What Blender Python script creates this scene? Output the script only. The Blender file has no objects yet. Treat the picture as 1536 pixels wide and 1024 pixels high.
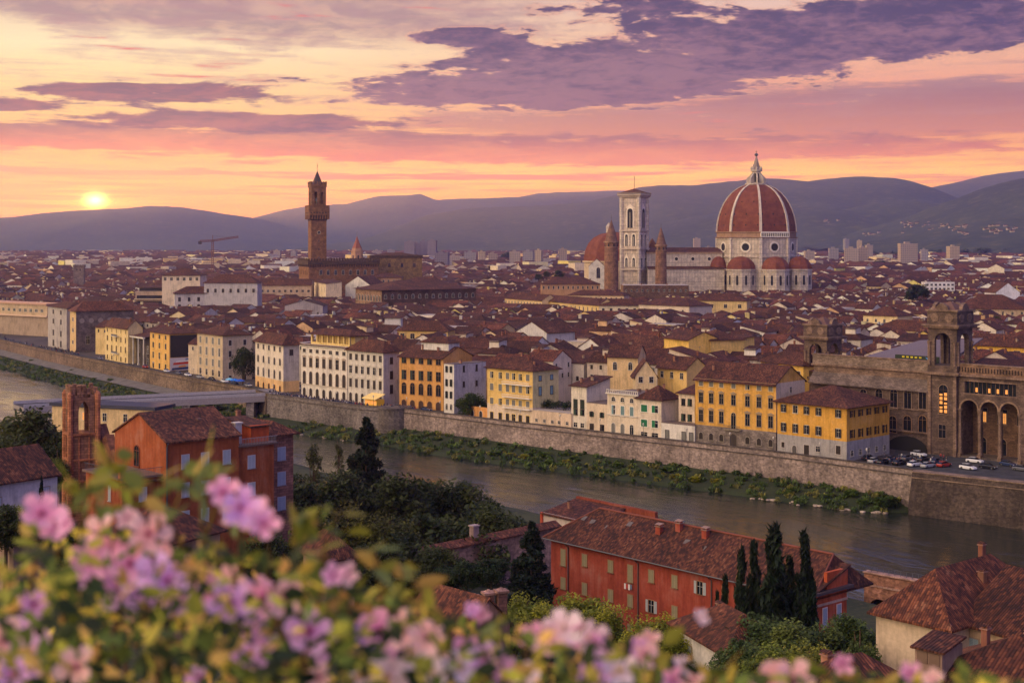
import bpy, bmesh, math, random
import numpy as np
from mathutils import Vector, noise as mnoise

SC = bpy.context.scene
COL = SC.collection
F = 2133.33      # focal length in photo pixels (50 mm on 36 mm, 1536 px wide)
YH = 366.0       # horizon row
H = 55.0         # eye height above the street level of the town
PI = math.pi
def R(d): return math.radians(d)
def lin(r, g=None, b=None):
    if g is None: r, g, b = r
    f = lambda c: (c/255/12.92) if c/255 <= .04045 else ((c/255+.055)/1.055)**2.4
    return (f(r), f(g), f(b))

# ------------------------------------------------------------------ camera
cam_d = bpy.data.cameras.new('camera'); cam = bpy.data.objects.new('camera', cam_d); COL.objects.link(cam)
cam_d.lens = 50; cam_d.sensor_width = 36; cam_d.clip_start = .05; cam_d.clip_end = 60000
cam_d.shift_y = -(512-YH)/1536.0
cam.location = (0, 0, H); cam.rotation_euler = (R(90), 0, 0)
cam_d.dof.use_dof = True; cam_d.dof.focus_distance = 420; cam_d.dof.aperture_fstop = 4.6; cam_d.dof.aperture_blades = 7
SC.camera = cam
SC.view_settings.view_transform = 'Standard'; SC.view_settings.look = 'None'
SC.view_settings.exposure = 0.0; SC.view_settings.gamma = 1
SC.cycles.use_denoising = True
SC.cycles.max_bounces = 5; SC.cycles.diffuse_bounces = 2; SC.cycles.glossy_bounces = 2
SC.cycles.transmission_bounces = 2; SC.cycles.volume_bounces = 0; SC.cycles.transparent_max_bounces = 6
SC.cycles.sample_clamp_indirect = 3.0
SC.cycles.caustics_reflective = False; SC.cycles.caustics_refractive = False

# ------------------------------------------------------------------ node helper
class V:
    def __init__(s, nt, sock): s.nt = nt; s.s = sock
    def _b(s, op, o, r=False):
        a, b = (o, s) if r else (s, o)
        return mth(s.nt, op, a, b)
    def __add__(s, o): return s._b('ADD', o)
    def __radd__(s, o): return s._b('ADD', o)
    def __sub__(s, o): return s._b('SUBTRACT', o)
    def __rsub__(s, o): return s._b('SUBTRACT', o, True)
    def __mul__(s, o): return s._b('MULTIPLY', o)
    def __rmul__(s, o): return s._b('MULTIPLY', o)
    def __truediv__(s, o): return s._b('DIVIDE', o)
    def __rtruediv__(s, o): return s._b('DIVIDE', o, True)
def setin(nt, inp, v):
    if isinstance(v, V): nt.links.new(v.s, inp)
    elif isinstance(v, (tuple, list)):
        n = len(inp.default_value); inp.default_value = tuple(list(v)+[1.0]*(n-len(v)))[:n]
    else: inp.default_value = v
def mth(nt, op, a, b=None, c=None, clamp=False):
    n = nt.nodes.new('ShaderNodeMath'); n.operation = op; n.use_clamp = clamp
    setin(nt, n.inputs[0], a)
    if b is not None: setin(nt, n.inputs[1], b)
    if c is not None: setin(nt, n.inputs[2], c)
    return V(nt, n.outputs[0])
def smooth(nt, x, a, b, lo=0.0, hi=1.0):
    n = nt.nodes.new('ShaderNodeMapRange'); n.interpolation_type = 'SMOOTHSTEP'
    setin(nt, n.inputs['Value'], x)
    for k, v in (('From Min', a), ('From Max', b), ('To Min', lo), ('To Max', hi)): setin(nt, n.inputs[k], v)
    return V(nt, n.outputs['Result'])
def mixc(nt, f, a, b, mode='MIX'):
    n = nt.nodes.new('ShaderNodeMix'); n.data_type = 'RGBA'; n.blend_type = mode; n.clamp_factor = True
    setin(nt, n.inputs[0], f); setin(nt, n.inputs[6], a); setin(nt, n.inputs[7], b)
    return V(nt, n.outputs[2])
def ramp(nt, f, stops, interp='LINEAR'):
    n = nt.nodes.new('ShaderNodeValToRGB'); r = n.color_ramp; r.interpolation = interp
    while len(r.elements) < len(stops): r.elements.new(.5)
    for e, (p, c) in zip(r.elements, stops): e.position = p; e.color = tuple(c)+(1,)
    setin(nt, n.inputs[0], f); return V(nt, n.outputs[0])
def comb(nt, x, y, z=0.0):
    n = nt.nodes.new('ShaderNodeCombineXYZ')
    for i, v in enumerate((x, y, z)): setin(nt, n.inputs[i], v)
    return V(nt, n.outputs[0])
def noise(nt, vec, scale, detail=4.0, rough=.55, dist=0.0, out=0):
    n = nt.nodes.new('ShaderNodeTexNoise'); n.noise_dimensions = '3D'
    if vec is not None: setin(nt, n.inputs['Vector'], vec)
    n.inputs['Scale'].default_value = scale; n.inputs['Detail'].default_value = detail
    n.inputs['Roughness'].default_value = rough; n.inputs['Distortion'].default_value = dist
    return V(nt, n.outputs[out])
def coord(nt, kind='Object'):
    n = nt.nodes.new('ShaderNodeTexCoord'); return V(nt, n.outputs[kind])
def sep(nt, v):
    n = nt.nodes.new('ShaderNodeSeparateXYZ'); setin(nt, n.inputs[0], v)
    return [V(nt, o) for o in n.outputs]
def vscale(nt, v, s):
    n = nt.nodes.new('ShaderNodeVectorMath'); n.operation = 'MULTIPLY'; setin(nt, n.inputs[0], v); n.inputs[1].default_value = s
    return V(nt, n.outputs[0])

# ------------------------------------------------------------------ world: sunset sky with cloud banks
SUN_PX, SUN_Y = 160.0, 303.0
def make_world():
    w = bpy.data.worlds.new("World"); SC.world = w; w.use_nodes = True
    nt = w.node_tree; nt.nodes.clear()
    x, y, z = sep(nt, coord(nt, 'Generated'))
    az = mth(nt, 'ARCTAN2', x, y)
    el = mth(nt, 'ARCSINE', z)
    P = az*F + 768.0            # bearing
    Y = YH - el*F               # height above the horizon, same unit
    # stretched cloud coordinates
    low = mth(nt, 'MAXIMUM', (YH - Y)/F, -.01) + .055
    ln = mth(nt, 'LOGARITHM', low, 2.718)
    vv = comb(nt, az*1.0, ln*.80, 0.0)
    n1 = noise(nt, vv, 7.0, 8, .60, .35)       # big banks
    n2 = noise(nt, comb(nt, az*1.0, ln*.75, 3.3), 19.0, 9, .60, .5)
    n4 = noise(nt, comb(nt, az, ln*.62, 5.7), 62.0, 6, .62, .3)
    n2 = n2*.72 + n4*.28
    n3 = noise(nt, comb(nt, az, ln*2.6, 9.1), 12.0, 8, .62, .3)  # streaks
    # slight waviness of every band
    wob = (n1-.5)*60.0
    Yw = Y + wob*.5
    # clear-sky colour
    left = smooth(nt, P, 1250, 150)
    baseL = ramp(nt, (YH - Y)/420.0, [(0.0, lin(255,112,0)), (.10, lin(255,156,0)), (.22, lin(255,188,26)), (.36, lin(255,194,96)),
        (.52, lin(255,218,150)), (.68, lin(255,236,200)), (.85, lin(232,202,180)), (1.0, lin(196,180,184))])
    baseR = ramp(nt, (YH - Y)/420.0, [(0.0, lin(250,120,40)), (.15, lin(255,160,30)), (.25, lin(255,196,60)), (.34, lin(255,172,90)),
        (.5, lin(240,156,132)), (.7, lin(246,192,164)), (.85, lin(230,194,190)), (1.0, lin(176,172,200))])
    col = mixc(nt, left, baseR, baseL)
    def band(y0, s, x0=None, sx=None, slope=0.0, k=1.0):
        yy = Yw - (P-768.0)*slope if slope else Yw
        g = mth(nt, 'EXPONENT', mth(nt, 'POWER', mth(nt, 'ABSOLUTE', (yy-y0)/s), 2.0)*-1.0)
        if x0 is not None:
            g = g*mth(nt, 'EXPONENT', mth(nt, 'POWER', mth(nt, 'ABSOLUTE', (P-x0)/sx), 2.0)*-1.0)
        return g*k
    def cover(m, nz, amp, a, b):
        return smooth(nt, m + (nz-.5)*amp, a, b)
    lit = smooth(nt, n2, .60, .38)
    # soft high veil upper left
    c5 = cover(band(52, 38, 330, 520, .05)*1.1+band(5, 26, 300, 560)*.9, n1*.35+n2*.35+n3*.3, 3.0, .05, .95)
    col = mixc(nt, c5*.85, col, mixc(nt, smooth(nt, n2, .4, .6), lin(196,160,150), lin(142,120,132)))
    # pink veil right
    c4 = cover(band(165, 36, 1350, 460)*1.2 + band(196, 26, 1000, 620), n2*.5+n3*.5, 2.6, .3, .85)
    col = mixc(nt, c4*.7, col, mixc(nt, smooth(nt, Y, 235, 130), lin(206,114,92), lin(104,84,116)))
    tex = smooth(nt, n3*.55+n2*.45, .44, .60)
    col = mixc(nt, tex*.42, col, mixc(nt, smooth(nt, Y, 300, 140), lin(236,110,60), lin(186,140,150)))
    # salmon bank across
    c1 = cover(band(211, 25, 300, 620)*1.25 + band(236, 16, 900, 420)*.9 + band(222, 20, 1300, 400)*.8, n3*.4+n2*.6, 3.4, .44, .84)
    c1c = mixc(nt, smooth(nt, Y, 242, 192), lin(206,80,44), lin(92,58,78))
    c1c = mixc(nt, smooth(nt, P, 400, 1100), c1c, mixc(nt, smooth(nt, Y, 242, 192), lin(218,110,80), lin(128,84,104)))
    c1c = mixc(nt, lit*.4, c1c, lin(240,146,100))
    col = mixc(nt, c1*.86, col, c1c)
    # thin salmon streaks near the horizon
    c6 = cover(band(262, 8, 120, 480) + band(288, 6, 260, 420)*.8 + band(276, 7, 1300, 400)*.8 + band(262,5,800,300)*.6 + band(312,6,500,300)*.5 + band(300,4,60,260)*.7, n3, 3.4, .35, .8)
    col = mixc(nt, c6*.85, col, mixc(nt, left, lin(220,124,104), lin(228,84,40)))
    # purple islands left
    c2 = cover(band(148, 16, 235, 200)*1.2 + band(171, 9, 20, 100)*.9 + band(187,15,380,260)*1.15 + band(128,10,560,130)*.6, n2*.7+n3*.3, 2.6, .42, .66)
    col = mixc(nt, c2*.94, col, mixc(nt, lit*.6, lin(72,46,72), lin(170,92,84)))
    # large slate purple mass, centre to upper right
    c3m = band(136, 36, 800, 350, -.02)*1.15 + band(96, 54, 1130, 430, -.05)*1.25 + band(45, 34, 1380, 260)*.85 + band(60, 15, 680, 100)*1.1 + band(14, 18, 930, 170)*.95
    c3 = cover(c3m, n1*.3+n2*.7, 4.6, .44, .86)
    shade = smooth(nt, n1*.15 + n2*.45 + n4*.4 + (60.0-Y)/1100.0, .38, .60)
    c3c = mixc(nt, shade, lin(128,94,118), lin(42,44,82))
    c3c = mixc(nt, smooth(nt, Y, 110, 190)*.6, c3c, lin(140,88,106))
    rim = smooth(nt, c3, .0, .35)*(1.0-smooth(nt, c3, .35, 1.0))
    c3c = mixc(nt, rim*.8, c3c, lin(255,186,150))
    col = mixc(nt, c3*.97, col, c3c)
    # glow round the sun
    streak = smooth(nt, n3, .35, .6)
    dx = (P-SUN_PX); dy = (Y-SUN_Y)
    g1 = mth(nt, 'EXPONENT', (dx*dx/(290.0**2) + dy*dy/(72.0**2))*-1.0)
    g2 = mth(nt, 'EXPONENT', (dx*dx/(60.0**2) + dy*dy/(20.0**2))*-1.0)
    g3 = mth(nt, 'EXPONENT', mth(nt, 'POWER', (dx*dx/(10.5**2) + dy*dy/(7.0**2)), .8)*-1.0)
    col = mixc(nt, g1*.95, col, mixc(nt, streak*.6, lin(255,120,8), lin(255,168,36)))
    col = mixc(nt, g2*(streak*.4+.3), col, lin(255,190,54))
    # the part above and behind the view: unseen sky, brightened to light the town
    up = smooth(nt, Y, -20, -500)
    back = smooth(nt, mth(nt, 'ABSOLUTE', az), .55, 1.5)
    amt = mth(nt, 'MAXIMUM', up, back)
    side_glow = smooth(nt, x*-.86 + y*-.42 + z*.28, .15, .98)       # warm glow added left of and behind the viewer to light facades
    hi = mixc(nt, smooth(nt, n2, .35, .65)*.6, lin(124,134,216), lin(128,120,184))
    hi = mixc(nt, side_glow, hi, lin(255,226,196))
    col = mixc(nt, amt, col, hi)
    gain = 1.0 + smooth(nt, Y, 190, 290)*.25 + g1*.5 + amt*(side_glow*WORLD_SIDE_GLOW + WORLD_FILL - 1.0)
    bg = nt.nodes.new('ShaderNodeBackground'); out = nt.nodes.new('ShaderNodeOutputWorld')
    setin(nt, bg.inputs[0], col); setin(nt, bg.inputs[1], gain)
    bg2 = nt.nodes.new('ShaderNodeBackground'); setin(nt, bg2.inputs[0], (1.0,.86,.55)); setin(nt, bg2.inputs[1], g3*6.0)
    ad = nt.nodes.new('ShaderNodeAddShader'); nt.links.new(bg.outputs[0], ad.inputs[0]); nt.links.new(bg2.outputs[0], ad.inputs[1])
    nt.links.new(ad.outputs[0], out.inputs[0])
    w.cycles.sampling_method = 'MANUAL'; w.cycles.sample_map_resolution = 1024
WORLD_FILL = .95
WORLD_SIDE_GLOW = 2.1  # strength of the glow added out of view
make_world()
sl = bpy.data.lights.new('sun', 'SUN'); sl.energy = 2.6; sl.angle = R(1.2); sl.color = (1, .42, .15)
so = bpy.data.objects.new('sun', sl); COL.objects.link(so)
_az = math.atan((SUN_PX-768)/F); _el = math.atan((YH-SUN_Y)/F)
_d = Vector((math.sin(_az)*math.cos(_el), math.cos(_az)*math.cos(_el), math.sin(_el)))
so.rotation_euler = _d.to_track_quat('Z', 'Y').to_euler()
so.location = _d*500

# ------------------------------------------------------------------ materials
MATS = {}
def new_mat(name):
    m = bpy.data.materials.new(name); m.use_nodes = True; nt = m.node_tree; nt.nodes.clear()
    b = nt.nodes.new('ShaderNodeBsdfPrincipled'); o = nt.nodes.new('ShaderNodeOutputMaterial')
    nt.links.new(b.outputs[0], o.inputs[0]); b.inputs['Roughness'].default_value = .85
    b.inputs['Specular IOR Level'].default_value = .25
    MATS[name] = m; return m, nt, b
def bump(nt, b, h, dist=.05, strength=.5):
    n = nt.nodes.new('ShaderNodeBump'); n.inputs['Distance'].default_value = dist; n.inputs['Strength'].default_value = strength
    setin(nt, n.inputs['Height'], h); nt.links.new(n.outputs[0], b.inputs['Normal'])
def tint(nt):
    n = nt.nodes.new('ShaderNodeAttribute'); n.attribute_name = 'tint'; return V(nt, n.outputs['Color'])
def objcol(nt):
    n = nt.nodes.new('ShaderNodeObjectInfo'); return V(nt, n.outputs['Color'])
def hsv(nt, c, v):
    n = nt.nodes.new('ShaderNodeHueSaturation'); setin(nt, n.inputs['Color'], c); setin(nt, n.inputs['Value'], v)
    return V(nt, n.outputs[0])
def uvn(nt):
    n = nt.nodes.new('ShaderNodeUVMap'); n.uv_map = 'UVMap'; return V(nt, n.outputs[0])
def geo_pos(nt):
    n = nt.nodes.new('ShaderNodeNewGeometry'); return V(nt, n.outputs['Position'])

def m_stucco():
    m, nt, b = new_mat('stucco'); p = geo_pos(nt)
    uv = uvn(nt)
    n1 = noise(nt, p, .22, 5, .6); n2 = noise(nt, p, 2.2, 4, .6)
    st = noise(nt, vscale(nt, uv, (1.2, .12, 1)), 1.0, 4, .65)
    v = smooth(nt, n1, .3, .7, .72, 1.12)*smooth(nt, n2, .25, .75, .84, 1.06)*smooth(nt, st, .32, .6, .74, 1.02)
    c = mixc(nt, smooth(nt, n1*.6+st*.4, .48, .70)*.45, tint(nt), lin(132,116,104))
    setin(nt, b.inputs['Base Color'], hsv(nt, c, v)); b.inputs['Roughness'].default_value = .92
    bump(nt, b, n2, .03, .25)
def m_stone():   # coursed stone blocks
    m, nt, b = new_mat('stone'); uv = uvn(nt)
    br = nt.nodes.new('ShaderNodeTexBrick'); setin(nt, br.inputs['Vector'], uv)
    br.inputs['Scale'].default_value = 1.0; br.inputs['Brick Width'].default_value = .9; br.inputs['Row Height'].default_value = .42
    br.inputs['Mortar Size'].default_value = .03; br.inputs['Color1'].default_value = (.62,.62,.62,1); br.inputs['Color2'].default_value = (1.1,1.1,1.1,1)
    br.inputs['Mortar'].default_value = (.45,.45,.45,1)
    n1 = noise(nt, geo_pos(nt), .35, 5, .62); n2 = noise(nt, geo_pos(nt), 2.5, 4, .6)
    c = mixc(nt, 1.0, tint(nt), V(nt, br.outputs[0]), 'MULTIPLY')
    v = smooth(nt, n1, .3, .7, .62, 1.25)*smooth(nt, n2, .3, .7, .82, 1.12)
    setin(nt, b.inputs['Base Color'], hsv(nt, c, v)); bump(nt, b, V(nt, br.outputs[0])*.5+n2*.6, .08, .5)
def m_rubble():  # old embankment masonry
    m, nt, b = new_mat('rubble'); uv = uvn(nt); p = geo_pos(nt)
    vo = nt.nodes.new('ShaderNodeTexVoronoi'); setin(nt, vo.inputs['Vector'], vscale(nt, uv, (1.0, 1.9, 1))); vo.inputs['Scale'].default_value = 1.3
    cell = sep(nt, V(nt, vo.outputs['Color']))[0]
    n1 = noise(nt, p, .09, 6, .65); n2 = noise(nt, vscale(nt, uv, (.5, .11, 1)), 1.0, 5, .65); n3 = noise(nt, p, 1.3, 4, .65)
    v = smooth(nt, cell, 0, 1, .72, 1.2)*smooth(nt, n1, .3, .7, .6, 1.25)*smooth(nt, n3, .3, .7, .7, 1.2)*smooth(nt, n2, .3, .65, .7, 1.1)
    c = mixc(nt, smooth(nt, n2, .55, .7)*.5, tint(nt), lin(84,74,60))
    setin(nt, b.inputs['Base Color'], hsv(nt, c, v)); bump(nt, b, n3+cell*.3, .15, .6)
def m_tile():
    m, nt, b = new_mat('roof_tile'); uv = uvn(nt); p = geo_pos(nt)
    u, v_, _ = sep(nt, uv)
    fu = mth(nt, 'FLOOR', u/.26); fv = mth(nt, 'FLOOR', v_/.42 + mth(nt, 'MODULO', fu, 2.0)*.37)
    wn = nt.nodes.new('ShaderNodeTexWhiteNoise'); wn.noise_dimensions = '2D'; setin(nt, wn.inputs['Vector'], comb(nt, fu, fv))
    r = V(nt, wn.outputs['Value'])
    n1 = noise(nt, p, .16, 5, .65); n2 = noise(nt, p, .9, 5, .65)
    k = r*.46 + smooth(nt, n2, .30, .70)*.24 + smooth(nt, n1, .3, .7)*.22 + .06
    c = ramp(nt, k, [(.0, (.020,.011,.009)), (.32, (.050,.022,.016)), (.55, (.105,.038,.022)), (.78, (.21,.078,.038)), (1., (.38,.20,.12))])
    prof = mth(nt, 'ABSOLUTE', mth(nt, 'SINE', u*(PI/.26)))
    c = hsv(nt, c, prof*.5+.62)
    c = mixc(nt, smooth(nt, n1*.5+n2*.5, .56, .7)*.3, c, lin(110,100,78))
    c = mixc(nt, 1.0, c, tint(nt), 'MULTIPLY')
    setin(nt, b.inputs['Base Color'], c)
    step = mth(nt, 'FRACT', v_/.42)
    bump(nt, b, prof*.8 + (1.0-step)*.35 + r*.2, .09, .8)
def m_plain(name, col, rough=.8, metal=0.0, nz=0.0, spec=.3, scale=1.5):
    m, nt, b = new_mat(name); b.inputs['Roughness'].default_value = rough; b.inputs['Metallic'].default_value = metal
    b.inputs['Specular IOR Level'].default_value = spec
    if nz: setin(nt, b.inputs['Base Color'], hsv(nt, col, smooth(nt, noise(nt, geo_pos(nt), scale, 4, .6), .3, .7, 1-nz, 1+nz)))
    else: b.inputs['Base Color'].default_value = tuple(col)+(1,)
    return m
def m_tinted(name, rough=.7, spec=.3, nz=.12, scale=2.0, metal=0.0):
    m, nt, b = new_mat(name); b.inputs['Roughness'].default_value = rough; b.inputs['Specular IOR Level'].default_value = spec
    b.inputs['Metallic'].default_value = metal
    setin(nt, b.inputs['Base Color'], hsv(nt, tint(nt), smooth(nt, noise(nt, geo_pos(nt), scale, 4, .6), .3, .7, 1-nz, 1+nz)))
def m_objcol(name, rough=.6, spec=.3, coat=0.0):
    m, nt, b = new_mat(name); b.inputs['Roughness'].default_value = rough; b.inputs['Specular IOR Level'].default_value = spec
    b.inputs['Coat Weight'].default_value = coat
    setin(nt, b.inputs['Base Color'], objcol(nt))
def m_marble():
    m, nt, b = new_mat('marble_panels'); uv = uvn(nt)
    br = nt.nodes.new('ShaderNodeTexBrick'); setin(nt, br.inputs['Vector'], uv); br.offset = 0.0
    br.inputs['Scale'].default_value = 1.0; br.inputs['Brick Width'].default_value = 2.7; br.inputs['Row Height'].default_value = 4.2
    br.inputs['Mortar Size'].default_value = .14; br.inputs['Mortar Smooth'].default_value = 0.1
    br.inputs['Color1'].default_value = (.66,.60,.52,1); br.inputs['Color2'].default_value = (.50,.45,.40,1); br.inputs['Mortar'].default_value = (.24,.25,.22,1)
    b2 = nt.nodes.new('ShaderNodeTexBrick'); setin(nt, b2.inputs['Vector'], uv); b2.offset = 0.0
    b2.inputs['Scale'].default_value = 1.0; b2.inputs['Brick Width'].default_value = .9; b2.inputs['Row Height'].default_value = 1.4
    b2.inputs['Mortar Size'].default_value = .1; b2.inputs['Color1'].default_value = (1,1,1,1); b2.inputs['Color2'].default_value = (.82,.74,.7,1); b2.inputs['Mortar'].default_value = (.5,.5,.47,1)
    n = noise(nt, geo_pos(nt), .3, 5, .6); c = mixc(nt, .7, V(nt, br.outputs[0]), V(nt, b2.outputs[0]), 'MULTIPLY')
    c = mixc(nt, 1.0, c, tint(nt), 'MULTIPLY')
    setin(nt, b.inputs['Base Color'], hsv(nt, c, smooth(nt, n, .3, .7, .75, 1.12)))
def m_leaf(name, var=.5, rough=.6, trans=.25):
    m, nt, b = new_mat(name); b.inputs['Roughness'].default_value = rough
    c = mixc(nt, 1.0, tint(nt), objcol(nt), 'MULTIPLY')
    setin(nt, b.inputs['Base Color'], c)
    tr = nt.nodes.new('ShaderNodeBsdfTranslucent'); setin(nt, tr.inputs[0], c)
    mx = nt.nodes.new('ShaderNodeMixShader'); mx.inputs[0].default_value = trans
    o = [n for n in nt.nodes if n.type == 'OUTPUT_MATERIAL'][0]
    nt.links.new(b.outputs[0], mx.inputs[1]); nt.links.new(tr.outputs[0], mx.inputs[2]); nt.links.new(mx.outputs[0], o.inputs[0])
def m_water():
    m, nt, b = new_mat('river_water'); p = geo_pos(nt)
    b.inputs['Base Color'].default_value = (.018,.024,.016,1); b.inputs['Roughness'].default_value = .12
    b.inputs['IOR'].default_value = 1.6; b.inputs['Specular IOR Level'].default_value = .7
    x, y, z = sep(nt, p)
    uu = x*.66 - y*.75; vv = x*.75 + y*.66
    q = comb(nt, uu*.45, vv*1.0, 0)
    n1 = noise(nt, q, .35, 6, .62, .4); n2 = noise(nt, comb(nt, uu*.06, vv*.16, 5), .5, 4, .6, .6); n3 = noise(nt, q, 1.6, 3, .6)
    amp = smooth(nt, n2, .38, .62, .25, 1.0)
    bump(nt, b, (n1*.8+n3*.25)*amp, .8, .4)
    setin(nt, b.inputs['Roughness'], smooth(nt, n2, .35, .65, .05, .16))
def m_emit(name, col, s):
    m, nt, b = new_mat(name); b.inputs['Emission Color'].default_value = tuple(col)+(1,); b.inputs['Emission Strength'].default_value = s
    b.inputs['Base Color'].default_value = tuple(c*.5 for c in col)+(1,)
def m_ground(name, c1, c2, sc=.05, c3=None):
    m, nt, b = new_mat(name); p = geo_pos(nt)
    n1 = noise(nt, p, sc, 6, .65); n2 = noise(nt, p, sc*14, 5, .65)
    c = mixc(nt, smooth(nt, n1*.6+n2*.4, .4, .6), c1, c2)
    if c3: c = mixc(nt, smooth(nt, n2, .55, .7), c, c3)
    setin(nt, b.inputs['Base Color'], c); bump(nt, b, n2, .2, .5)
m_stucco(); m_stone(); m_rubble(); m_tile(); m_marble(); m_water()
m_leaf('leaf', trans=.38); m_leaf('petal', trans=.4)
m_tinted('tinted'); m_tinted('painted', .5, .4, .05); m_tinted('bark', .95, .1, .3, 5.0)
m_objcol('paint_obj', .25, .5, .6); m_objcol('cloth_obj', .9, .1)
m_plain('glass', (.012,.014,.018), .12, spec=.6); m_plain('dark', (.02,.018,.016), .8)
m_plain('asphalt', (.05,.05,.052), .9, nz=.3, scale=.4); m_plain('skin', (.45,.27,.19), .6)
m_plain('metal', (.12,.12,.13), .45, metal=.6); m_plain('rubber', (.02,.02,.02), .9)
m_emit('warm_light', (1.0,.40,.10), .75)
m_ground('city_floor', (.05,.04,.035), (.10,.08,.07), .03)
m_ground('hill_grass', (.028,.036,.016), (.055,.062,.022), .08, (.09,.07,.035))
m_ground('bank_grass', (.020,.030,.010), (.034,.046,.014), .15, (.07,.06,.03))
m_ground('far_forest', (.022,.034,.026), (.05,.062,.036), .0014, (.12,.10,.06))
m_ground('gravel', (.11,.10,.085), (.18,.16,.135), .3)

# ------------------------------------------------------------------ mesh builder
class MB:
    def __init__(s): s.v = []; s.f = []; s.m = []; s.t = []; s.mats = []; s.smooth = False
    def mi(s, name):
        if name not in s.mats: s.mats.append(name)
        return s.mats.index(name)
    def add(s, vs, fs, mat='stucco', t=(1,1,1)):
        o = len(s.v); s.v.extend(vs); i = s.mi(mat)
        for f in fs: s.f.append([o+k for k in f]); s.m.append(i); s.t.append(t)
    def box(s, x0, x1, y0, y1, z0, z1, mat='stucco', t=(1,1,1), rot=None):
        vs = [(x0,y0,z0),(x1,y0,z0),(x1,y1,z0),(x0,y1,z0),(x0,y0,z1),(x1,y0,z1),(x1,y1,z1),(x0,y1,z1)]
        if rot:
            cx, cy, a = rot; c, q = math.cos(a), math.sin(a)
            vs = [(cx+(x-cx)*c-(y-cy)*q, cy+(x-cx)*q+(y-cy)*c, z) for x, y, z in vs]
        s.add(vs, [(0,3,2,1),(4,5,6,7),(0,1,5,4),(1,2,6,5),(2,3,7,6),(3,0,4,7)], mat, t)
    def prism(s, pts, z0, z1, mat='stucco', t=(1,1,1), cap=True, axis='z', off=0.0):
        # pts counter-clockwise seen from +axis
        n = len(pts)
        def P(p, z):
            if axis == 'z': return (p[0], p[1], z)
            if axis == 'y': return (p[0], z, p[1])       # p=(x,z)
            return (z, p[0], p[1])
        vs = [P(p, z0) for p in pts]+[P(p, z1) for p in pts]
        fs = [(i, (i+1)%n, n+(i+1)%n, n+i) for i in range(n)]
        if cap: fs += [tuple(range(n))[::-1], tuple(range(n, 2*n))]
        if axis == 'y': fs = [f[::-1] for f in fs]
        s.add(vs, fs, mat, t)
    def lathe(s, prof, n=16, c=(0,0), mat='stucco', t=(1,1,1), rot=0.0, sx=1.0, sy=1.0):
        vs = []; fs = []
        for r, z in prof:
            for k in range(n):
                a = rot+2*PI*k/n; vs.append((c[0]+r*math.cos(a)*sx, c[1]+r*math.sin(a)*sy, z))
        for j in range(len(prof)-1):
            for k in range(n):
                fs.append((j*n+k, j*n+(k+1)%n, (j+1)*n+(k+1)%n, (j+1)*n+k))
        fs.append(tuple(range(n))[::-1]); fs.append(tuple(range((len(prof)-1)*n, len(prof)*n)))
        s.add(vs, fs, mat, t)
    def tube(s, pts, rs, n=6, mat='tinted', t=(1,1,1)):
        vs = []; fs = []; m = len(pts)
        if not hasattr(rs, '__len__'): rs = [rs]*m
        for i, p in enumerate(pts):
            p = Vector(p); a = Vector(pts[max(0,i-1)]); b = Vector(pts[min(m-1,i+1)]); d = (b-a)
            if d.length < 1e-9: d = Vector((0,0,1))
            d.normalize(); u = d.cross(Vector((0,0,1)) if abs(d.z) < .9 else Vector((1,0,0))).normalized(); w = d.cross(u)
            for k in range(n):
                q = p + (u*math.cos(2*PI*k/n)+w*math.sin(2*PI*k/n))*rs[i]; vs.append(tuple(q))
        for i in range(m-1):
            for k in range(n): fs.append((i*n+k, (i+1)*n+k, (i+1)*n+(k+1)%n, i*n+(k+1)%n))
        fs.append(tuple(range(n))); fs.append(tuple(range((m-1)*n, m*n))[::-1])
        s.add(vs, fs, mat, t)
    def mesh(s, name):
        me = bpy.data.meshes.new(name); me.from_pydata(s.v, [], s.f)
        for n in s.mats: me.materials.append(MATS[n])
        nf = len(s.f); me.polygons.foreach_set('material_index', np.array(s.m, dtype=np.int32))
        if s.smooth: me.polygons.foreach_set('use_smooth', np.ones(nf, dtype=bool))
        nl = len(me.loops); ls = np.zeros(nf, np.int32); lt = np.zeros(nf, np.int32)
        me.polygons.foreach_get('loop_start', ls); me.polygons.foreach_get('loop_total', lt)
        nrm = np.zeros(nf*3, np.float32); me.polygons.foreach_get('normal', nrm); nrm = nrm.reshape(-1,3)
        vi = np.zeros(nl, np.int32); me.loops.foreach_get('vertex_index', vi)
        co = np.array(s.v, dtype=np.float32)[vi] if nl else np.zeros((0,3))
        fi = np.repeat(np.arange(nf), lt)
        N = nrm[fi]; U = np.stack([-N[:,1], N[:,0], np.zeros(nl)], 1); L = np.linalg.norm(U, axis=1)
        flat = L < .05; U[flat] = (1,0,0); L[flat] = 1; U /= L[:,None]
        W = np.cross(N, U)
        uv = np.stack([(co*U).sum(1), (co*W).sum(1)], 1)
        l = me.uv_layers.new(name='UVMap'); l.data.foreach_set('uv', uv.astype(np.float32).ravel())
        a = me.color_attributes.new('tint', 'FLOAT_COLOR', 'CORNER')
        T = np.array(s.t, dtype=np.float32).reshape(-1,3)[fi]
        a.data.foreach_set('color', np.concatenate([T, np.ones((nl,1), np.float32)], 1).ravel())
        me.update(); return me
    def build(s, name, parent=None, loc=None, rz=0.0):
        o = bpy.data.objects.new(name, s.mesh(name)); COL.objects.link(o)
        if parent is not None: o.parent = parent
        if loc is not None: o.location = loc
        if rz: o.rotation_euler = (0,0,rz)
        return o
def tag(o, label=None, cat=None, group=None, kind=None):
    if label: o['label'] = label
    if cat: o['category'] = cat
    if group: o['group'] = group
    if kind: o['kind'] = kind
    return o
def empty(name, loc, rz=0.0, label=None, cat=None, group=None):
    o = bpy.data.objects.new(name, None); COL.objects.link(o); o.location = loc; o.rotation_euler = (0,0,rz)
    o.empty_display_size = .5
    return tag(o, label, cat, group)
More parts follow.
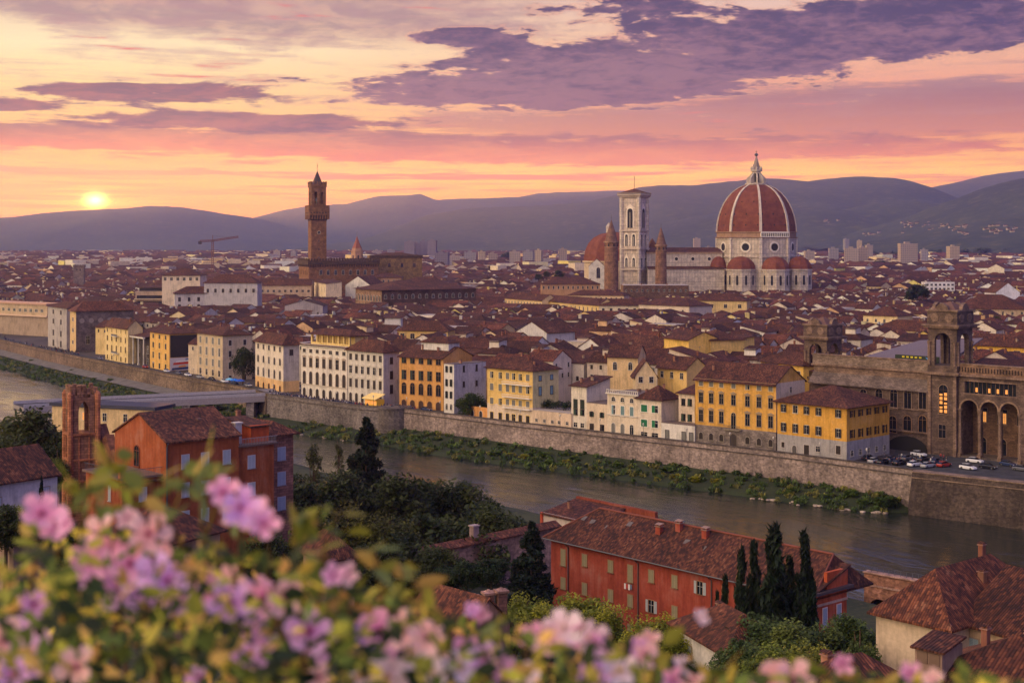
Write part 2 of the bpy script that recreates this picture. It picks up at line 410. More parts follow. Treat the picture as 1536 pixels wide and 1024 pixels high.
def inst(mesh, name, parent=None, loc=(0,0,0), rz=0.0, sc=None, color=None):
    o = bpy.data.objects.new(name, mesh); COL.objects.link(o)
    if parent is not None: o.parent = parent
    o.location = loc; o.rotation_euler = (0,0,rz)
    if sc is not None: o.scale = sc if hasattr(sc, '__len__') else (sc,)*3
    if color is not None: o.color = tuple(color)+(1,)
    return o
def at(px, D): return (px-768.0)/F*D
def zat(py, D): return H-(py-YH)/F*D
def gp(px, py, z=0.0):
    D = (H-z)*F/(py-YH); return (at(px, D), D)
# ------------------------------------------------------------------ land, river, hills
BANK = [gp(1900,778), gp(1536,722,1), gp(1372,705,1), gp(1160,677,1), gp(1042,664,1), gp(780,634,1), gp(599,612,1), gp(544,609,1), gp(401,591,1), gp(375,582,1), gp(250,560,1), gp(120,535,1), gp(76,526,1), gp(0,509,1), (-480,1150), (-900,1700), (-1800,2600)]
NEAR = [(230,110),(98,210),(60,238),(30,280),(4,322),(-60,388),(-170,478),(-262,560),(-400,690),(-700,900),(-1300,1300),(-2600,2000)]
WZ = -9.0
def offs(line, k):
    out = []
    for i, p in enumerate(line):
        a = Vector(line[max(0,i-1)]); b = Vector(line[min(len(line)-1,i+1)]); d = (b-a).normalized(); n = Vector((d.y, -d.x))
        out.append((p[0]+n.x*k, p[1]+n.y*k))
    return out
def hit(line, px):
    a = (px-768.0)/F
    for i in range(len(line)-1):
        (x0,y0),(x1,y1) = line[i], line[i+1]; g0 = x0-a*y0; g1 = x1-a*y1
        if g0*g1 <= 0 and g0 != g1:
            t = g0/(g0-g1); return (x0+(x1-x0)*t, y0+(y1-y0)*t)
    return None
def seg_dist(x, y, line):
    best = 1e9; sgn = 1
    for i in range(len(line)-1):
        (x0,y0),(x1,y1) = line[i], line[i+1]; dx, dy = x1-x0, y1-y0
        t = max(0, min(1, ((x-x0)*dx+(y-y0)*dy)/(dx*dx+dy*dy))); qx, qy = x0+dx*t, y0+dy*t
        d = math.hypot(x-qx, y-qy)
        if d < best: best = d; sgn = 1 if (dx*(y-y0)-dy*(x-x0)) > 0 else -1
    return best*sgn
def hillz(x, y):
    s = seg_dist(x, y, NEAR)     # positive on the near side
    s = max(s, 0.0)
    b = -4.0 if s < 35 else -4.0+.16*(s-35)
    if s < 3: b = -5.0
    b = min(b, 26)
    r = math.hypot(x, y)
    g = 1.0 if r < 4 else math.exp(-(r-4)/17)
    z = b+(53.35-b)*g
    z += (mnoise.noise(Vector((x*.02, y*.02, 3)))*2.0+mnoise.noise(Vector((x*.11, y*.11, 8)))*.6)*min(1, max(0, (s-30)/60))*(1 if r > 25 else 0)
    return z
def strip(name, la, lb, za, zb, mat, kind=None, t=(1,1,1), sub=1, nz=0.0):
    b = MB(); vs = []; n = len(la)
    for i in range(n): vs += [(la[i][0], la[i][1], za), (lb[i][0], lb[i][1], zb)]
    fs = [(2*i, 2*i+1, 2*i+3, 2*i+2) for i in range(n-1)]
    b.add(vs, fs, mat, t); o = b.build(name); 
    if kind: o['kind'] = kind
    return o
# town plane from the embankment to beyond the foothills
b = MB(); line = offs(BANK, .2)
vs = [(x, y, 0) for x, y in line]; far = [(20000, 0), (20000, 20000), (-20000, 20000), (-20000, 2600)]
for i in range(len(line)-1):
    (x0,y0),(x1,y1) = line[i], line[i+1]
    f0 = (x0+14000, y0+13000); f1 = (x1+14000*(1 if i < len(line)-2 else .0), y1+13000)
    b.add([(x0,y0,0),(f0[0],f0[1],0),(f1[0],f1[1],0),(x1,y1,0)], [(0,1,2,3)], 'city_floor')
x0, y0 = line[-1]; b.add([(x0,y0,0),(x0,y0+13000,0),(-20000,y0+13000,0),(-20000,y0+2000,0)], [(0,1,2,3)], 'city_floor')
tag(b.build('ground'), kind='structure')
# water sheet
b = MB(); b.add([(-3500,120,WZ),(400,60,WZ),(400,3200,WZ),(-3500,3200,WZ)], [(0,1,2,3)], 'river_water'); tag(b.build('river'), kind='structure')
# near hillside (grid)
b = MB(); xs = np.concatenate([np.linspace(-420,-90,40), np.linspace(-85,140,80)]); 
NX, NY = 130, 110
gx = np.linspace(-430, 190, NX)
vs = []
for j in range(NY):
    for i in range(NX):
        x = gx[i]; nb = None
        # far limit of the near bank at this x
        yb = np.interp(x, [p[0] for p in NEAR][::-1], [p[1] for p in NEAR][::-1])
        t = j/(NY-1); y = -30+(yb+30)*(t**1.15)
        vs.append((x, y, hillz(x, y) if j < NY-1 else -11.0))
fs = [(j*NX+i, j*NX+i+1, (j+1)*NX+i+1, (j+1)*NX+i) for j in range(NY-1) for i in range(NX-1)]
b.add(vs, fs, 'hill_grass'); b.smooth = True; tag(b.build('hillside'), kind='structure')
# far bank: grassy foot of the embankment
def bank_foot():
    rnd = random.Random(4)
    b = MB(); L = []
    for i in range(len(BANK)-4):
        (x0,y0),(x1,y1) = BANK[i], BANK[i+1]; n = max(1, int(math.hypot(x1-x0,y1-y0)/5))
        for k in range(n): L.append((x0+(x1-x0)*k/n, y0+(y1-y0)*k/n))
    A = offs(L, 1.0); rows = []
    for i, p in enumerate(L):
        px = 768+p[0]/p[1]*F
        w = np.interp(px, [0,80,200,330,395,420,560,600,700,900,1100,1250,1340,1366,1380,1700], [20,19,21,18,8,14,12,15,19,17,15,13,8,2.0,.2,.2])
        w += rnd.uniform(-.7,.7)*min(1,w/4)
        h = np.interp(px, [0,300,395,560,620,1340,1370,1700], [4.5,4,2,2,3.6,3.0,.4,.1])
        rows.append((p, w, h))
    q = offs(L, 0)
    nseg = 7; vs = []
    for i, (p, w, h) in enumerate(rows):
        a = Vector(L[max(0,i-1)]); c = Vector(L[min(len(L)-1,i+1)]); d = (c-a).normalized(); n = Vector((-d.y, d.x))
        for k in range(nseg):
            t = k/(nseg-1); z = WZ+h*(1-t)**1.2+.25*mnoise.noise(Vector((p[0]*.3, p[1]*.3, t*5)))*(1-t) - (1.0 if k == nseg-1 else 0)+(.3 if k<nseg-1 else 0)
            vs.append((p[0]+n.x*(w*t-1.2*(1-t)), p[1]+n.y*(w*t-1.2*(1-t)), z))
    fs = [(i*nseg+k, i*nseg+k+1, (i+1)*nseg+k+1, (i+1)*nseg+k) for i in range(len(rows)-1) for k in range(nseg-1)]
    b.add(vs, fs, 'bank_grass'); tag(b.build('river_bank'), kind='structure'); return rows, L
BROWS, BLINE = bank_foot()
# mountains
def ridge(pts, D, w, seed, lo=0.0, spur=.16, n=150, tintc=(1,1,1), detail=1.0):
    b = MB(); px = [p[0] for p in pts]; py = [p[1] for p in pts]
    x0, x1 = px[0], px[-1]; NV = 26; vs = []
    for i in range(n):
        p = x0+(x1-x0)*i/(n-1); y = np.interp(p, px, py)
        y += mnoise.noise(Vector((p*.02, seed, 0)))*1.6*detail+mnoise.noise(Vector((p*.07, seed, 4)))*.8*detail
        zr = max(zat(y, D), 1.0)
        for j in range(NV):
            t = j/(NV-9) if j < NV-8 else 1-(j-(NV-9))/9*1.0
            front = j < NV-8
            dd = D-w*(1-t) if front else D+w*(1-t)*.6
            s = t*t*(3-2*t); s = .35*t+.65*s
            X = at(p, D)
            q = Vector((X*2.2/w, dd*1.1/w, seed))
            nz = mnoise.fractal(q, 1.0, 2.0, 6)
            z = zr*s+zr*spur*nz*math.sin(PI*min(1,t*.96))**.8*(1 if front else .4)
            if not front: z = min(z, zr*.99)
            vs.append((X, dd, z+lo*(1 if t > 0 else 1)-(12 if t == 0 else 0)))
    fs = [(i*NV+j, (i+1)*NV+j, (i+1)*NV+j+1, i*NV+j+1) for i in range(n-1) for j in range(NV-1)]
    b.add(vs, fs, 'far_forest', tintc); b.smooth = True
    return tag(b.build('hills'), kind='structure')
def shift(pts, a): return [(x, y) for x, y in pts]
ridge([(-700,335),(-300,330),(0,326),(52,322),(117,315),(177,313),(229,308.7),(274,310.5),(313,316.5),(352,323),(400,331),(470,345),(560,362),(600,366)], 13000, 4000, 1, spur=.10)
ridge([(250,350),(330,338),(401,323),(432,315),(461,310),(526,306.5),(547,301),(568,296),(609,293.5),(631,290.4),(654,301),(706,298),(780,295.6),(807,290),(869,286.5),(937,285.7),(1000,285),(1100,290),(1300,300)], 15000, 4500, 2, spur=.08)
ridge([(480,372),(505,366),(568,357),(601,340),(641,323),(693,314),(745,310.5),(760,311),(838,306),(877,302),(929,290.4),(955,281),(989,277.4),(1041,277),(1094,272),(1120,269),(1149,268),(1206,274.5),(1240,270),(1292,267),(1324,269),(1355,285),(1397,303),(1450,325),(1540,350)], 9800, 3600, 3, spur=.13)
ridge([(1250,330),(1355,287),(1376,280.5),(1397,280),(1428,274),(1464,265.6),(1501,258.6),(1536,255),(1650,245),(1800,240),(2100,250)], 13000, 4000, 4, spur=.12)
ridge([(940,352),(974,338),(1021,328),(1073,320),(1130,314),(1183,310),(1232,311),(1256,315),(1313,305),(1357,301),(1397,304.7),(1443,302),(1500,312),(1600,330)], 7400, 2000, 6, spur=.20)
ridge([(1180,366),(1261,353),(1318,338),(1352,330),(1384,316),(1428,301),(1470,286.5),(1501,277),(1536,269.5),(1620,255),(1750,250),(2000,262)], 6300, 1900, 5, spur=.20)
ridge([(1240,372),(1330,358),(1400,346),(1450,338),(1500,328),(1536,322),(1700,310),(1950,305)], 5000, 1000, 7, spur=.22)

b = MB(); vs = []; rows_g = [(r, i) for i, r in enumerate(BROWS) if -60 < 768+r[0][0]/r[0][1]*F < 318]
for (p_, w_, h_), i in rows_g:
    a = Vector(BLINE[max(0,i-1)]); c = Vector(BLINE[min(len(BLINE)-1,i+1)]); d = (c-a).normalized(); n = Vector((-d.y, d.x))
    for t in (.06, .36): vs.append((p_[0]+n.x*w_*t, p_[1]+n.y*w_*t, WZ+h_*(1-t)**1.2+.62))
b.add(vs, [(2*i, 2*i+1, 2*i+3, 2*i+2) for i in range(len(rows_g)-1)], 'gravel'); tag(b.build('path'), kind='structure')
# ------------------------------------------------------------------ house kit
TERR = (.85, .82, .82)
GREEN = lin(40,66,48); DKGREEN = lin(26,42,34); BROWN = lin(46,35,29); GREY = lin(120,118,112); TEAL = lin(110,140,140); PALE = lin(205,196,180)
WCACHE = {}
def arch_pts(w, h, n=8):
    r = w/2; pts = [(-r, 0), (r, 0), (r, h-r)]
    for k in range(1, n): a = PI*k/n; pts.append((r*math.cos(a), h-r+r*math.sin(a)))
    pts.append((-r, h-r)); return pts
def win_mesh(style, w, h, sh=BROWN, fr=PALE):
    w = round(w, 1) if w > .6 else round(w, 2); h = round(h, 1); key = (style, w, h, sh, fr)
    if key in WCACHE: return WCACHE[key]
    b = MB(); f = .14 if w > .7 else .09
    if style in ('arch', 'archclosed', 'archlit', 'archdoor'):
        a = arch_pts(w, h); o = arch_pts(w+2*f, h+f)
        o = [(x, z if z > .01 else -.0) for x, z in o]
        # surround ring
        n = len(a); vs = [(x, -.10, z) for x, z in o]+[(x, -.10, z) for x, z in a]+[(x, .05, z) for x, z in o]+[(x, -.02, z) for x, z in a]
        fs = []
        for i in range(n):
            j = (i+1) % n
            fs += [(i, j, n+j, n+i), (2*n+i, 2*n+j, j, i), (n+i, n+j, 3*n+j, 3*n+i)]
        b.add(vs, fs, 'painted', fr)
        mat = {'arch': 'glass', 'archclosed': 'painted', 'archlit': 'glass', 'archdoor': 'painted'}[style]
        b.prism(a, -.03, .04, mat, sh, axis='y')
        if style == 'archlit':
            for i in (-1,1):
                for j in range(int((h-w*.6)/1.1)): b.box(i*w*.25-w*.16, i*w*.25+w*.16, -.05, -.03, .3+j*1.1, .3+j*1.1+(.8 if (i+j)%3 else .5), 'warm_light')
        if style != 'archclosed': b.box(-.03, .03, -.06, -.03, .1, h-.05, 'painted', fr if style == 'arch' else sh); b.box(-w/2, w/2, -.06, -.03, h-w/2-.03, h-w/2+.03, 'painted', fr if style == 'arch' else sh)
        if style == 'archclosed':
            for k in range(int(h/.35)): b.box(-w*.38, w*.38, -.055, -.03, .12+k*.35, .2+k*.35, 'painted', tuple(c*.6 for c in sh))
        if style != 'archdoor': b.box(-w/2-.2, w/2+.2, -.22, .03, -.16, -.02, 'painted', fr)
    elif style == 'round':
        b.lathe([(w/2+.12, 0), (w/2+.12, .12), (w/2, .12)], 14, (0,0), 'painted', fr)
        b.lathe([(w/2, .02), (w/2*.98, .07)], 14, (0,0), 'glass', sh)
        b.v = [(x, -z, y+h/2) for x, y, z in b.v]
    else:
        fw = f if style != 'plain' else .07
        b.box(-w/2-fw, -w/2, -.09, .03, -.02, h, 'painted', fr); b.box(w/2, w/2+fw, -.09, .03, -.02, h, 'painted', fr)
        b.box(-w/2-fw, w/2+fw, -.09, .03, h, h+fw, 'painted', fr); b.box(-w/2-fw-.08, w/2+fw+.08, -.2, .03, -.15, -.02, 'painted', fr)
        if style in ('open', 'half', 'ped', 'plain', 'lit'):
            b.box(-w/2, w/2, -.02, .03, 0, h-.002, 'warm_light' if style == 'lit' else 'glass', (1,1,1))
            b.box(-.03, .03, -.05, -.02, 0, h-.01, 'painted', fr); b.box(-w/2, w/2, -.045, -.021, h*.62, h*.62+.06, 'painted', fr)
        if style == 'open':
            for s in (-1, 1):
                x0 = s*(w/2+.03); x1 = s*(w+.0)
                b.box(min(x0,x1), max(x0,x1), -.16, -.095, -.01, h+.02, 'painted', sh)
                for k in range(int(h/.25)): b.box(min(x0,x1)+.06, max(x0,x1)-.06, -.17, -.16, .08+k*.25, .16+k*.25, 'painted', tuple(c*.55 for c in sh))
        if style == 'half':
            b.box(-w/2+.01, -.0, -.07, -.05, .01, h-.02, 'painted', sh)
        if style in ('closed', 'pedclosed'):
            for s in (-1, 1):
                b.box(min(0,s*w/2)+.012, max(0,s*w/2)-.012, -.06, .02, .01, h-.01, 'painted', sh)
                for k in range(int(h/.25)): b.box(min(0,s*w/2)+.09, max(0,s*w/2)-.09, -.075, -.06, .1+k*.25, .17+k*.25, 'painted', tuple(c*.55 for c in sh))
        if style in ('ped', 'pedclosed'):
            b.box(-w/2-.3, w/2+.3, -.28, .03, h+fw+.18, h+fw+.32, 'painted', fr)
            b.prism([(-w/2-.3, h+fw+.32), (w/2+.3, h+fw+.32), (0, h+fw+.75)], -.25, .03, 'painted', fr, axis='y')
    WCACHE[key] = b.mesh('window'); return WCACHE[key]
def side_tf(side, L, Dp, u):
    if side == 0: return (u, 0, 0.0)
    if side == 1: return (L, u, PI/2)
    if side == 2: return (L-u, Dp, PI)
    return (0, Dp-u, -PI/2)
def add_win(root, side, L, Dp, u, z, style, w, h, sh=BROWN, fr=PALE, name='window'):
    x, y, r = side_tf(side, L, Dp, u)
    nm = 'door' if style == 'archdoor' else name
    return inst(win_mesh(style, w, h, sh, fr), nm, root, (x, y, z), r)
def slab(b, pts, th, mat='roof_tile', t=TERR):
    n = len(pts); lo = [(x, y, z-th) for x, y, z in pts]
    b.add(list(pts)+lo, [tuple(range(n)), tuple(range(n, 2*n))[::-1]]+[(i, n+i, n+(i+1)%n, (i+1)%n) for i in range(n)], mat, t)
def roof_geo(b, L, Dp, z, rise, kind, ov, t=TERR, th=.22, x0=0, y0=0):
    X0, X1, Y0, Y1 = x0-ov, x0+L+ov, y0-ov, y0+Dp+ov; cy = y0+Dp/2; cx = x0+L/2
    if kind in ('gable', 'gablex'):
        g = .25
        if kind == 'gable':
            zs = z - rise*ov/(Dp/2); A, B = x0-g, x0+L+g
            slab(b, [(A,Y0,zs),(B,Y0,zs),(B,cy,z+rise),(A,cy,z+rise)], th, t=t); slab(b, [(B,Y1,zs),(A,Y1,zs),(A,cy,z+rise),(B,cy,z+rise)], th, t=t)
        else:
            zs = z - rise*ov/(L/2); A, B = y0-g, y0+Dp+g
            slab(b, [(X0,B,zs),(X0,A,zs),(cx,A,z+rise),(cx,B,z+rise)], th, t=t); slab(b, [(X1,A,zs),(X1,B,zs),(cx,B,z+rise),(cx,A,z+rise)], th, t=t)
    elif kind == 'hip':
        zs = z-.05; lo = zs-th
        if L >= Dp: i = min(L/2-.2, Dp*.5); r0, r1 = (x0+i, cy, z+rise), (x0+L-i, cy, z+rise)
        else: i = min(Dp/2-.2, L*.5); r0, r1 = (cx, y0+i, z+rise), (cx, y0+Dp-i, z+rise)
        c = [(X0,Y0,zs),(X1,Y0,zs),(X1,Y1,zs),(X0,Y1,zs)]; vs = c+[(x,y,lo) for x,y,_ in c]+[r0, r1]
        if L >= Dp: top = [(0,1,9,8),(1,2,9),(2,3,8,9),(3,0,8)]
        else: top = [(0,1,8),(1,2,9,8),(2,3,9),(3,0,8,9)]
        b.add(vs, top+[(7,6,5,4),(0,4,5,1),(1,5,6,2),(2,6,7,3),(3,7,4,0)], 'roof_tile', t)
    elif kind == 'shed':
        slab(b, [(X0,Y0,z-.1),(X1,Y0,z-.1),(X1,Y1,z+rise),(X0,Y1,z+rise)], th, t=t)
    elif kind == 'flat':
        b.box(X0+ov, X1-ov, Y0+ov, Y1-ov, z-.1, z+.12, 'tinted', (.16,.12,.10) if L < 12 else (.42,.36,.31))
def wall_geo(b, L, Dp, z0, z1, rise, kind, col, low=None, x0=0, y0=0, mat='stucco', lowmat='stone', off=.0):
    if low: b.box(x0-.012, x0+L+.012, y0-.012, y0+Dp+.012, z0, low[0], lowmat, low[1])
    b.box(x0, x0+L, y0, y0+Dp, low[0] if low else z0, z1, mat, col)
    r = rise-.12
    if kind == 'gable':
        for xx, o in ((x0, 0), (x0+L, 1)):
            p = [(xx,y0,z1),(xx,y0+Dp,z1),(xx,y0+Dp/2,z1+r)]; b.add(p, [(0,1,2) if o else (0,2,1)], mat, col)
    if kind == 'gablex':
        for yy, o in ((y0, 0), (y0+Dp, 1)):
            p = [(x0,yy,z1),(x0+L,yy,z1),(x0+L/2,yy,z1+r)]; b.add(p, [(0,1,2) if not o else (0,2,1)], mat, col)
    if kind == 'shed':
        b.add([(x0,y0+Dp,z1),(x0+L,y0+Dp,z1),(x0+L,y0+Dp,z1+r),(x0,y0+Dp,z1+r),(x0,y0,z1),(x0+L,y0,z1)], [(1,0,3,2),(4,3,0),(5,1,2)], mat, col)
_ch = {}
def chimney_mesh(kind=0):
    if kind in _ch: return _ch[kind]
    b = MB(); w, h = ((.8,1.6),(1.3,1.3),(.6,2.1))[kind]
    c = [lin(170,120,96), lin(160,136,116), lin(150,96,74)][kind]
    b.box(-w/2,w/2,-.4,.4,-1.2,h,'stucco',c); b.box(-w/2-.12,w/2+.12,-.52,.52,h,h+.14,'tinted',lin(150,110,92))
    for s in (-1,1): b.box(s*w*.3-.1,s*w*.3+.1,-.3,.3,h+.14,h+.4,'tinted',c)
    slab(b, [(-w/2-.1,-.5,h+.4),(w/2+.1,-.5,h+.4),(w/2+.1,0,h+.62),(-w/2-.1,0,h+.62)], .06); slab(b, [(w/2+.1,.5,h+.4),(-w/2-.1,.5,h+.4),(-w/2-.1,0,h+.62),(w/2+.1,0,h+.62)], .06)
    _ch[kind] = b.mesh('chimney'); return _ch[kind]
def roof_z(x, y, L, Dp, z, rise, kind):
    if kind == 'gable': return z+rise*(1-abs(y-Dp/2)/(Dp/2))
    if kind == 'gablex': return z+rise*(1-abs(x-L/2)/(L/2))
    if kind == 'hip':
        m = min(L, Dp)/2; d = min(x, L-x, y, Dp-y); return z+rise*min(1, d/m)
    if kind == 'shed': return z+rise*y/Dp
    return z
_ant = []
def antenna_mesh():
    if not _ant:
        b = MB(); b.tube([(0,0,-.5),(0,0,2.6)], .035, 5, 'metal')
        for k, z in enumerate((2.5,2.2)): b.tube([(-.7+.2*k,0,z),(.7-.2*k,0,z)], .025, 4, 'metal')
        for x in (-.6,-.3,0,.3,.6): b.tube([(x,-.3,2.5),(x,.3,2.5)], .018, 4, 'metal')
        _ant.append(b.mesh('antenna'))
    return _ant[0]
_dish = []
def dish_mesh():
    if not _dish:
        b = MB(); b.tube([(0,0,-.4),(0,0,.9)], .04, 5, 'metal'); b.lathe([(.05,.0),(.3,.06),(.5,.2),(.48,.22),(.28,.1),(.02,.05)], 12, (0,0), 'painted', (.7,.7,.7))
        k = len(b.v)-72
        b.v[k:] = [(x, -z*.9-.05+y*.3, y*.9+1.0) for x, y, z in b.v[k:]]
        _dish.append(b.mesh('satellite_dish'))
    return _dish[0]
def house(label, p, ang, L, Dp, z0, z1, col, roof='hip', rise=3.0, ov=.7, low=None, name='town_house', cat='house', group=None, chim=(), rt=TERR, mat='stucco', ants=()):
    root = empty(name, (p[0], p[1], z0), ang, label, cat, group); h = z1-z0
    b = MB(); wall_geo(b, L, Dp, -2.0, h, rise, roof, col, (low[0], low[1]) if low else None, mat=mat, lowmat=(low[2] if low and len(low) > 2 else 'stone'))
    b.build('wall', root)
    b = MB(); roof_geo(b, L, Dp, h, rise, roof, ov, rt); ro = b.build('roof', root)
    for k, (x, y) in enumerate(chim):
        inst(chimney_mesh((k+int(x*7)) % 3), 'chimney', ro, (x, y, roof_z(x, y, L, Dp, h, rise, roof)), x, (.8,.8,.62))
    for x, y in ants: inst(antenna_mesh(), 'antenna', ro, (x, y, roof_z(x, y, L, Dp, h, rise, roof)), x)
    root['L'] = L; root['D'] = Dp
    return root
# ------------------------------------------------------------------ riverside palazzi on the far bank
ZONES = []      # footprints kept free of the roofscape: (x, y, radius)
def keep(x, y, r): ZONES.append((x, y, r))
def far_side(pr, n, px):
    a = (px-768.0)/F; d = n[0]-a*n[1]
    return (a*pr[1]-pr[0])/d
RIV = []
def riverside(label, x0, x1, ye0, ye1, off, col, xs=None, depth=None, rows=(), cols=5, margin=.1, roof='hip', rise=3.0, ov=.7, low=None, srows=None, scols=0, chim=2, name='palazzo', cat='palazzo', cx=None, wpx=4.5, rt=TERR, line=None, smargin=.15, mat='stucco', z0=0.0, key=None, ants=(), sidec=None):
    ln = line or offs(BANK, off); A = hit(ln, x0); B = hit(ln, x1)
    L = math.hypot(B[0]-A[0], B[1]-A[1]); ang = math.atan2(B[1]-A[1], B[0]-A[0]); n = (-math.sin(ang), math.cos(ang))
    z1 = (zat(ye0, A[1])+zat(ye1, B[1]))/2
    Dp = depth or abs(far_side(B, n, xs))
    Dp = max(5, min(Dp, 34))
    rnd = random.Random(int(x0*3)); ch = [(rnd.uniform(.1,.9)*L, rnd.uniform(.25,.8)*Dp) for _ in range(chim)]
    if low: low = (zat(low[0], A[1])-z0,)+tuple(low[1:])
    r = house(label, A, ang, L, Dp, z0, z1, col, roof, rise, ov, low, name, cat, None, ch, rt, mat, [(rnd.uniform(.2,.8)*L, rnd.uniform(.3,.7)*Dp) for _ in ants])
    m = (A[1]+B[1])/2/F
    us = [((c-x0)/(x1-x0)) for c in cx] if cx else [margin+(1-2*margin)*k/max(1,cols-1) if cols > 1 else .5 for k in range(cols)]
    for row in rows:
        yc, hp, st, sh, fr = (list(row)+[BROWN, PALE])[:5] if len(row) < 5 else row[:5]
        skip = row[5] if len(row) > 5 else ()
        hh = hp*m; zc = zat(yc, A[1])-z0; ww = (row[6] if len(row) > 6 else wpx)*m*1.45; ww = ww*.62 if st == 'open' else ww; hh *= 1.08
        for k, u in enumerate(us):
            if k in skip: continue
            s_ = {'closed':'half','half':'plain','open':'half','pedclosed':'ped','archclosed':'arch'}.get(st, st) if rnd.random() < .22 else st
            add_win(r, 0, L, Dp, u*L, zc-hh/2, s_, ww*(1.5 if st == 'open' and s_ == 'half' else 1), hh, sh, fr)
    for k in range(scols):
        u = (smargin+(1-2*smargin)*k/max(1,scols-1)) if scols > 1 else .5
        for row in (srows or rows):
            yc, hp, st, sh, fr = (list(row)+[BROWN, PALE])[:5] if len(row) < 5 else row[:5]
            st = {'archdoor': 'arch', 'open': 'open'}.get(st, st)
            hh = hp*m; zc = zat(yc, A[1])-z0; add_win(r, 1, L, Dp, u*Dp, zc-hh/2, st, wpx*m*1.05, hh, sh, fr)
    if sidec:
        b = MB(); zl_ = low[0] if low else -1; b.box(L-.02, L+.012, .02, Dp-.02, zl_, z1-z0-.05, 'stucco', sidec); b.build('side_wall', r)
    c = (A[0]+B[0])/2+n[0]*Dp/2, (A[1]+B[1])/2+n[1]*Dp/2
    k = max(1, int(L/8))
    for i in range(k+1):
        for j in range(max(1, int(Dp/8))+1):
            keep(A[0]+(B[0]-A[0])*i/k+n[0]*Dp*j/max(1,int(Dp/8)), A[1]+(B[1]-A[1])*i/k+n[1]*Dp*j/max(1,int(Dp/8)), 8.5)
    RIV.append((x0, x1, key or label))
    r['z1'] = z1
    return r, A, B, L, Dp, z1, ang, m
DKB = lin(44,34,30); CREAM = lin(238,216,186); WHITE = lin(236,228,214); YEL = lin(228,170,72); ORG = lin(226,166,92); LTY = lin(240,208,132); GRY = lin(190,178,170); STN = lin(140,118,98)
# B1 yellow corner house
r, A, B, L, Dp, z1, ang, m = riverside('yellow corner house with a grey stained ground floor beside the car park', 1166, 1270, 601, 610.5, 5, YEL, xs=1334,
    rows=[(611,10,'open',DKB,lin(200,190,170)), (639,12,'open',DKB,lin(200,190,170))], cx=[1176,1194,1211,1229,1258], rise=4.2, ov=1.1,
    low=(650, lin(172,166,162), 'stucco'), srows=[(611,10,'open',DKB,YEL), (640,12,'open',DKB,YEL),(668,8,'plain')], scols=5, smargin=.12, wpx=6, chim=0, key='yellow corner house')
for c, w, h, st in ((1175,6,8,'closed'),(1192.6,8,14,'archclosed'),(1211,9,17,'closed'),(1228,7,8,'plain'),(1258,8,13,'closed')):
    add_win(r, 0, L, Dp, (c-1166)/104*L, 1.6 if h < 14 else .1, st, w*m, h*m, lin(90,84,80) if st != 'closed' else BROWN, GRY)
# B2 large yellow palazzo
r, A, B, L, Dp, z1, ang, m = riverside('long ochre yellow palazzo with pedimented windows and stone ground floor', 1043, 1164, 565, 576, 5, lin(232,176,84), depth=15,
    rows=[(573,9,'closed',GREY,lin(214,190,140)), (595,14,'ped',BROWN,lin(150,132,110)), (622,16,'ped',BROWN,lin(150,132,110),(3,)), (652,10,'archclosed',BROWN,lin(150,138,124),(3,)) ],
    cx=[1052,1067.7,1083.3,1101.6,1122.5,1139.4,1156.4], roof='gable', rise=4.2, ov=1.0, low=(636, lin(140,126,116)), wpx=5, chim=3, key='ochre yellow palazzo', ants=(1,1), sidec=lin(236,212,176))
add_win(r, 0, L, Dp, (1101.6-1043)/121*L, zat(637,A[1]), 'arch', 8*m, 24*m, BROWN, lin(170,150,124))
add_win(r, 0, L, Dp, (1101.6-1043)/121*L, 0.1, 'archdoor', 11*m, 20*m, lin(60,50,46), lin(120,106,92), name='door')
b = MB(); u = (1101.6-1043)/121*L; b.box(u-2.6, u+2.6, -1.2, -.05, zat(639,A[1]), zat(639,A[1])+.25, 'stone', lin(150,138,120))
for k in range(14): b.box(u-2.5+k*.38, u-2.45+k*.38, -1.15, -1.1, zat(639,A[1])+.25, zat(639,A[1])+1.2, 'metal')
b.box(u-2.6, u+2.6, -1.2, -1.05, zat(639,A[1])+1.2, zat(639,A[1])+1.28, 'metal'); b.build('balcony', r)
b = MB(); b.box(-.1, L+.1, -.35, .02, z1-.5, z1-.1, 'tinted', lin(150,120,80)); b.build('cornice', r)
add_win(r, 1, L, Dp, Dp*.5, z1-3, 'plain', 1.0, 1.5)
# B3 white low annex and tall narrow house
riverside('narrow cream house with dark openings beside the ochre yellow palazzo', 1018, 1042, 588, 590, 9, lin(236,214,186), depth=10, rows=[(602,9,'half',GREEN),(625,9,'half',GREEN)], cols=2, margin=.3, roof='shed', rise=2.0, chim=0, key='narrow cream house', name='town_house', cat='house')
riverside('low white riverside annex with flat roof left of the ochre yellow palazzo', 992, 1042, 634, 638, 4.5, WHITE, depth=4.5, rows=[(650,11,'closed',GREY),], cx=[1001,1026,1037], roof='flat', rise=.3, ov=.1, chim=0, key='low white annex', name='town_house', cat='house')
# B4 green shutters
riverside('pale house with bright green shutters and brown roof on the river', 957, 992, 596, 600, 5, lin(240,222,196), xs=1018, rows=[(611,10,'closed',lin(20,110,70),WHITE),(633,10,'closed',lin(20,110,70),WHITE),(650,7,'plain')], cols=2, margin=.27, roof='hip', rise=3.6, ov=.9, wpx=8, chim=2, key='green shuttered house', name='town_house', cat='house')
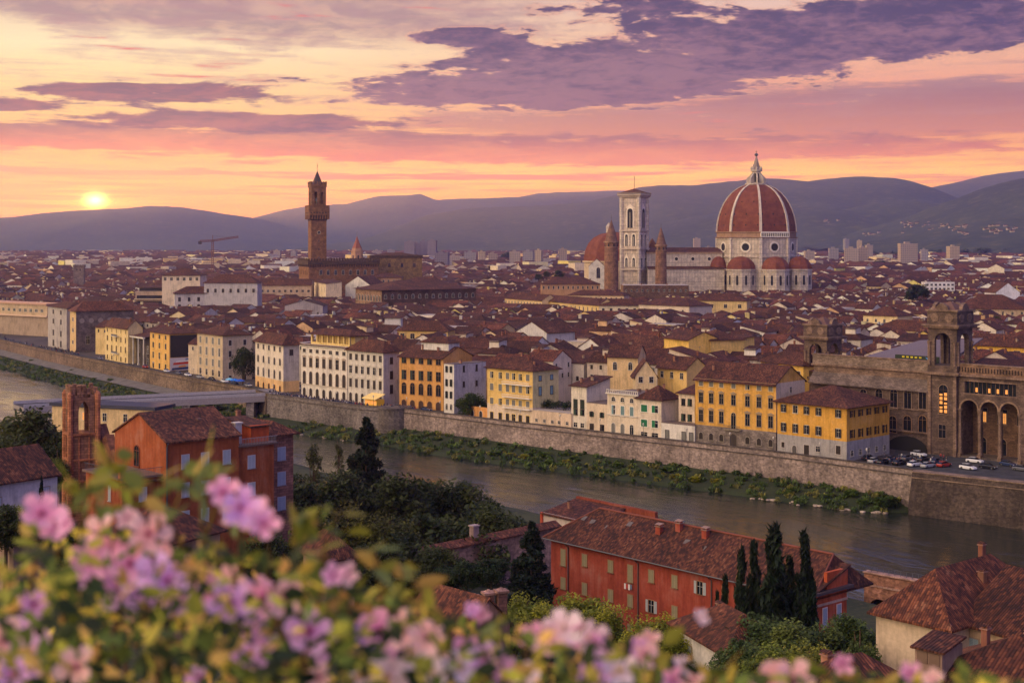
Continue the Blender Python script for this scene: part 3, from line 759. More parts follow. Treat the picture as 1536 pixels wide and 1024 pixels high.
# B5 pale villa with arches
r, A, B, L, Dp, z1, ang, m = riverside('ornate cream riverside villa with attic arches and pale teal shutters', 911, 957, 588, 593, 5, lin(240,220,190), depth=12, rows=[(597,6,'arch',BROWN,PALE),(614,14,'closed',TEAL,WHITE),(641,15,'archclosed',GREY,PALE)], cols=3, margin=.2, roof='flat', rise=.3, wpx=4.5, chim=1, key='ornate cream villa', name='villa', cat='villa')
b = MB(); b.box(-.3, L+.3, -.5, .02, z1-.3, z1+.1, 'tinted', PALE)
for k in range(16): b.box(L*k/15-.12, L*k/15+.12, -.3, -.1, z1+.1, z1+.9, 'tinted', PALE)
b.box(-.2, L+.2, -.35, -.05, z1+.9, z1+1.05, 'tinted', PALE); b.box(-.05, L+.05, -.25, .02, z1-6.4, z1-6.1, 'tinted', PALE); b.build('balustrade', r)
# B6 B7 B8
riverside('small cream house with a tented roof terrace above two doors', 880, 911, 604, 606, 5, lin(236,212,180), depth=9, rows=[(620,6,'open',GREEN),(641,12,'closed',BROWN)], cols=2, margin=.25, roof='flat', rise=.3, chim=0, key='tented terrace house', name='town_house', cat='house')
riverside('tall white tower house with small green shutters over the river', 857, 880, 577, 579, 5, lin(238,224,200), xs=915, rows=[(605,12,'closed',DKGREEN),(617,7,'closed',GREEN),(636,6,'plain')], cols=2, margin=.28, roof='shed', rise=2.2, chim=2, key='white tower house', name='town_house', cat='house')
riverside('low cream garden wall building topped by a hedge', 799, 857, 614, 621, 4.5, lin(236,208,176), depth=9, rows=[(629,4,'plain')], cx=[805,817,829,839,851], roof='flat', rise=.2, ov=.1, chim=0, key='hedge-topped garden building', wpx=3, name='garden_house', cat='house')
# B9 yellow with balconies
r, A, B, L, Dp, z1, ang, m = riverside('yellow and white riverside house with stacked balconies and laundry', 731, 799, 549, 557, 5, lin(240,200,118), xs=838, rows=[(561,9,'closed',GREY,LTY),(579,10,'closed',GREY,LTY),(600,9,'closed',GREY,LTY),(622,11,'closed',BROWN,LTY)], cx=[738,751,762,771,781,792], roof='hip', rise=3.4, ov=.9, srows=[(562,7,'closed',lin(120,160,180)),(581,12,'closed',lin(120,160,180))], scols=2, smargin=.28, wpx=5, chim=2, low=(604, lin(238,214,184), 'stucco'), key='yellow balcony house', sidec=lin(232,218,160), name='town_house', cat='house')
for yy in (573, 592, 608):
    b = MB(); z = zat(yy, A[1]); x0 = L*.38
    b.box(x0, L-.3, -1.1, -.02, z, z+.18, 'painted', WHITE)
    for k in range(26): b.box(x0+(L-.3-x0)*k/26, x0+(L-.3-x0)*k/26+.08, -1.1, -1.04, z+.18, z+1.0, 'painted', WHITE)
    b.box(x0, L-.3, -1.1, -1.02, z+1.0, z+1.08, 'painted', WHITE); b.build('balcony', r)
# B10 white / grey
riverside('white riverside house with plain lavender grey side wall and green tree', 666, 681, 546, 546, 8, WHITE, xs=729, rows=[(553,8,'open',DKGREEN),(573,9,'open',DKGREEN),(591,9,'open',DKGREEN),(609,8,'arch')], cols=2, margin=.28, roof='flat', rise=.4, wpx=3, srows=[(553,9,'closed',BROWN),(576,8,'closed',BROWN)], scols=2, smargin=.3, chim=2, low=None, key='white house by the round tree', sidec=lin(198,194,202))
# B11 orange palazzo
r, A, B, L, Dp, z1, ang, m = riverside('orange palazzo with dark green shutters and rooftop penthouse', 599, 665, 531, 538, 11, ORG, depth=16, rows=[(539,9,'half',DKGREEN,lin(150,110,70)),(561,13,'half',DKGREEN,lin(150,110,70)),(581,16,'arch',DKGREEN,lin(150,110,70)),(606,14,'archdoor',lin(70,46,34),lin(150,110,70))], cols=5, margin=.11, roof='gable', rise=3.2, ov=1.0, wpx=6, chim=2, key='orange palazzo')
b = MB(); wall_geo(b, L*.62, 6, z1+1.0, z1+4.6, 1.6, 'hip', WHITE, x0=L*.3, y0=Dp*.3); roof_geo(b, L*.62, 6, z1+4.6, 1.8, 'hip', .5, x0=L*.3, y0=Dp*.3); b.build('penthouse', r)
# B12 white & grey corner palazzo
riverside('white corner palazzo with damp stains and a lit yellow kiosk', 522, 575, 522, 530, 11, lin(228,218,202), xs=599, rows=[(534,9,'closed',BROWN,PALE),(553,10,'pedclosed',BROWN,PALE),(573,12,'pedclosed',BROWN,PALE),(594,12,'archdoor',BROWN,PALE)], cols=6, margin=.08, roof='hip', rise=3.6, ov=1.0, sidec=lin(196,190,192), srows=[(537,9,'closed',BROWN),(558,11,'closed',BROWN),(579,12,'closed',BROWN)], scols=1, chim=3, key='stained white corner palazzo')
# B13 white palazzo with seven bays
r, A, B, L, Dp, z1, ang, m = riverside('grand white seven-bay palazzo with arched ground floor and rooftop loggia', 452, 521, 515.5, 520, 11, lin(242,230,212), depth=20, rows=[(525,5,'closed',BROWN,PALE),(542,13,'pedclosed',BROWN,lin(170,150,130)),(565,18,'archclosed',BROWN,lin(170,150,130)),(588,15,'archdoor',BROWN,PALE)], cols=7, margin=.07, roof='shed', rise=1.0, ov=.9, wpx=5, chim=2, key='white seven-bay palazzo')
b = MB(); x0 = L*.14; Lp = L*.84; zz = z1+.8; y0p = 1.5
b.box(x0, x0+Lp, y0p, y0p+8, z1-.2, zz, 'stucco', LTY); b.box(x0, x0+Lp, y0p+2.4, y0p+8, zz, zz+3.0, 'stucco', LTY)
for k in range(8): b.box(x0+(Lp-.7)*k/7, x0+(Lp-.7)*k/7+.7, y0p, y0p+.7, zz, zz+2.7, 'stucco', LTY)
b.box(x0, x0+Lp, y0p, y0p+.7, zz+2.7, zz+3.0, 'stucco', LTY)
roof_geo(b, Lp, 8, zz+3.0, 2.0, 'hip', .9, x0=x0, y0=y0p); b.build('rooftop_loggia', r)
b = MB(); b.box(-.1, L+.1, -.55, .02, z1-.7, z1-.15, 'tinted', PALE); b.build('cornice', r); b = MB(); b.box(-.05, L+.05, -.25, .02, zat(576,A[1]), zat(576,A[1])+.4, 'tinted', lin(190,176,156)); b.build('string_course', r)
# B14
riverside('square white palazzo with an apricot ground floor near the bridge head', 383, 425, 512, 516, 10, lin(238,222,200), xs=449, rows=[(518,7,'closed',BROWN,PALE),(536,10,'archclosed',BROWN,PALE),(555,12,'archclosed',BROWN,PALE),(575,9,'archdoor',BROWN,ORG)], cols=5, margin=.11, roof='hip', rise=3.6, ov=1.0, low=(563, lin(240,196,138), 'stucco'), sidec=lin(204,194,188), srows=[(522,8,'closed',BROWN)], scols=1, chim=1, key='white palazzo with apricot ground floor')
# B15
riverside('beige four-storey palazzo beside the large dark street tree', 296, 334, 499, 502, 9, lin(214,190,156), xs=378, rows=[(508,9,'closed',GREY,PALE),(524,11,'closed',GREY,PALE),(540,10,'closed',GREY,PALE),(555,8,'half',BROWN,PALE)], cols=4, margin=.13, roof='hip', rise=3.0, ov=.9, srows=[(510,8,'closed',BROWN,PALE),(526,9,'closed',BROWN,PALE),(543,10,'closed',BROWN,PALE),(562,9,'closed',BROWN,PALE)], scols=2, smargin=.25, chim=3, key='beige four-storey palazzo')
# B16 yellow with billboard side
r, A, B, L, Dp, z1, ang, m = riverside('yellow four-storey house with a huge black hoarding on its side', 225, 254, 497, 500, 9, lin(242,190,104), xs=296, rows=[(503,6,'closed',BROWN,LTY),(516,8,'closed',BROWN,LTY),(531,9,'closed',BROWN,LTY),(546,8,'closed',BROWN,LTY)], cols=3, margin=.18, roof='hip', rise=2.4, ov=.9, chim=2, key='yellow house with the black hoarding', name='town_house', cat='house')
HB = (r, L, Dp, z1, A, B)
# B17 columned
r, A, B, L, Dp, z1, ang, m = riverside('dark recessed house fronted by tall white columns', 193, 225, 501, 503, 13, lin(70,62,58), depth=12, rows=[(520,10,'plain'),(538,10,'plain')], cols=3, roof='shed', rise=2.6, ov=1.0, chim=0, key='white-columned house', name='town_house', cat='house')
for k in range(5):
    b = MB(); x = .4+(L-.8)*k/4; b.box(x-.35, x+.35, -3.2, -2.5, 0, .6, 'stucco', WHITE); b.lathe([(.3,.6),(.26,z1-1.6),(.42,z1-1.1)], 10, (x,-2.85), 'stucco', WHITE); b.build('column', r)
b = MB(); b.box(-.2, L+.2, -3.3, -2.4, z1-1.1, z1-.4, 'stucco', WHITE); b.box(-.2, L+.2, -3.3, 0, z1-.4, z1-.2, 'tinted', lin(90,60,50)); b.build('entablature', r)
# B18
r, A, B, L, Dp, z1, ang, m = riverside('cream five-storey house with leafy balconies at the promenade bend', 158, 192, 487, 491, 9, lin(244,214,150), xs=214, rows=[(494,5,'open',BROWN,LTY),(506,7,'open',BROWN,LTY),(520,8,'open',BROWN,LTY),(534,6,'open',BROWN,LTY)], cols=5, margin=.1, wpx=2.2, roof='gable', rise=3.4, ov=.8, chim=3, key='cream house with leafy balconies', name='town_house', cat='house')
for yy in (502, 527):
    b = MB(); z = zat(yy, A[1]); b.box(L*.38, L*.62, -1.3, -.02, z, z+.2, 'painted', WHITE); b.box(L*.38, L*.62, -1.3, -1.2, z+.2, z+1.1, 'metal'); b.build('balcony', r)
# B19 grey stone block
r, A, B, L, Dp, z1, ang, m = riverside('grey windowless-looking stone block with large red hipped roof', 105, 114, 466, 466, 12, lin(226,190,136), depth=30, rows=[(478,5,'plain'),(494,5,'plain'),(512,5,'plain')], cols=1, margin=.5, roof='hip', rise=4.6, ov=1.0, chim=2, low=None, key='grey stone block', rt=(1.25,1.15,1.1), name='civic_block', cat='building')  # narrow front tinted paler and warmer to carry the light falling on it
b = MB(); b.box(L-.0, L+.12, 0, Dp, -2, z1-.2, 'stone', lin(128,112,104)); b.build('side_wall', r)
for k in range(6): add_win(r, 1, L+.12, Dp, Dp*(.1+.16*k), z1-6.2, 'round', 2.4, 2.4, BROWN, lin(150,136,124))
for k in range(3): add_win(r, 1, L+.12, Dp, Dp*(.2+.22*k), z1-17, 'plain', 2.0, 4.2)
# B20
riverside('tall narrow grey and white corner house at the curved viaduct', 72, 100, 459, 461, 12, lin(186,176,170), depth=14, rows=[(466,5,'closed',BROWN),(480,6,'closed',BROWN),(497,7,'closed',BROWN),(512,8,'closed',BROWN)], cols=2, margin=.3, roof='hip', rise=2.6, chim=2, ov=.9, key='grey corner house', name='town_house', cat='house')

# black hoarding and banner on the yellow house's side: flat objects at their place
r, L, Dp, z1, A, B = HB
def side_world(r, x, y, z):
    c, s = math.cos(r.rotation_euler.z), math.sin(r.rotation_euler.z); return (r.location.x+x*c-y*s, r.location.y+x*s+y*c, z)
hb = MB(); hb.box(.0, .25, 0, Dp*.94, 0, z1*.58, 'painted', (.012,.012,.014)); 
for k in range(9): hb.tube([(.27, Dp*(.62+.04*k), z1*(.08+.012*k)), (.27, Dp*(.66+.04*k), z1*(.11+.02*k))], .18, 4, 'painted', (.6,.65,.7))
o = hb.build('hoarding', None, side_world(r, L+.1, Dp*.03, z1*.37), r.rotation_euler.z); tag(o, 'huge black hoarding with a small white streak on the yellow house', 'hoarding')
bn = MB(); hh = z1*.34; w_ = Dp*.96
bn.box(0, .2, 0, w_, 0, hh, 'painted', lin(206,196,200))
for (y0, y1, za, zb, c) in ((.1,.95,.45,.62,lin(200,60,40)),(.2,.8,.66,.74,lin(240,240,240)),(.05,.9,.05,.22,lin(40,60,110)),(.3,.6,.24,.36,lin(230,150,60)),(.55,.93,.80,.9,lin(80,110,160))):
    bn.prism([(w_*y0, hh*za), (w_*y1, hh*(za+.06)), (w_*(y1-.05), hh*(zb+.05)), (w_*(y0+.03), hh*zb)], .2, .26, 'painted', c, axis='x')
o = bn.build('banner', None, side_world(r, L+.1, Dp*.02, .2), r.rotation_euler.z); tag(o, 'red white and blue painted banner below the black hoarding', 'banner')
# orange base wall under the round tree
ln = offs(BANK, 6); a_, b_ = hit(ln, 699), hit(ln, 731)
w = MB(); Lw = math.hypot(b_[0]-a_[0], b_[1]-a_[1]); w.box(0, Lw, 0, .5, 0, 3.4, 'stucco', lin(240,170,96)); o = w.build('garden_wall', None, (a_[0], a_[1], 0), math.atan2(b_[1]-a_[1], b_[0]-a_[0])); tag(o, 'orange plastered wall under the round green tree', 'wall')
for k in (0, 1): inst(win_mesh('archdoor', 1.3, 2.2, BROWN, PALE), 'door', o, (Lw*(.3+.4*k), 0, 0))
# yellow kiosk
c = hit(offs(BANK, 6.5), 562); kk = empty('kiosk', (c[0], c[1], 0), R(-50), 'bright yellow lit kiosk on the promenade before the white corner palazzo', 'kiosk')
b = MB(); b.box(-3.6,3.6,-1.5,1.5,0,2.9,'painted',lin(240,190,60)); b.build('body', kk)
b = MB(); slab(b, [(-4,-2.6,3.0),(4,-2.6,3.0),(4,1.6,4.6),(-4,1.6,4.6)], .12, 'painted', lin(246,214,130)); b.build('awning', kk)
b = MB()
for k in range(4): b.box(-3.2+k*1.65,-1.95+k*1.65,-1.56,-1.5,1.1,2.3,'warm_light')
b.build('window', kk)

# ------------------------------------------------------------------ embankment walls
def wall_run(name, label, line, z0, z1, th, mat, t, batter=0.0, cap=None, kind='wall'):
    A = offs(line, -batter); A0 = line; Bk = offs(line, th); n = len(line); b = MB(); vs = []
    for i in range(n): vs += [(A[i][0],A[i][1],z0),(A0[i][0],A0[i][1],z1),(Bk[i][0],Bk[i][1],z1),(Bk[i][0],Bk[i][1],z0)]
    fs = []
    for i in range(n-1):
        for k in range(3): fs.append((4*i+k+1, 4*i+k, 4*i+4+k, 4*i+4+k+1))
    fs += [(0,1,2,3), (4*n-1,4*n-2,4*n-3,4*n-4)]
    b.add(vs, fs, mat, t); o = b.build(name); tag(o, label, 'wall')
    if cap:
        C0 = offs(line, -.18); C1 = offs(line, th+.12); b = MB(); vs = []
        for i in range(n): vs += [(C0[i][0],C0[i][1],z1+.003),(C0[i][0],C0[i][1],z1+.25),(C1[i][0],C1[i][1],z1+.25),(C1[i][0],C1[i][1],z1+.003)]
        fs = [(4*i+(k+1)%4, 4*i+k, 4*i+4+k, 4*i+4+(k+1)%4) for i in range(n-1) for k in range(4)]
        b.add(vs, fs, 'stone', cap); b.build('coping', o)
        C0 = offs(line, -.22-batter*.1); C1 = offs(line, .0); b = MB(); vs = []
        for i in range(n): vs += [(C0[i][0],C0[i][1],z1-1.35),(C0[i][0],C0[i][1],z1-1.1),(C1[i][0],C1[i][1],z1-1.1),(C1[i][0],C1[i][1],z1-1.35)]
        b.add(vs, fs[:], 'stone', cap); b.build('string_course', o)
    return o
def sub(line, a, b, n=10):
    pts = []
    for k in range(n+1): 
        q = hit(line, a+(b-a)*k/n)
        if q: pts.append(q)
    return pts
wall_run('embankment_wall', 'tall rough dark bastion wall at the right below the car park', [(BANK[0][0]-1.5,BANK[0][1]-2.5),(BANK[1][0]-1.5,BANK[1][1]-2.5),(BANK[2][0]-1.2,BANK[2][1]-2.2),(BANK[2][0]+.2,BANK[2][1]+.6)], WZ-2, .9, 3.0, 'rubble', lin(88,74,64), 1.9, lin(150,126,106))
wall_run('embankment_wall', 'long pale stone embankment wall above the green river bank', sub(BANK, 1371, 598, 24), WZ-2, 1.0, .7, 'rubble', lin(150,132,122), .5, lin(96,86,80))
wall_run('embankment_wall', 'curved grey embankment wall under the crowded promenade', sub(BANK, 597.5, 401, 14), WZ-2, 1.0, .7, 'rubble', lin(124,114,108), .4, lin(110,98,90))
wall_run('embankment_wall', 'brown sloping embankment wall left of the bridge head', sub(BANK, 400.5, 121, 14), WZ-2, 1.0, .7, 'rubble', lin(124,104,86), 1.2, lin(100,86,76))
wall_run('embankment_wall', 'weathered wall section under the promenade crowd at far left', sub(BANK, 120.5, 2, 8)+[(BANK[13][0],BANK[13][1]), (BANK[14][0],BANK[14][1])], WZ-2, 1.0, .7, 'rubble', lin(124,102,86), .8, lin(100,86,76))
# round bastion at 590
c = hit(BANK, 588); b = MB(); b.lathe([(6.2,-11),(5.4,.6),(5.7,.7),(5.7,1.2)], 20, (0,0), 'rubble', lin(104,94,88)); o = b.build('bastion', None, (c[0]+1.0, c[1]+1.5, 0)); tag(o, 'rounded grey bastion projecting from the embankment by the river bend', 'bastion')
# street and pavement behind the parapet, car park at right
strip('road', offs(BANK[:-2], 2.4), offs(BANK[:-2], 8.6), .008, .008, 'asphalt', 'structure')
strip('pavement', offs(BANK[:-2], .75), offs(BANK[:-2], 2.4), .13, .13, 'gravel', 'structure')
b = MB(); P0 = hit(offs(BANK,2.6), 1335); b.add([(P0[0],P0[1],.014),(175,262,.014),(205,290,.014),(126,384,.014),(104,385,.014)], [(0,1,2,3,4)], 'asphalt'); tag(b.build('car_park'), kind='structure')
# ------------------------------------------------------------------ landmarks
def loc_obj(b, name, parent): return b.build(name, parent)
def crenel(b, x0, x1, y0, y1, z, n, h=1.6, w=1.3, t=(1,1,1), mat='stone', th=.6):
    for k in range(n):
        x = x0+(x1-x0-w)*k/(n-1)
        for y in (y0, y1-th): b.box(x, x+w, y, y+th, z, z+h, mat, t)
    m = max(2, int(n*(y1-y0)/(x1-x0)))
    for k in range(m):
        y = y0+(y1-y0-w)*k/(m-1)
        for x in (x0, x1-th): b.box(x, x+th, y, y+w, z, z+h, mat, t)
def arch_bay(b, x0, x1, z0, z1, w, zs, y0, y1, mat, t, n=10):
    # wall panel pierced by one round-headed opening of width w springing at zs, in the plane y0..y1
    c = (x0+x1)/2; r = w/2
    b.box(x0, c-r, y0, y1, z0, zs, mat, t); b.box(c+r, x1, y0, y1, z0, zs, mat, t)
    pts = [(x0, zs), (c-r, zs)]+[(c-r*math.cos(PI*k/n), zs+r*math.sin(PI*k/n)) for k in range(1, n)]+[(c+r, zs), (x1, zs), (x1, z1), (x0, z1)]
    b.prism(pts, y0, y1, mat, t, axis='y')
def four(b0, w, fn, cx=0, cy=0):
    # run fn(b) for each side of a square tower of width w
    for k in range(4):
        b = MB(); fn(b); a = k*PI/2; c, s = math.cos(a), math.sin(a)
        vs = [(cx+x*c-y*s, cy+x*s+y*c, z) for x, y, z in b.v]; o = len(b0.v); b0.v += vs
        for f, m, t in zip(b.f, b.m, b.t): b0.f.append([o+i for i in f]); b0.m.append(b0.mi(b.mats[m])); b0.t.append(t)
BST = lin(146,102,68); DST = lin(92,70,56)
def palazzo_tower():
    D = 1200; s = D/F; th = R(20)
    o = (at(465, D), D-6)
    root = empty('fortress_palace', (o[0], o[1], 0), th, 'crenellated brown stone palace with a very tall clock tower', 'palace')
    z = zat(391, D); L, W = 60, 42
    b = MB(); b.box(0, L, 0, W, 0, z-3.2, 'stone', BST); b.build('wall', root)
    b = MB(); b.box(-1, L+1, -1, W+1, z-3.2, z, 'stone', DST); crenel(b, -1, L+1, -1, W+1, z, 26, 1.8, 1.4, DST)
    for k in range(30): b.box(-1+k*2.08, -.4+k*2.08, -1, -.0, z-5.2, z-3.2, 'stone', DST)
    for k in range(20): b.box(-1, 0, k*2.1, k*2.1+.6, z-5.2, z-3.2, 'stone', DST)
    b.build('battlement', root)
    for k in range(8): add_win(root, 0, L, W, 10+k*6.4, z-12, 'arch', 2.2, 4.4, BROWN, lin(206,190,170))
    for k in range(5): add_win(root, 3, L, W, 5+k*7.5, z-12, 'arch', 1.8, 4.0, BROWN, BST)
    # tower
    tw = empty('tower', (9, 9, 0), 0); tw.parent = root; w = 6.5
    z1, z2, z3, z4 = zat(331,D), zat(311,D), zat(273,D), zat(256,D)
    b = MB(); b.box(-w, w, -w, w, z-4, z1, 'stone', BST)
    b.build('shaft', tw)
    b = MB()
    # corbelled gallery
    W2 = 8.7
    vs = [(-w,-w,z1),(w,-w,z1),(w,w,z1),(-w,w,z1),(-W2,-W2,z1+4.6),(W2,-W2,z1+4.6),(W2,W2,z1+4.6),(-W2,W2,z1+4.6)]
    b.add(vs, [(0,1,5,4),(1,2,6,5),(2,3,7,6),(3,0,4,7),(4,5,6,7)], 'stone', lin(84,60,46))
    for k in range(8):
        for q in (0,1,2,3):
            a = q*PI/2; x = -W2+.2+k*2.2
            b.box(x, x+.75, -W2, -w+.05, z1+1.2, z1+4.6, 'stone', BST, rot=(0,0,a))
    b.box(-W2, W2, -W2, W2, z1+4.6, z2, 'stone', BST)
    for q in range(4):
        for k in range(6): b.box(-W2+1.2+k*2.5, -W2+2.1+k*2.5, -W2-.06, -W2, z1+6, z1+7.2, 'dark', (1,1,1), rot=(0,0,q*PI/2))
    crenel(b, -W2, W2, -W2, W2, z2, 7, 1.7, 1.3, BST)
    b.build('gallery', tw)
    b = MB(); bw = 6.2
    def side(bb):
        for k in (0,1):
            x0 = -bw+1.1+k*(bw-1.1); arch_bay(bb, x0, x0+bw-1.1, z2, z3-4.2, 2.5, z3-9.5, -bw, -bw+1.4, 'stone', BST)
        bb.box(-bw, -bw+1.1, -bw, -bw+1.1, z2, z3-4.2, 'stone', BST)
    four(b, bw, side)
    b.box(-bw, bw, -bw, bw, z2-.1, z2+2.6, 'stone', BST)
    b.box(-bw-.5, bw+.5, -bw-.5, bw+.5, z3-4.2, z3-1.6, 'stone', BST)
    crenel(b, -bw-.6, bw+.6, -bw-.6, bw+.6, z3-1.6, 6, 2.0, 1.3, BST); b.build('belfry', tw)
    b = MB(); b.lathe([(.9,z2+3),(.9,z2+5),(1.6,z2+5.2),(1.2,z2+8),(.3,z2+8.6)], 12, (0,0), 'metal'); b.build('bell', tw)
    b = MB(); b.lathe([(5.4,z3-1.5),(.15,z4)], 4, (0,0), 'tinted', lin(80,64,58), rot=PI/4); b.tube([(0,0,z4-.5),(0,0,z4+6.5)], .18, 6, 'metal'); b.lathe([(.1,z4+3.6),(.55,z4+4.1),(.1,z4+4.7)], 8, (0,0), 'metal'); b.build('spire', tw)
    b = MB(); b.lathe([(1.6,0),(1.6,.2)], 18, (0,0), 'painted', lin(220,206,180)); b.lathe([(1.35,.2),(1.35,.26)], 18, (0,0), 'painted', lin(70,60,56))
    b.v = [(x, -w-z_, y+z1-10) for x, y, z_ in b.v]; b.build('clock_face', tw)
    for k in (0,1,2): add_win(tw, 0, 0, 0, 0, z1-18-k*8, 'plain', .9, 1.8, BROWN, BST).location = (0, -w, z1-18-k*7)
    # big rear block
    D2 = 1250; r2 = empty('palace_hall', (at(555, D2), D2, 0), R(9), 'massive brown hall block with tiled roof behind the palace', 'palace')
    L2 = 46; zt = zat(382, D2); b = MB(); b.box(0, L2, 0, 34, 0, zt-3, 'stone', lin(150,118,78)); b.box(-.5, L2+.5, -.5, 34.5, zt-3, zt-.6, 'stone', DST); b.build('wall', r2)
    b = MB(); roof_geo(b, L2-8, 26, zt-.6, 2.4, 'hip', 1.0, x0=4, y0=4); b.box(2, L2-2, 2, 32, zt-.6, zt-.4, 'stone', DST); b.build('roof', r2)
    for k in range(4): add_win(r2, 0, L2, 34, 6+k*11, zt-11, 'arch', 2.2, 3.6, BROWN, BST)
palazzo_tower()
MAR = (1.12,1.05,.98)
m, nt, bb_ = new_mat('brick_dome'); uv = uvn(nt)
u_, v_, _w = sep(nt, uv)
n1 = noise(nt, geo_pos(nt), .18, 6, .65); n2 = noise(nt, geo_pos(nt), 1.6, 4, .65)
rows_ = mth(nt, 'SINE', v_*(2*PI/1.3)); rows2 = noise(nt, comb(nt, u_*.6, v_*2.4, 0), 1.4, 3, .6)
k_ = smooth(nt, n1, .3, .7)*.5 + smooth(nt, n2, .3, .7)*.3 + smooth(nt, rows2, .3, .7)*.2
setin(nt, bb_.inputs['Base Color'], ramp(nt, k_, [(0,(.095,.028,.017)),(.5,(.18,.052,.028)),(1,(.27,.092,.05))]))
bump(nt, bb_, rows_*.4+n2, .25, .5)
def cathedral():
    D = 1300.0; s = D/F; cx = at(1134.5, D)
    root = empty('cathedral', (cx, D, 0), 0, 'marble cathedral with a huge ribbed red brick dome and white lantern', 'cathedral')
    zz = lambda y: zat(y, D)
    Rr = 60*s; a0 = -PI/2 - R(6.7) + R(3.0); 
    b = MB(); b.lathe([(Rr*.985,0),(Rr*.985,zz(386)),(Rr*1.02,zz(385.5)),(Rr*1.02,zz(384)),(Rr*.985,zz(383.5)),(Rr*.985,zz(357))], 8, (0,0), 'marble_panels', MAR, rot=a0)
    b.lathe([(Rr*.98,zz(357)),(Rr*1.03,zz(356.6)),(Rr*1.03,zz(355.6)),(Rr*.985,zz(355.4)),(Rr*.985,zz(349)),(Rr*1.02,zz(348.6)),(Rr*1.02,zz(347.6))], 8, (0,0), 'stucco', lin(176,140,112), rot=a0)
    drum = b.build('drum', root)
    # corner pilasters of the drum
    for k in range(8):
        a = a0+k*PI/4; b = MB(); b.box(Rr*.955, Rr*1.015, -1.3, 1.3, 0, zz(357), 'marble_panels', (1.3,1.25,1.2), rot=(0,0,0))
        c, q = math.cos(a), math.sin(a); b.v = [(x*c-y*q, x*q+y*c, z) for x, y, z in b.v]; b.build('pilaster', drum)
    # oculi
    for k in range(8):
        a = a0+PI/8+k*PI/4; ap = Rr*.985*math.cos(PI/8)
        b = MB(); b.lathe([(4.9,0),(4.9,.5),(4.2,.7),(3.4,.35)], 22, (0,0), 'painted', lin(226,214,198)); b.lathe([(3.3,.3),(3.25,.75)], 22, (0,0), 'dark')
        c, q = math.cos(a), math.sin(a); zc = zz(370.5)
        b.v = [((ap+z)*c-x*q, (ap+z)*q+x*c, y+zc) for x, y, z in b.v]; b.build('oculus', drum)
    # gallery arcade on one side of the dome's foot (k chosen: the face right of the front rib)
    a = a0+PI/8; ap = Rr*1.0*math.cos(PI/8); half = Rr*math.sin(PI/8); b = MB(); n = 15
    for i in range(n+1):
        x = -half+2*half*i/n; b.box(x-.28, x+.28, 0, 1.2, zz(355), zz(350), 'painted', lin(232,222,206))
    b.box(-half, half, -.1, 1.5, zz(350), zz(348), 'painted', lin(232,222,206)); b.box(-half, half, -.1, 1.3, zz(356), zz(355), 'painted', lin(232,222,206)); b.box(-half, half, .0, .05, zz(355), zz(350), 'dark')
    c, q = math.cos(a), math.sin(a); b.v = [((ap+y)*c-x*q, (ap+y)*q+x*c, z) for x, y, z in b.v]; b.build('gallery', drum)
    # dome shell
    prof = [(59,348),(58.5,340),(57.4,332),(55.6,324),(52.6,315),(48.6,306),(43.2,297.5),(36.4,289.5),(28,283),(20,279),(15,277.4)]
    b = MB(); b.lathe([(r*s*1.0, zz(y)) for r, y in prof], 8, (0,0), 'brick_dome', (1,1,1), rot=a0); DB = b; dome = empty('dome_shell', (0,0,0)); dome.parent = root
    for k in range(8):
        a = a0+k*PI/4; b = MB(); c, q = math.cos(a), math.sin(a); vs = []
        for i, (r, y) in enumerate(prof):
            w = 1.25-.5*i/len(prof)
            for dy, dr in ((-w,-.4),(-w,.7),(w,.7),(w,-.4)): 
                x = r*s+dr; vs.append((x*c-dy*q, x*q+dy*c, zz(y)+.2))
        fs = [(4*i+j, 4*i+(j+1)%4, 4*i+4+(j+1)%4, 4*i+4+j) for i in range(len(prof)-1) for j in range(4)]
        b.add(vs, fs, 'stucco', lin(222,206,188)); b.build('rib', dome)
    # small square holes in the shell
    b = DB
    for k in range(8):
        a = a0+PI/8+k*PI/4
        for (r, y, n) in ((58.2,338,3),(55,322,3),(47,304,2)):
            for i in range(n):
                off = (i-(n-1)/2)*11; ap = r*s*math.cos(PI/8)+.05; c, q = math.cos(a), math.sin(a)
                for dx, dy in ((0,0),):
                    bb = MB(); bb.box(-.3,.25,off-.5,off+.5,zz(y)-.7,zz(y)+.7,'dark'); b.add([((ap+x)*c-yy*q,(ap+x)*q+yy*c,z) for x,yy,z in bb.v], bb.f, 'dark')
    DB.build('bricks', dome)
    # lantern
    L = empty('lantern', (0,0,0)); L.parent = root; WH = lin(206,192,176)
    b = MB(); b.lathe([(16*s,zz(278)),(17*s,zz(277)),(17*s,zz(275.4)),(11*s,zz(275.3))], 16, (0,0), 'stucco', WH); b.build('platform', L)
    b = MB(); b.lathe([(6.2*s,zz(276)),(6.2*s,zz(258)),(8.6*s,zz(257)),(8.6*s,zz(254.8))], 8, (0,0), 'stucco', WH, rot=a0)
    for k in range(8):
        a = a0+PI/8+k*PI/4; c, q = math.cos(a), math.sin(a); ap = 6.2*s*math.cos(PI/8); bb = MB(); bb.box(ap-.1, ap+.08, -.75, .75, zz(273.5), zz(260.5), 'dark'); b.add([(x*c-y*q, x*q+y*c, z) for x, y, z in bb.v], bb.f, 'dark')
    b.build('body', L)
    for k in range(8):
        a = a0+k*PI/4; c, q = math.cos(a), math.sin(a); bb = MB()
        bb.prism([(6.0*s,zz(276)),(14.6*s,zz(276)),(14.6*s,zz(268)),(12.4*s,zz(266)),(8.5*s,zz(262)),(6.0*s,zz(258.5))], -.55, .55, 'stucco', WH, axis='y'); bb.v = [(x*c-y*q, x*q+y*c, z) for x, y, z in bb.v]; bb.build('buttress', L)
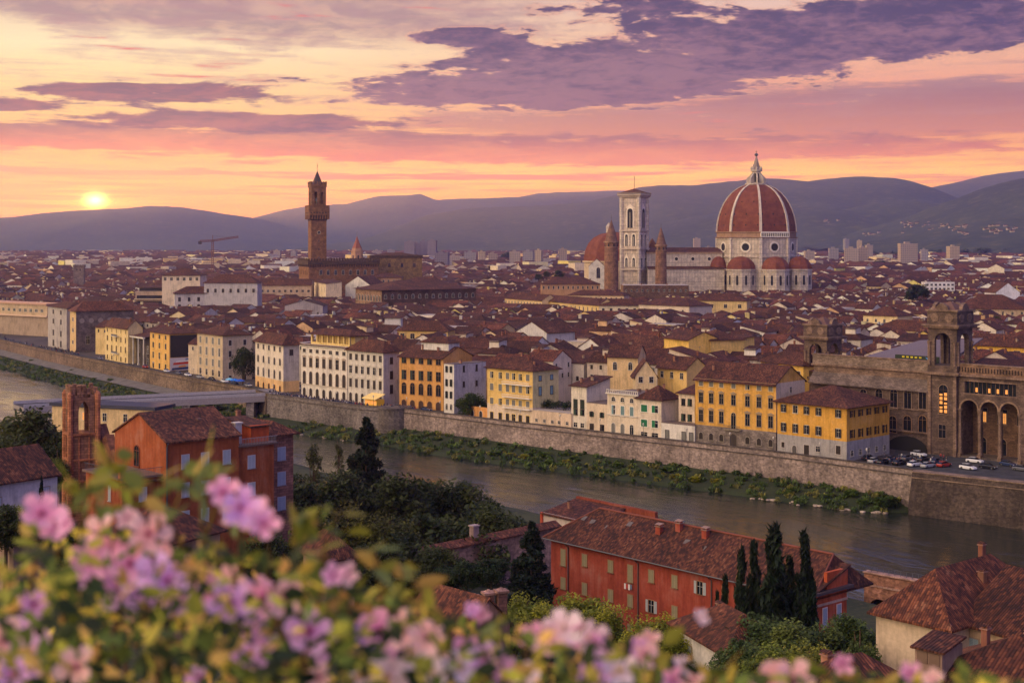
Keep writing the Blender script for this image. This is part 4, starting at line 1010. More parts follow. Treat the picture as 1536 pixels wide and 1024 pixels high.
    b = MB(); b.lathe([(6.6*s,zz(254.8)),(5.4*s,zz(250)),(3.0*s,zz(243)),(1.3*s,zz(236)),(.8*s,zz(234.5))], 8, (0,0), 'stucco', lin(168,150,136), rot=a0)
    for k in range(8): a = a0+k*PI/4; b.lathe([(.7,zz(254.8)),(.9,zz(253)),(.1,zz(249.5))], 6, (7.6*s*math.cos(a), 7.6*s*math.sin(a)), 'stucco', WH)
    b.build('cone', L)
    b = MB(); b.lathe([(.2,zz(235)),(1.5,zz(233.4)),(1.7,zz(232)),(1.1,zz(230.4)),(.1,zz(229.8))], 12, (0,0), 'metal'); b.tube([(0,0,zz(231)),(0,0,zz(226))], .2, 6, 'metal'); b.box(-.9,.9,-.12,.12,zz(228.4),zz(227.8),'metal'); b.build('cross_and_ball', L)
    # tribunes with small domes
    for (dx, dy, rr, px0) in ((-19, -31, 12.6, 0), (10.5, -37, 12.2, 1), (34, -25, 11.0, 2), (-36.5, -12, 7.5, 3)):
        t = empty('tribune', (dx, dy, 0)); t.parent = root
        z0, z1 = zz(402.5), zz(384)
        b = MB(); b.lathe([(rr*1.04,0),(rr*1.04,z0-1.6),(rr*1.12,z0-1.4),(rr*1.12,z0-.2),(rr,z0)], 10, (0,0), 'marble_panels', MAR, rot=.2); b.build('wall', t)
        h = z1-z0; b = MB(); b.lathe([(rr*1.05*math.cos(PI/2*k/6), z0+h*math.sin(PI/2*k/6)) for k in range(6)]+[(.4, z1)], 10, (0,0), 'brick_dome', (1,1,1), rot=.2); b.build('small_dome', t)
        for k in range(5):
            a = .2+PI/10+ (5+k)*PI/5; ap = rr*1.04*math.cos(PI/10)
            bb = MB(); bb.prism(arch_pts(1.9, 8.5), -.3, .05, 'dark', axis='y'); bb.v = [(x, y, z+z0-14) for x, y, z in bb.v]
            c, q = math.cos(a+PI/2), math.sin(a+PI/2); bb.v = [(x*c-(y-ap)*q, x*q+(y-ap)*c, z) for x, y, z in bb.v]; bb.build('window', t)
    # nave with aisle
    x0, x1 = at(968, D)-cx, -Rr*.9; zt = zz(378.5); b = MB()
    b.box(x0, x1, -13, 16, 0, zt, 'marble_panels', MAR); b.box(x0, x1, -13.7, -13, zt-1.2, zt+.3, 'stucco', lin(190,160,130)); nv = b.build('nave', root)
    b = MB(); roof_geo(b, x1-x0, 29, zt+.3, 4.2, 'gable', .8, x0=x0, y0=-13); b.build('roof', nv)
    b = MB(); b.box(x0, x1, -25, -13, 0, zz(402), 'marble_panels', MAR); b.box(x0, x1, -25.5, -25, zz(403.5), zz(401.5), 'stucco', lin(120,96,80)); slab(b, [(x0,-25.6,zz(401.6)),(x1,-25.6,zz(401.6)),(x1,-13,zz(399)),(x0,-13,zz(399))], .3); b.build('aisle', nv)
    b = MB()
    for k in range(4):
        xx = x0+12+k*(x1-x0-18)/3.4
        b.lathe([(2.2,0),(2.2,.3)], 16, (0,0), 'painted', WH); b.lathe([(1.5,.3),(1.5,.36)], 16, (0,0), 'dark')
        n = 64; b.v[-n:] = [(x+xx, -13-z, y+zz(388)) for x, y, z in b.v[-n:]]
    b.build('window', nv)
cathedral()
def bell_tower():
    D = 1290; s = D/F; root = empty('bell_tower', (at(951.5, D), D, 0), R(-30), 'tall square white marble bell tower with pointed windows', 'bell tower'); zz = lambda y: zat(y, D); w = 8.6
    b = MB(); b.box(-w, w, -w, w, 0, zz(297), 'marble_panels', (1.22,1.12,1.05)); sh = b.build('shaft', root)
    for k in range(4):
        a = PI/4+k*PI/2; x, y = w*1.0*math.copysign(1, math.cos(a)), w*math.copysign(1, math.sin(a))
        b = MB(); b.lathe([(1.9,0),(1.9,zz(296))], 8, (x,y), 'marble_panels', (1.3,1.22,1.15), rot=PI/8); b.build('buttress', root)
    b = MB()
    for y in (405, 374, 347): b.box(-w-1.9, w+1.9, -w-1.9, w+1.9, zz(y), zz(y)+1.1, 'stucco', lin(214,196,176))
    b.build('string_course', root)
    b = MB()
    b.add([(-w-1.4,-w-1.4,zz(297)),(w+1.4,-w-1.4,zz(297)),(w+1.4,w+1.4,zz(297)),(-w-1.4,w+1.4,zz(297)),(-w-3,-w-3,zz(293)),(w+3,-w-3,zz(293)),(w+3,w+3,zz(293)),(-w-3,w+3,zz(293))],[(0,1,5,4),(1,2,6,5),(2,3,7,6),(3,0,4,7),(4,5,6,7),(3,2,1,0)],'stucco',lin(196,176,156))
    b.box(-w-3, w+3, -w-3, w+3, zz(293), zz(292), 'stucco', lin(214,196,176))
    for k in range(14):
        x = -w-2.9+k*(2*w+5.4)/13
        for q in range(4): b.box(x, x+.45, -w-3, -w-2.6, zz(292), zz(289.8), 'stucco', lin(190,170,150), rot=(0,0,q*PI/2))
    b.box(-w-3, w+3, -w-3, w+3, zz(289.8), zz(289.2), 'stucco', lin(180,156,136)); b.build('cornice', root)
    b = MB(); b.lathe([(13.5,zz(289.2)),(.2,zz(283))], 4, (0,0), 'roof_tile', rot=PI/4); b.tube([(0,0,zz(284)),(0,0,zz(264))], .22, 6, 'metal'); b.build('roof', root)
    def win(q, x, zb, wd, h, gab=True):
        bb = MB(); bb.prism(arch_pts(wd+2.0, h+1.2), -.5, .0, 'painted', lin(232,218,200), axis='y'); bb.prism(arch_pts(wd, h), -.62, -.5, 'dark', axis='y'); bb.box(-.16,.16,-.8,-.62,0,h*.8,'painted',lin(220,206,190))
        if gab: bb.prism([(-wd*.9,h+.3),(wd*.9,h+.3),(0,h+4.2)], -.45, .0, 'painted', lin(224,206,186), axis='y')
        c, sn = math.cos(q*PI/2), math.sin(q*PI/2); bb.v = [((X+x)*c-(Y-w)*sn, (X+x)*sn+(Y-w)*c, Z+zb) for X, Y, Z in bb.v]; bb.build('window', root)
    for q in range(4):
        win(q, 0, zz(342), 5.2, 17.5)
        for x in (-3.6, 3.6): win(q, x, zz(369), 2.5, 10.5, False); win(q, x, zz(400), 2.3, 8, True)
bell_tower()
def octo_chapel():
    D = 1345; s = D/F; root = empty('domed_chapel', (at(921, D), D, 0), 0, 'lower red eight-sided dome behind the marble bell tower', 'chapel'); zz = lambda y: zat(y, D); r = 46*s
    b = MB(); b.lathe([(r*.98,0),(r*.98,zz(394)),(r*1.04,zz(393)),(r*1.04,zz(391))], 8, (0,0), 'stucco', lin(214,190,160), rot=.1); b.build('drum', root)
    b = MB(); b.lathe([(r*k, zz(y)) for k, y in ((1.0,391),(.99,384),(.94,374),(.84,364.5),(.68,356.5),(.45,351),(.18,348.5),(.1,348))], 8, (0,0), 'brick_dome', rot=.1); b.build('dome', root)
    b = MB(); b.lathe([(2.6,zz(349)),(2.6,zz(341)),(3.1,zz(340.5)),(.2,zz(334))], 8, (-5,0), 'stucco', lin(206,192,180)); b.build('lantern', root)
    for k in range(8):
        a = .1+PI/8+k*PI/4; bb = MB(); ap = r*.98*math.cos(PI/8); bb.prism(arch_pts(3, 8), -.3, .05, 'dark', axis='y'); bb.v = [(x, y, z+20) for x, y, z in bb.v]; c, q = math.cos(a+PI/2), math.sin(a+PI/2); bb.v = [(x*c-(y-ap)*q, x*q+(y-ap)*c, z) for x, y, z in bb.v]; bb.build('window', root)
    D = 1335; r2 = empty('transept_roof_house', (at(969, D), D, 0), 0, 'steep red roofed block right behind the marble bell tower', 'house')
    b = MB(); b.box(0, 14, 0, 24, 0, zat(380, D), 'stucco', lin(196,160,130)); b.build('wall', r2); b = MB(); roof_geo(b, 14, 24, zat(380, D), 14, 'hip', .8); b.build('roof', r2)
    r2.name = 'town_house'
    D = 1275; s = D/F; r3 = empty('church', (at(883, D), D, 0), R(-4), 'plain white gabled church front left of the round brick tower', 'church')
    L = 24*s; z1 = zat(399, D); b = MB(); wall_geo(b, L, 22, 0, z1, zat(388, D)-z1+.12, 'gablex', WHITE); b.build('wall', r3)
    b = MB(); roof_geo(b, L, 22, z1, zat(388, D)-z1, 'gablex', .5); b.build('roof', r3)
    add_win(r3, 0, L, 22, L*.6, zat(417, D), 'arch', 3.2, 9.5, BROWN, lin(170,160,150))
octo_chapel()
def brick_spire(px, wp, ytop, ycone, yb, label):
    D = 1240; s = D/F; r = wp/2*s; root = empty('round_tower', (at(px, D), D, 0), 0, label, 'tower'); zz = lambda y: zat(y, D)
    b = MB(); b.lathe([(r*1.06,0),(r,zz(400)),(r*.94,zz(ycone+3))], 18, (0,0), 'stone', lin(150,110,84)); b.build('shaft', root)
    b = MB(); b.lathe([(r*.96,zz(ycone+3.2)),(r*1.12,zz(ycone+1.8)),(r*1.12,zz(ycone)),(r*.9,zz(ycone)-.1)], 18, (0,0), 'stone', lin(176,140,112)); b.lathe([(r*.96,zz(ycone+9)),(r*1.02,zz(ycone+8.7)),(r*1.02,zz(ycone+8)),(r*.95,zz(ycone+7.8))], 18, (0,0), 'stone', lin(176,140,112)); b.build('cornice', root)
    b = MB(); b.lathe([(r*.92,zz(ycone)),(r*.62,zz(ycone-(ycone-ytop)*.38)),(r*.28,zz(ycone-(ycone-ytop)*.75)),(.25,zz(ytop))], 18, (0,0), 'stone', lin(140,104,86)); b.tube([(0,0,zz(ytop)-1),(0,0,zz(ytop-8))], .14, 5, 'metal'); b.lathe([(.1,zz(ytop-2)),(.5,zz(ytop-3)),(.1,zz(ytop-4))], 8, (0,0), 'metal'); b.build('spire', root)
    for k in range(8):
        a = k*PI/4+.3; bb = MB(); bb.prism(arch_pts(1.1, 2.6), -.15, .2, 'dark', axis='y'); bb.v = [(x, y-r*.97, z+zz(ycone+8)) for x, y, z in bb.v]; c, q = math.cos(a), math.sin(a); bb.v = [(x*c-y*q, x*q+y*c, z) for x, y, z in bb.v]; bb.build('window', root)
brick_spire(917, 21, 330, 362, 428, 'round brown brick tower with conical spire left of the marble bell tower')
brick_spire(991.5, 17, 341, 367, 424, 'slimmer round brick tower with conical spire before the cathedral nave')
def misc_towers():
    D = 1500; s = D/F; r = empty('church_steeple', (at(535.5, D), D, 0), R(20), 'slender church steeple with red conical spire beside the palace tower', 'steeple'); zz = lambda y: zat(y, D)
    b = MB(); b.lathe([(6.4,0),(6.4,zz(378)),(6.9,zz(377)),(6.9,zz(376)),(5.6,zz(375.6)),(5.6,zz(373)),(4.9,zz(372))], 6, (0,0), 'stucco', lin(190,146,116)); b.build('shaft', r)
    b = MB(); b.lathe([(5.3,zz(372)),(2.6,zz(364)),(.2,zz(354))], 6, (0,0), 'tinted', lin(140,80,64)); b.tube([(0,0,zz(355)),(0,0,zz(347))], .22, 5, 'metal'); b.build('spire', r)
    for k in range(6):
        a = (k+.5)*PI/3+PI/2; bb = MB(); bb.prism(arch_pts(1.6, 4.4), -.15, .1, 'dark', axis='y'); bb.v = [(x, y-5.55, z+zz(389)) for x, y, z in bb.v]; c, q = math.cos(a), math.sin(a); bb.v = [(x*c-y*q, x*q+y*c, z) for x, y, z in bb.v]; bb.build('window', r)
    D = 1400; r = empty('stone_tower', (at(119, D), D, 0), R(8), 'plain square grey stone tower rising from low roofs at left', 'tower'); w = 4.9
    b = MB(); b.box(-w, w, -w, w, 0, zat(401, D), 'stone', lin(140,122,116)); b.build('shaft', r)
    b = MB(); b.box(-w-.4, w+.4, -w-.4, w+.4, zat(401, D), zat(398.6, D), 'stone', lin(124,106,98)); crenel(b, -w-.4, w+.4, -w-.4, w+.4, zat(398.6, D), 5, 1.1, 1.2, lin(124,106,98)); b.build('parapet', r)
    for k in (-1.6, 1.6): bb = MB(); bb.box(k-.5, k+.5, -w-.05, -w+.1, zat(406, D), zat(406, D)+2, 'dark'); bb.build('window', r)
    # crane
    D = 1800; s = D/F; r = empty('tower_crane', (at(319, D), D, 0), R(12), 'distant red-brown tower crane standing over the left roofs', 'crane'); z0, z1 = 0, zat(361, D); C = lin(112,56,44)
    def lattice(b, p, q, w, n, t):
        p, q = Vector(p), Vector(q); d = (q-p).normalized(); u = d.cross(Vector((0,1,0)) if abs(d.y) < .9 else Vector((1,0,0))).normalized(); v = d.cross(u)
        cs = [(u*a+v*c)*w for a, c in ((-1,-1),(1,-1),(1,1),(-1,1))]
        for c in cs: b.tube([tuple(p+c), tuple(q+c)], .38, 4, 'painted', t)
        for i in range(n):
            a = p+(q-p)*i/n; e = p+(q-p)*(i+1)/n
            for k in range(4): b.tube([tuple(a+cs[k]), tuple(e+cs[(k+1)%4])], .2, 3, 'painted', t)
    b = MB(); lattice(b, (0,0,z0), (0,0,z1), 1.2, 22, C); b.build('mast', r)
    b = MB(); lattice(b, (0,0,z1), (32,-3,z1+5), .9, 18, C); b.tube([(0,0,z1+6),(20,-2,z1+4.6)], .1, 4, 'metal'); b.build('jib', r)
    b = MB(); lattice(b, (0,0,z1), (-16,2,z1-.5), .9, 8, C); b.build('counter_jib', r)
    b = MB(); b.box(-18,-13.5,.6,3.4,z1-4.5,z1-.5,'painted',lin(50,44,48)); b.build('counterweight', r)
    b = MB(); b.box(-1.6,1.6,-1.6,1.6,z1-1.5,z1+1.5,'painted',lin(110,80,80)); b.tube([(0,0,z1),(0,0,z1+7)], .35, 4, 'painted', C); b.build('cab', r)
misc_towers()
# ------------------------------------------------------------------ library with loggia towers, at right
LST = lin(112,92,80); LST2 = lin(142,116,98)
def library():
    ln = offs(BANK, 33); A = hit(ln, 1218); B = hit(ln, 1400)
    ang = math.atan2(B[1]-A[1], B[0]-A[0]); root = empty('library', (A[0], A[1], 0), ang, 'large brown stone library with loggia towers and tall arched portico', 'library')
    ca, sa = math.cos(ang), math.sin(ang)
    def ux(px, y=0.0):   # local x of a bearing on the plane local-y = y
        a = (px-768.0)/F; ox, oy = A[0]-sa*y, A[1]+ca*y
        return (a*oy-ox)/(ca-a*sa)
    def dz(x, py, y=0.0): return zat(py, A[1]+sa*x+ca*y)
    xt0, xt1 = ux(1394), ux(1437); W = xt1-xt0; zc = dz(xt0, 558)
    xR = ux(1620)
    xm = (xt0+xt1)/2
    zt = lambda py: dz(xm, py)
    # left wing
    b = MB(); b.box(0, xt0, 0, 24, 0, zc-4.4, 'stone', LST); b.box(-.3, xt0, 1.4, 23, zc-4.4, zc-.4, 'stone', LST2)
    b.box(-.8, xt0+.1, .8, 24, zc-.4, zc+.1, 'stone', LST2); b.box(-.6, xt0, 1.2, 2.0, zc+.1, zc+2.6, 'stone', lin(140,120,104)); b.box(-.8, xt0, 1.0, 2.2, zc+2.6, zc+2.9, 'stone', LST2)
    wing = b.build('wing', root)
    b = MB(); slab(b, [(-.5,-1.2,zc-5.0),(xt0,-1.2,zc-5.0),(xt0,1.4,zc-2.2),(-.5,1.4,zc-2.2)], .3, 'stone', lin(120,104,94)); b.build('lean_to_roof', wing)
    for px in (1295, 1318.5, 1340.7, 1361.6, 1384): x = ux(px); add_win(root, 0, 0, 0, x, dz(x, 613), 'arch', 2.1, 5.4, BROWN, LST2)
    for px in (1318, 1339, 1361, 1384): x = ux(px); add_win(root, 0, 0, 0, x, dz(x, 648), 'arch', 2.3, 4.4, BROWN, lin(150,112,80))
    b = MB(); x0, x1 = ux(1332), ux(1391); b.prism([(x0,0),(x1,0)]+[(x1-(x1-x0)*(.5-.5*math.cos(PI*k/8)), .6+3.4*math.sin(PI*k/8)) for k in range(9)], -.25, .0, 'dark', axis='y'); b.build('cellar_arch', root)
    b = MB(); b.box(0, xt0, -.35, -.02, dz(xt0,651), dz(xt0,651)+.4, 'stone', LST2); b.box(0, xt0, -.3, -.02, dz(xt0,617), dz(xt0,617)+.3, 'stone', LST2); b.build('string_course', root)
    # tower (twice)
    def tower(x0, y0, name='loggia_tower'):
        t = empty(name, (x0, y0, 0)); t.parent = root; w = W/2; ztop = zt(461.5); zb = zt(548); zcor = zt(489); zs = zt(512)
        b = MB(); b.box(-w, w, -w, w, 0, zc, 'stone', LST)
        for sx in (-1, 1): b.box(sx*w-(.9 if sx > 0 else 0)+.0, sx*w+(0 if sx > 0 else .9), -w-.35, -w, 0, zc-.4, 'stone', LST2)
        b.box(-w-.9, w+.9, -w-.9, w+.9, zc-.4, zc+.3, 'stone', LST2); b.box(-w-.1, w+.1, -w-.1, w+.1, zc+.3, zb+.0, 'stone', LST); b.build('base', t)
        b = MB()
        def side(bb): arch_bay(bb, -w+.02, w-.02, zb, zcor, 4.5, zs, -w, -w+.9, 'stone', LST)
        four(b, w, side); b.box(-w+.9, w-.9, -w+.9, w-.9, zcor-.8, zcor-.2, 'stone', LST); b.build('belvedere', t)
        for q in range(4):
            b = MB()
            for sx in (-1, 1): b.lathe([(.38,zb),(.3,zb+.4),(.26,zs-1),(.42,zs-.3),(.42,zs)], 10, (sx*(w-.5), -w-.15), 'stone', LST2)
            a = q*PI/2; c, s2 = math.cos(a), math.sin(a); b.v = [(x*c-y*s2, x*s2+y*c, z) for x, y, z in b.v]; b.build('columns', t)
        b = MB(); b.box(-w-1.3, w+1.3, -w-1.3, w+1.3, zcor, zcor+.45, 'stone', LST2); b.box(-w-.9, w+.9, -w-.9, w+.9, zcor-.5, zcor-.003, 'stone', LST2); b.build('cornice', t)
        b = MB(); b.box(-w-.2, w+.2, -w-.2, w+.2, zcor+.45, ztop-.9, 'stone', LST); b.box(-w-.6, w+.6, -w-.6, w+.6, ztop-.9, ztop-.5, 'stone', LST2)
        for q in range(4):
            for sx in (-.5, .5):
                bb = MB(); bb.lathe([(1.15,0),(1.15,.14),(.9,.14)], 14, (0,0), 'stone', LST2); bb.v = [(x+sx*w, -w-.2-z, y+(zcor+ztop)/2-.2) for x, y, z in bb.v]; c, s2 = math.cos(q*PI/2), math.sin(q*PI/2); b.add([(x*c-y*s2, x*s2+y*c, z) for x, y, z in bb.v], bb.f, 'stone', LST2)
        b.build('attic', t)
        b = MB()
        for q in range(4):
            bb = MB(); bb.prism([(-1.8,0),(1.8,0),(1.5,.9),(.7,1.5),(0,1.8),(-.7,1.5),(-1.5,.9)], -.5, .5, 'stone', LST2, axis='y'); bb.v = [(x, y-w+.2, z+ztop-.5) for x, y, z in bb.v]; c, s2 = math.cos(q*PI/2), math.sin(q*PI/2); b.add([(x*c-y*s2, x*s2+y*c, z) for x, y, z in bb.v], bb.f, 'stone', LST2)
        b.lathe([(w*1.1,ztop-.5),(w*.3,ztop+1.2),(.2,ztop+1.6)], 4, (0,0), 'tinted', lin(110,80,66), rot=PI/4); b.build('crown', t)
        return t
    t1 = tower(xm, W/2-.6)
    # tower windows
    o = add_win(root, 0, 0, 0, xm+.3, zt(620), 'archlit', 2.6, 7.6, lin(90,60,40), LST2); o.location.y = -.65
    o = add_win(root, 0, 0, 0, xm, zt(656), 'plain', 2.0, 3.4, BROWN, LST2); o.location.y = -.65
    # rear tower
    aR = (1234.5-768)/F; D2 = 442.0
    gx, gy = aR*D2, D2; lx = (gx-A[0])*ca+(gy-A[1])*sa; ly = -(gx-A[0])*sa+(gy-A[1])*ca
    tower(lx, ly).location.z = -7.6
    # right pavilion with portico
    b = MB(); x0 = xt1+.2; xb = [ux(p) for p in (1454, 1484, 1514)]; bw = xb[1]-xb[0]; xe = xb[2]+bw/2; zs = dz(xb[1], 616); zb1 = dz(xb[1], 596)
    left = xb[0]-bw/2
    for x in xb: arch_bay(b, x-bw/2, x+bw/2, 4.0, zb1, bw*.84, zs, 0, 1.2, 'stone', LST)
    b.box(x0, left, 0, 1.2, 0, zb1, 'stone', LST); b.box(xe, xR, 0, 1.2, 0, zb1, 'stone', LST)
    b.box(left, xe, 7, 7.6, 0, zb1, 'stone', lin(120,92,72)); b.box(left-.3, left, 1.2, 7, 0, zb1, 'stone', LST); b.box(xe, xe+.3, 1.2, 7, 0, zb1, 'stone', LST)
    b.box(left, xe, 0, 7, 0, .5, 'stone', lin(110,96,88))
    # strip window recess
    wx0, wx1, wz0, wz1 = ux(1447), ux(1524), dz(xb[1], 592), dz(xb[1], 574)
    b.box(x0, wx0, 0, 1.2, zb1, zc-.4, 'stone', LST); b.box(wx1, xR, 0, 1.2, zb1, zc-.4, 'stone', LST); b.box(wx0, wx1, 0, 1.2, zb1, wz0, 'stone', LST); b.box(wx0, wx1, 0, 1.2, wz1, zc-.4, 'stone', LST)
    b.box(x0, xR, 7.6, 26, 0, zc-.4, 'stone', LST)
    b.box(x0, xR, 1.2, 7.6, zc-.8, zc-.4, 'stone', LST); b.box(x0, xR, 1.2, 7, zb1, zb1+.3, 'stone', LST)
    b.box(x0, xR, -.8, .0, zc-.4, zc+.1, 'stone', LST2); b.box(x0, xR, 0, 26, zc-.4, zc+.1, 'stone', LST2); b.box(x0, xR, .2, 1.0, zc+.1, zc+2.6, 'stone', lin(140,110,88)); b.box(x0, xR, 0, 1.2, zc+2.6, zc+2.9, 'stone', LST2)
    b.build('portico_wall', root)
    for x in [xb[0]-bw/2, xb[0]+bw/2, xb[1]+bw/2, xb[2]+bw/2]:
        b = MB()
        b.box(x-bw*.09, x+bw*.09, -.4, 1.2, 0, 1.0, 'stone', LST2); b.lathe([(.62,1.0),(.62,1.3),(.5,1.4),(.42,zs-1.3),(.46,zs-1.1),(.7,zs-.3),(.7,zs)], 14, (x,.3), 'stone', LST2); b.build('column', root)
        b = MB(); b.box(x-bw*.08+.01, x+bw*.08-.01, .65, 1.19, .5, 4.1, 'stone', LST); b.build('pier', root)
    b = MB()
    for x in xb:
        n = 12; r0, r1 = bw*.42, bw*.42+.45; pts = [(x-r1*math.cos(PI*k/n), zs+r1*math.sin(PI*k/n)) for k in range(n+1)]+[(x+r0*math.cos(PI*k/n), zs+r0*math.sin(PI*k/n)) for k in range(n+1)]
        b.prism(pts[::-1], -.22, -.0, 'stone', lin(150,122,100), axis='y')
    b.build('archivolt', root)
    for x in xb:
        o = add_win(root, 0, 0, 0, x, 8.6, 'plain', bw*.5, 3.8, BROWN, LST2); o.location.y = 6.95
        o = add_win(root, 0, 0, 0, x+bw*.12, 8.8, 'lit', .9, 2.6, BROWN, LST2); o.location.y = 6.85
        o = add_win(root, 0, 0, 0, x, .6, 'arch', 2.2, 4.2, BROWN, LST2); o.location.y = 6.95
    b = MB(); b.box(wx0, wx1, .7, .9, wz0, wz1, 'glass')
    for k in range(13): b.box(wx0+(wx1-wx0)*k/12-.08, wx0+(wx1-wx0)*k/12+.08, .55, .7, wz0, wz1, 'stone', LST)
    for k in (2, 5, 7, 9): b.box(wx0+(wx1-wx0)*(k+.3)/12, wx0+(wx1-wx0)*(k+.8)/12, .62, .69, wz0+.4, wz0+1.5, 'warm_light')
    b.build('window', root)
    b = MB(); b.box(wx0-.3, wx1+.3, -.15, 0, wz1, wz1+.35, 'stone', LST2); b.box(wx0-.3, wx1+.3, -.15, 0, wz0-.35, wz0, 'stone', LST2); b.build('window_surround', root)
    b = MB()
    for k in range(60): b.box(x0+k*.8, x0+k*.8+.35, .1, .2, zc+.7, zc+1.9, 'stone', lin(70,54,44))
    b.build('frieze', root)
    b = MB(); slab(b, [(x0,2,zc+1.5),(xR,2,zc+1.5),(xR,13,zc+3.6),(x0,13,zc+3.6)], .2, t=(.6,.55,.55)); slab(b, [(xR,24,zc+1.5),(x0,24,zc+1.5),(x0,13,zc+3.6),(xR,13,zc+3.6)], .2, t=(.6,.55,.55)); b.build('roof', root)
    # grey sloping courtyard roof and green netting
    b = MB(); slab(b, [(xt0*.22,7,zc+1.0),(xt0-.5,7,zc+1.0),(xt0-.5,30,zc+7.6),(xt0*.45,30,zc+6.0)], .3, 'tinted', lin(112,100,104)); b.build('courtyard_roof', root)
    b = MB(); b.box(xt0*.62, xt0-.6, 6.2, 6.4, zc+.2, zc+3.6, 'painted', lin(24,40,24))
    for k in range(5): b.box(xt0*(.68+.035*k), xt0*(.70+.035*k), 6.1, 6.2, zc+2.9, zc+3.3, 'painted', lin(200,180,30))
    x = xt0*.9; b.prism([(x-1,zc+3.3),(x-.4,zc+2.7),(x,zc+1.9),(x+.4,zc+2.7),(x+1,zc+3.3),(x+.3,zc+3.1),(x,zc+2.8),(x-.3,zc+3.1)][::-1], 6.1, 6.2, 'painted', lin(60,140,220), axis='y'); b.build('netting', root)
    for i in range(7):
        for y in (4, 14, 22):
            x = -2+ (xR+2)*i/6; keep(A[0]+ca*x-sa*y, A[1]+sa*x+ca*y, 10)
    keep(gx, gy, 9)
    for i in range(12):   # open square in front
        x = 10+(xR)*i/12; keep(A[0]+ca*x+sa*10, A[1]+sa*x-ca*10, 9)
library()
# ------------------------------------------------------------------ distinctive blocks inside the town
def mid(label, x0, x1, ye0, ye1, h, depth, roof='hip', rise=3.0, col=CREAM, rows=(), cols=0, scols=0, low=None, chim=1, mat='stucco', name='town_house', cat='house', ov=.8, key=None, rt=TERR, srows=None):
    D0 = (H-h)*F/(ye0-YH); D1 = (H-h)*F/(ye1-YH); A = (at(x0, D0), D0); B = (at(x1, D1), D1)
    L = math.hypot(B[0]-A[0], B[1]-A[1]); ang = math.atan2(B[1]-A[1], B[0]-A[0])
    rnd_ = random.Random(int(x0+ye0)); ch = [(rnd_.uniform(.15,.85)*L, rnd_.uniform(.2,.8)*depth) for _ in range(chim)]
    r = house(label, A, ang, L, depth, 0, h, col, roof, rise, ov, low, name, cat, None, ch, rt, mat)
    for (d, hh, w, st) in rows:
        for k in range(cols): add_win(r, 0, L, depth, L*(k+.5)/cols, h-d-hh, st, w, hh)
    for (d, hh, w, st) in (srows or rows):
        for k in range(scols):
            add_win(r, 1, L, depth, depth*(k+.5)/scols, h-d-hh, st, w, hh)
    n = (-math.sin(ang), math.cos(ang)); k1 = max(1, int(L/9)); k2 = max(1, int(depth/9))
    for i in range(k1+1):
        for j in range(k2+1): keep(A[0]+(B[0]-A[0])*i/k1+n[0]*depth*j/k2, A[1]+(B[1]-A[1])*i/k1+n[1]*depth*j/k2, 7.5)
    RIV2.append((x0, x1, ye0, label)); return r
RIV2 = []
W2 = [(1.0,1.7,1.1,'closed'),(4.6,1.8,1.1,'closed')]
mid('broad white villa with brown hipped roof in the left roofscape', 262, 376, 440, 439, 22, 16, 'hip', 4.5, lin(216,206,196), [(2.6,2.8,1.8,'closed'),(7.4,2.8,1.8,'closed')], 8, name='villa', cat='villa', chim=2)
mid('tall white block with red roof behind the broad white villa', 306, 386, 424, 424, 29, 18, 'hip', 5.5, lin(206,198,192), [(4,2.6,1.7,'closed')], 7, chim=2)
mid('small pavilion with pointed red roof above the left villas', 243, 300, 413, 413, 33, 22, 'hip', 5, CREAM, [(1.5,2,1.8,'plain')], 6, chim=0)
mid('low red-roofed wing in front of the pointed pavilion', 226, 292, 428.5, 428, 25, 14, 'hip', 4.5, lin(196,150,110), [(1.5,2,1.4,'plain')], 6, chim=1)
r = mid('modern beige building with dark glazed bands and flat terraces', 203, 262, 437, 437, 21.5, 14, 'flat', .3, lin(190,164,140), [], 0, chim=0, name='office_building', cat='building')
for z0_, d0_ in ((12.5,-.5),(16.5,.6)):
    b = MB(); b.box(1, r['L']-1, -.12, .0, z0_, z0_+2.2, 'glass'); b.build('glazing', r); b = MB(); b.box(-.5, r['L']+.5, -1.6, .0, z0_-.5, z0_-.1, 'stucco', CREAM); b.build('terrace', r)
b = MB(); roof_geo(b, r['L']*.8, 9, 24.2, 1.4, 'shed', 1.2, t=(.7,.7,.75), x0=2, y0=3); b.box(2, r['L']*.8+2, 3, 12, 21, 24.1, 'glass'); b.build('rooftop_room', r)
mid('long low grey-cream block with small square windows below the palace', 389, 467, 427, 427, 23, 16, 'gable', 4.4, lin(206,178,150), [(4,1.8,1.8,'plain'),(9,2,1.8,'plain')], 9, chim=2)
mid('narrow cream house with lit left face beside the long grey-cream block', 467, 489, 421, 425, 25, 12, 'shed', 1.6, lin(240,216,180), [(3,4,1.2,'closed'),(10,4,1.2,'closed')], 5, chim=1)
mid('cream block with tall windows wedged before the stone palace', 488, 506, 424, 424, 24, 14, 'hip', 3.0, lin(236,212,178), [(3,3.4,1.2,'closed'),(9,3.4,1.2,'closed')], 3, chim=1)
mid('white gabled hall front above the dark stone palace roof', 518, 556, 427, 427.6, 22.5, 22, 'gablex', 7, WHITE, [(1,5,2,'arch')], 1, chim=0)
mid('long brown roofed range directly behind the dark stone palace', 556, 602, 416, 416, 28, 20, 'hip', 3.6, lin(180,140,110), [(2,2,1.4,'plain')], 6, chim=2)
mid('brown hipped range right of the hall behind the dark stone palace', 600, 668, 424, 424, 27, 20, 'hip', 4.0, lin(170,140,96), [(3,2,1.6,'plain')], 6, chim=1)
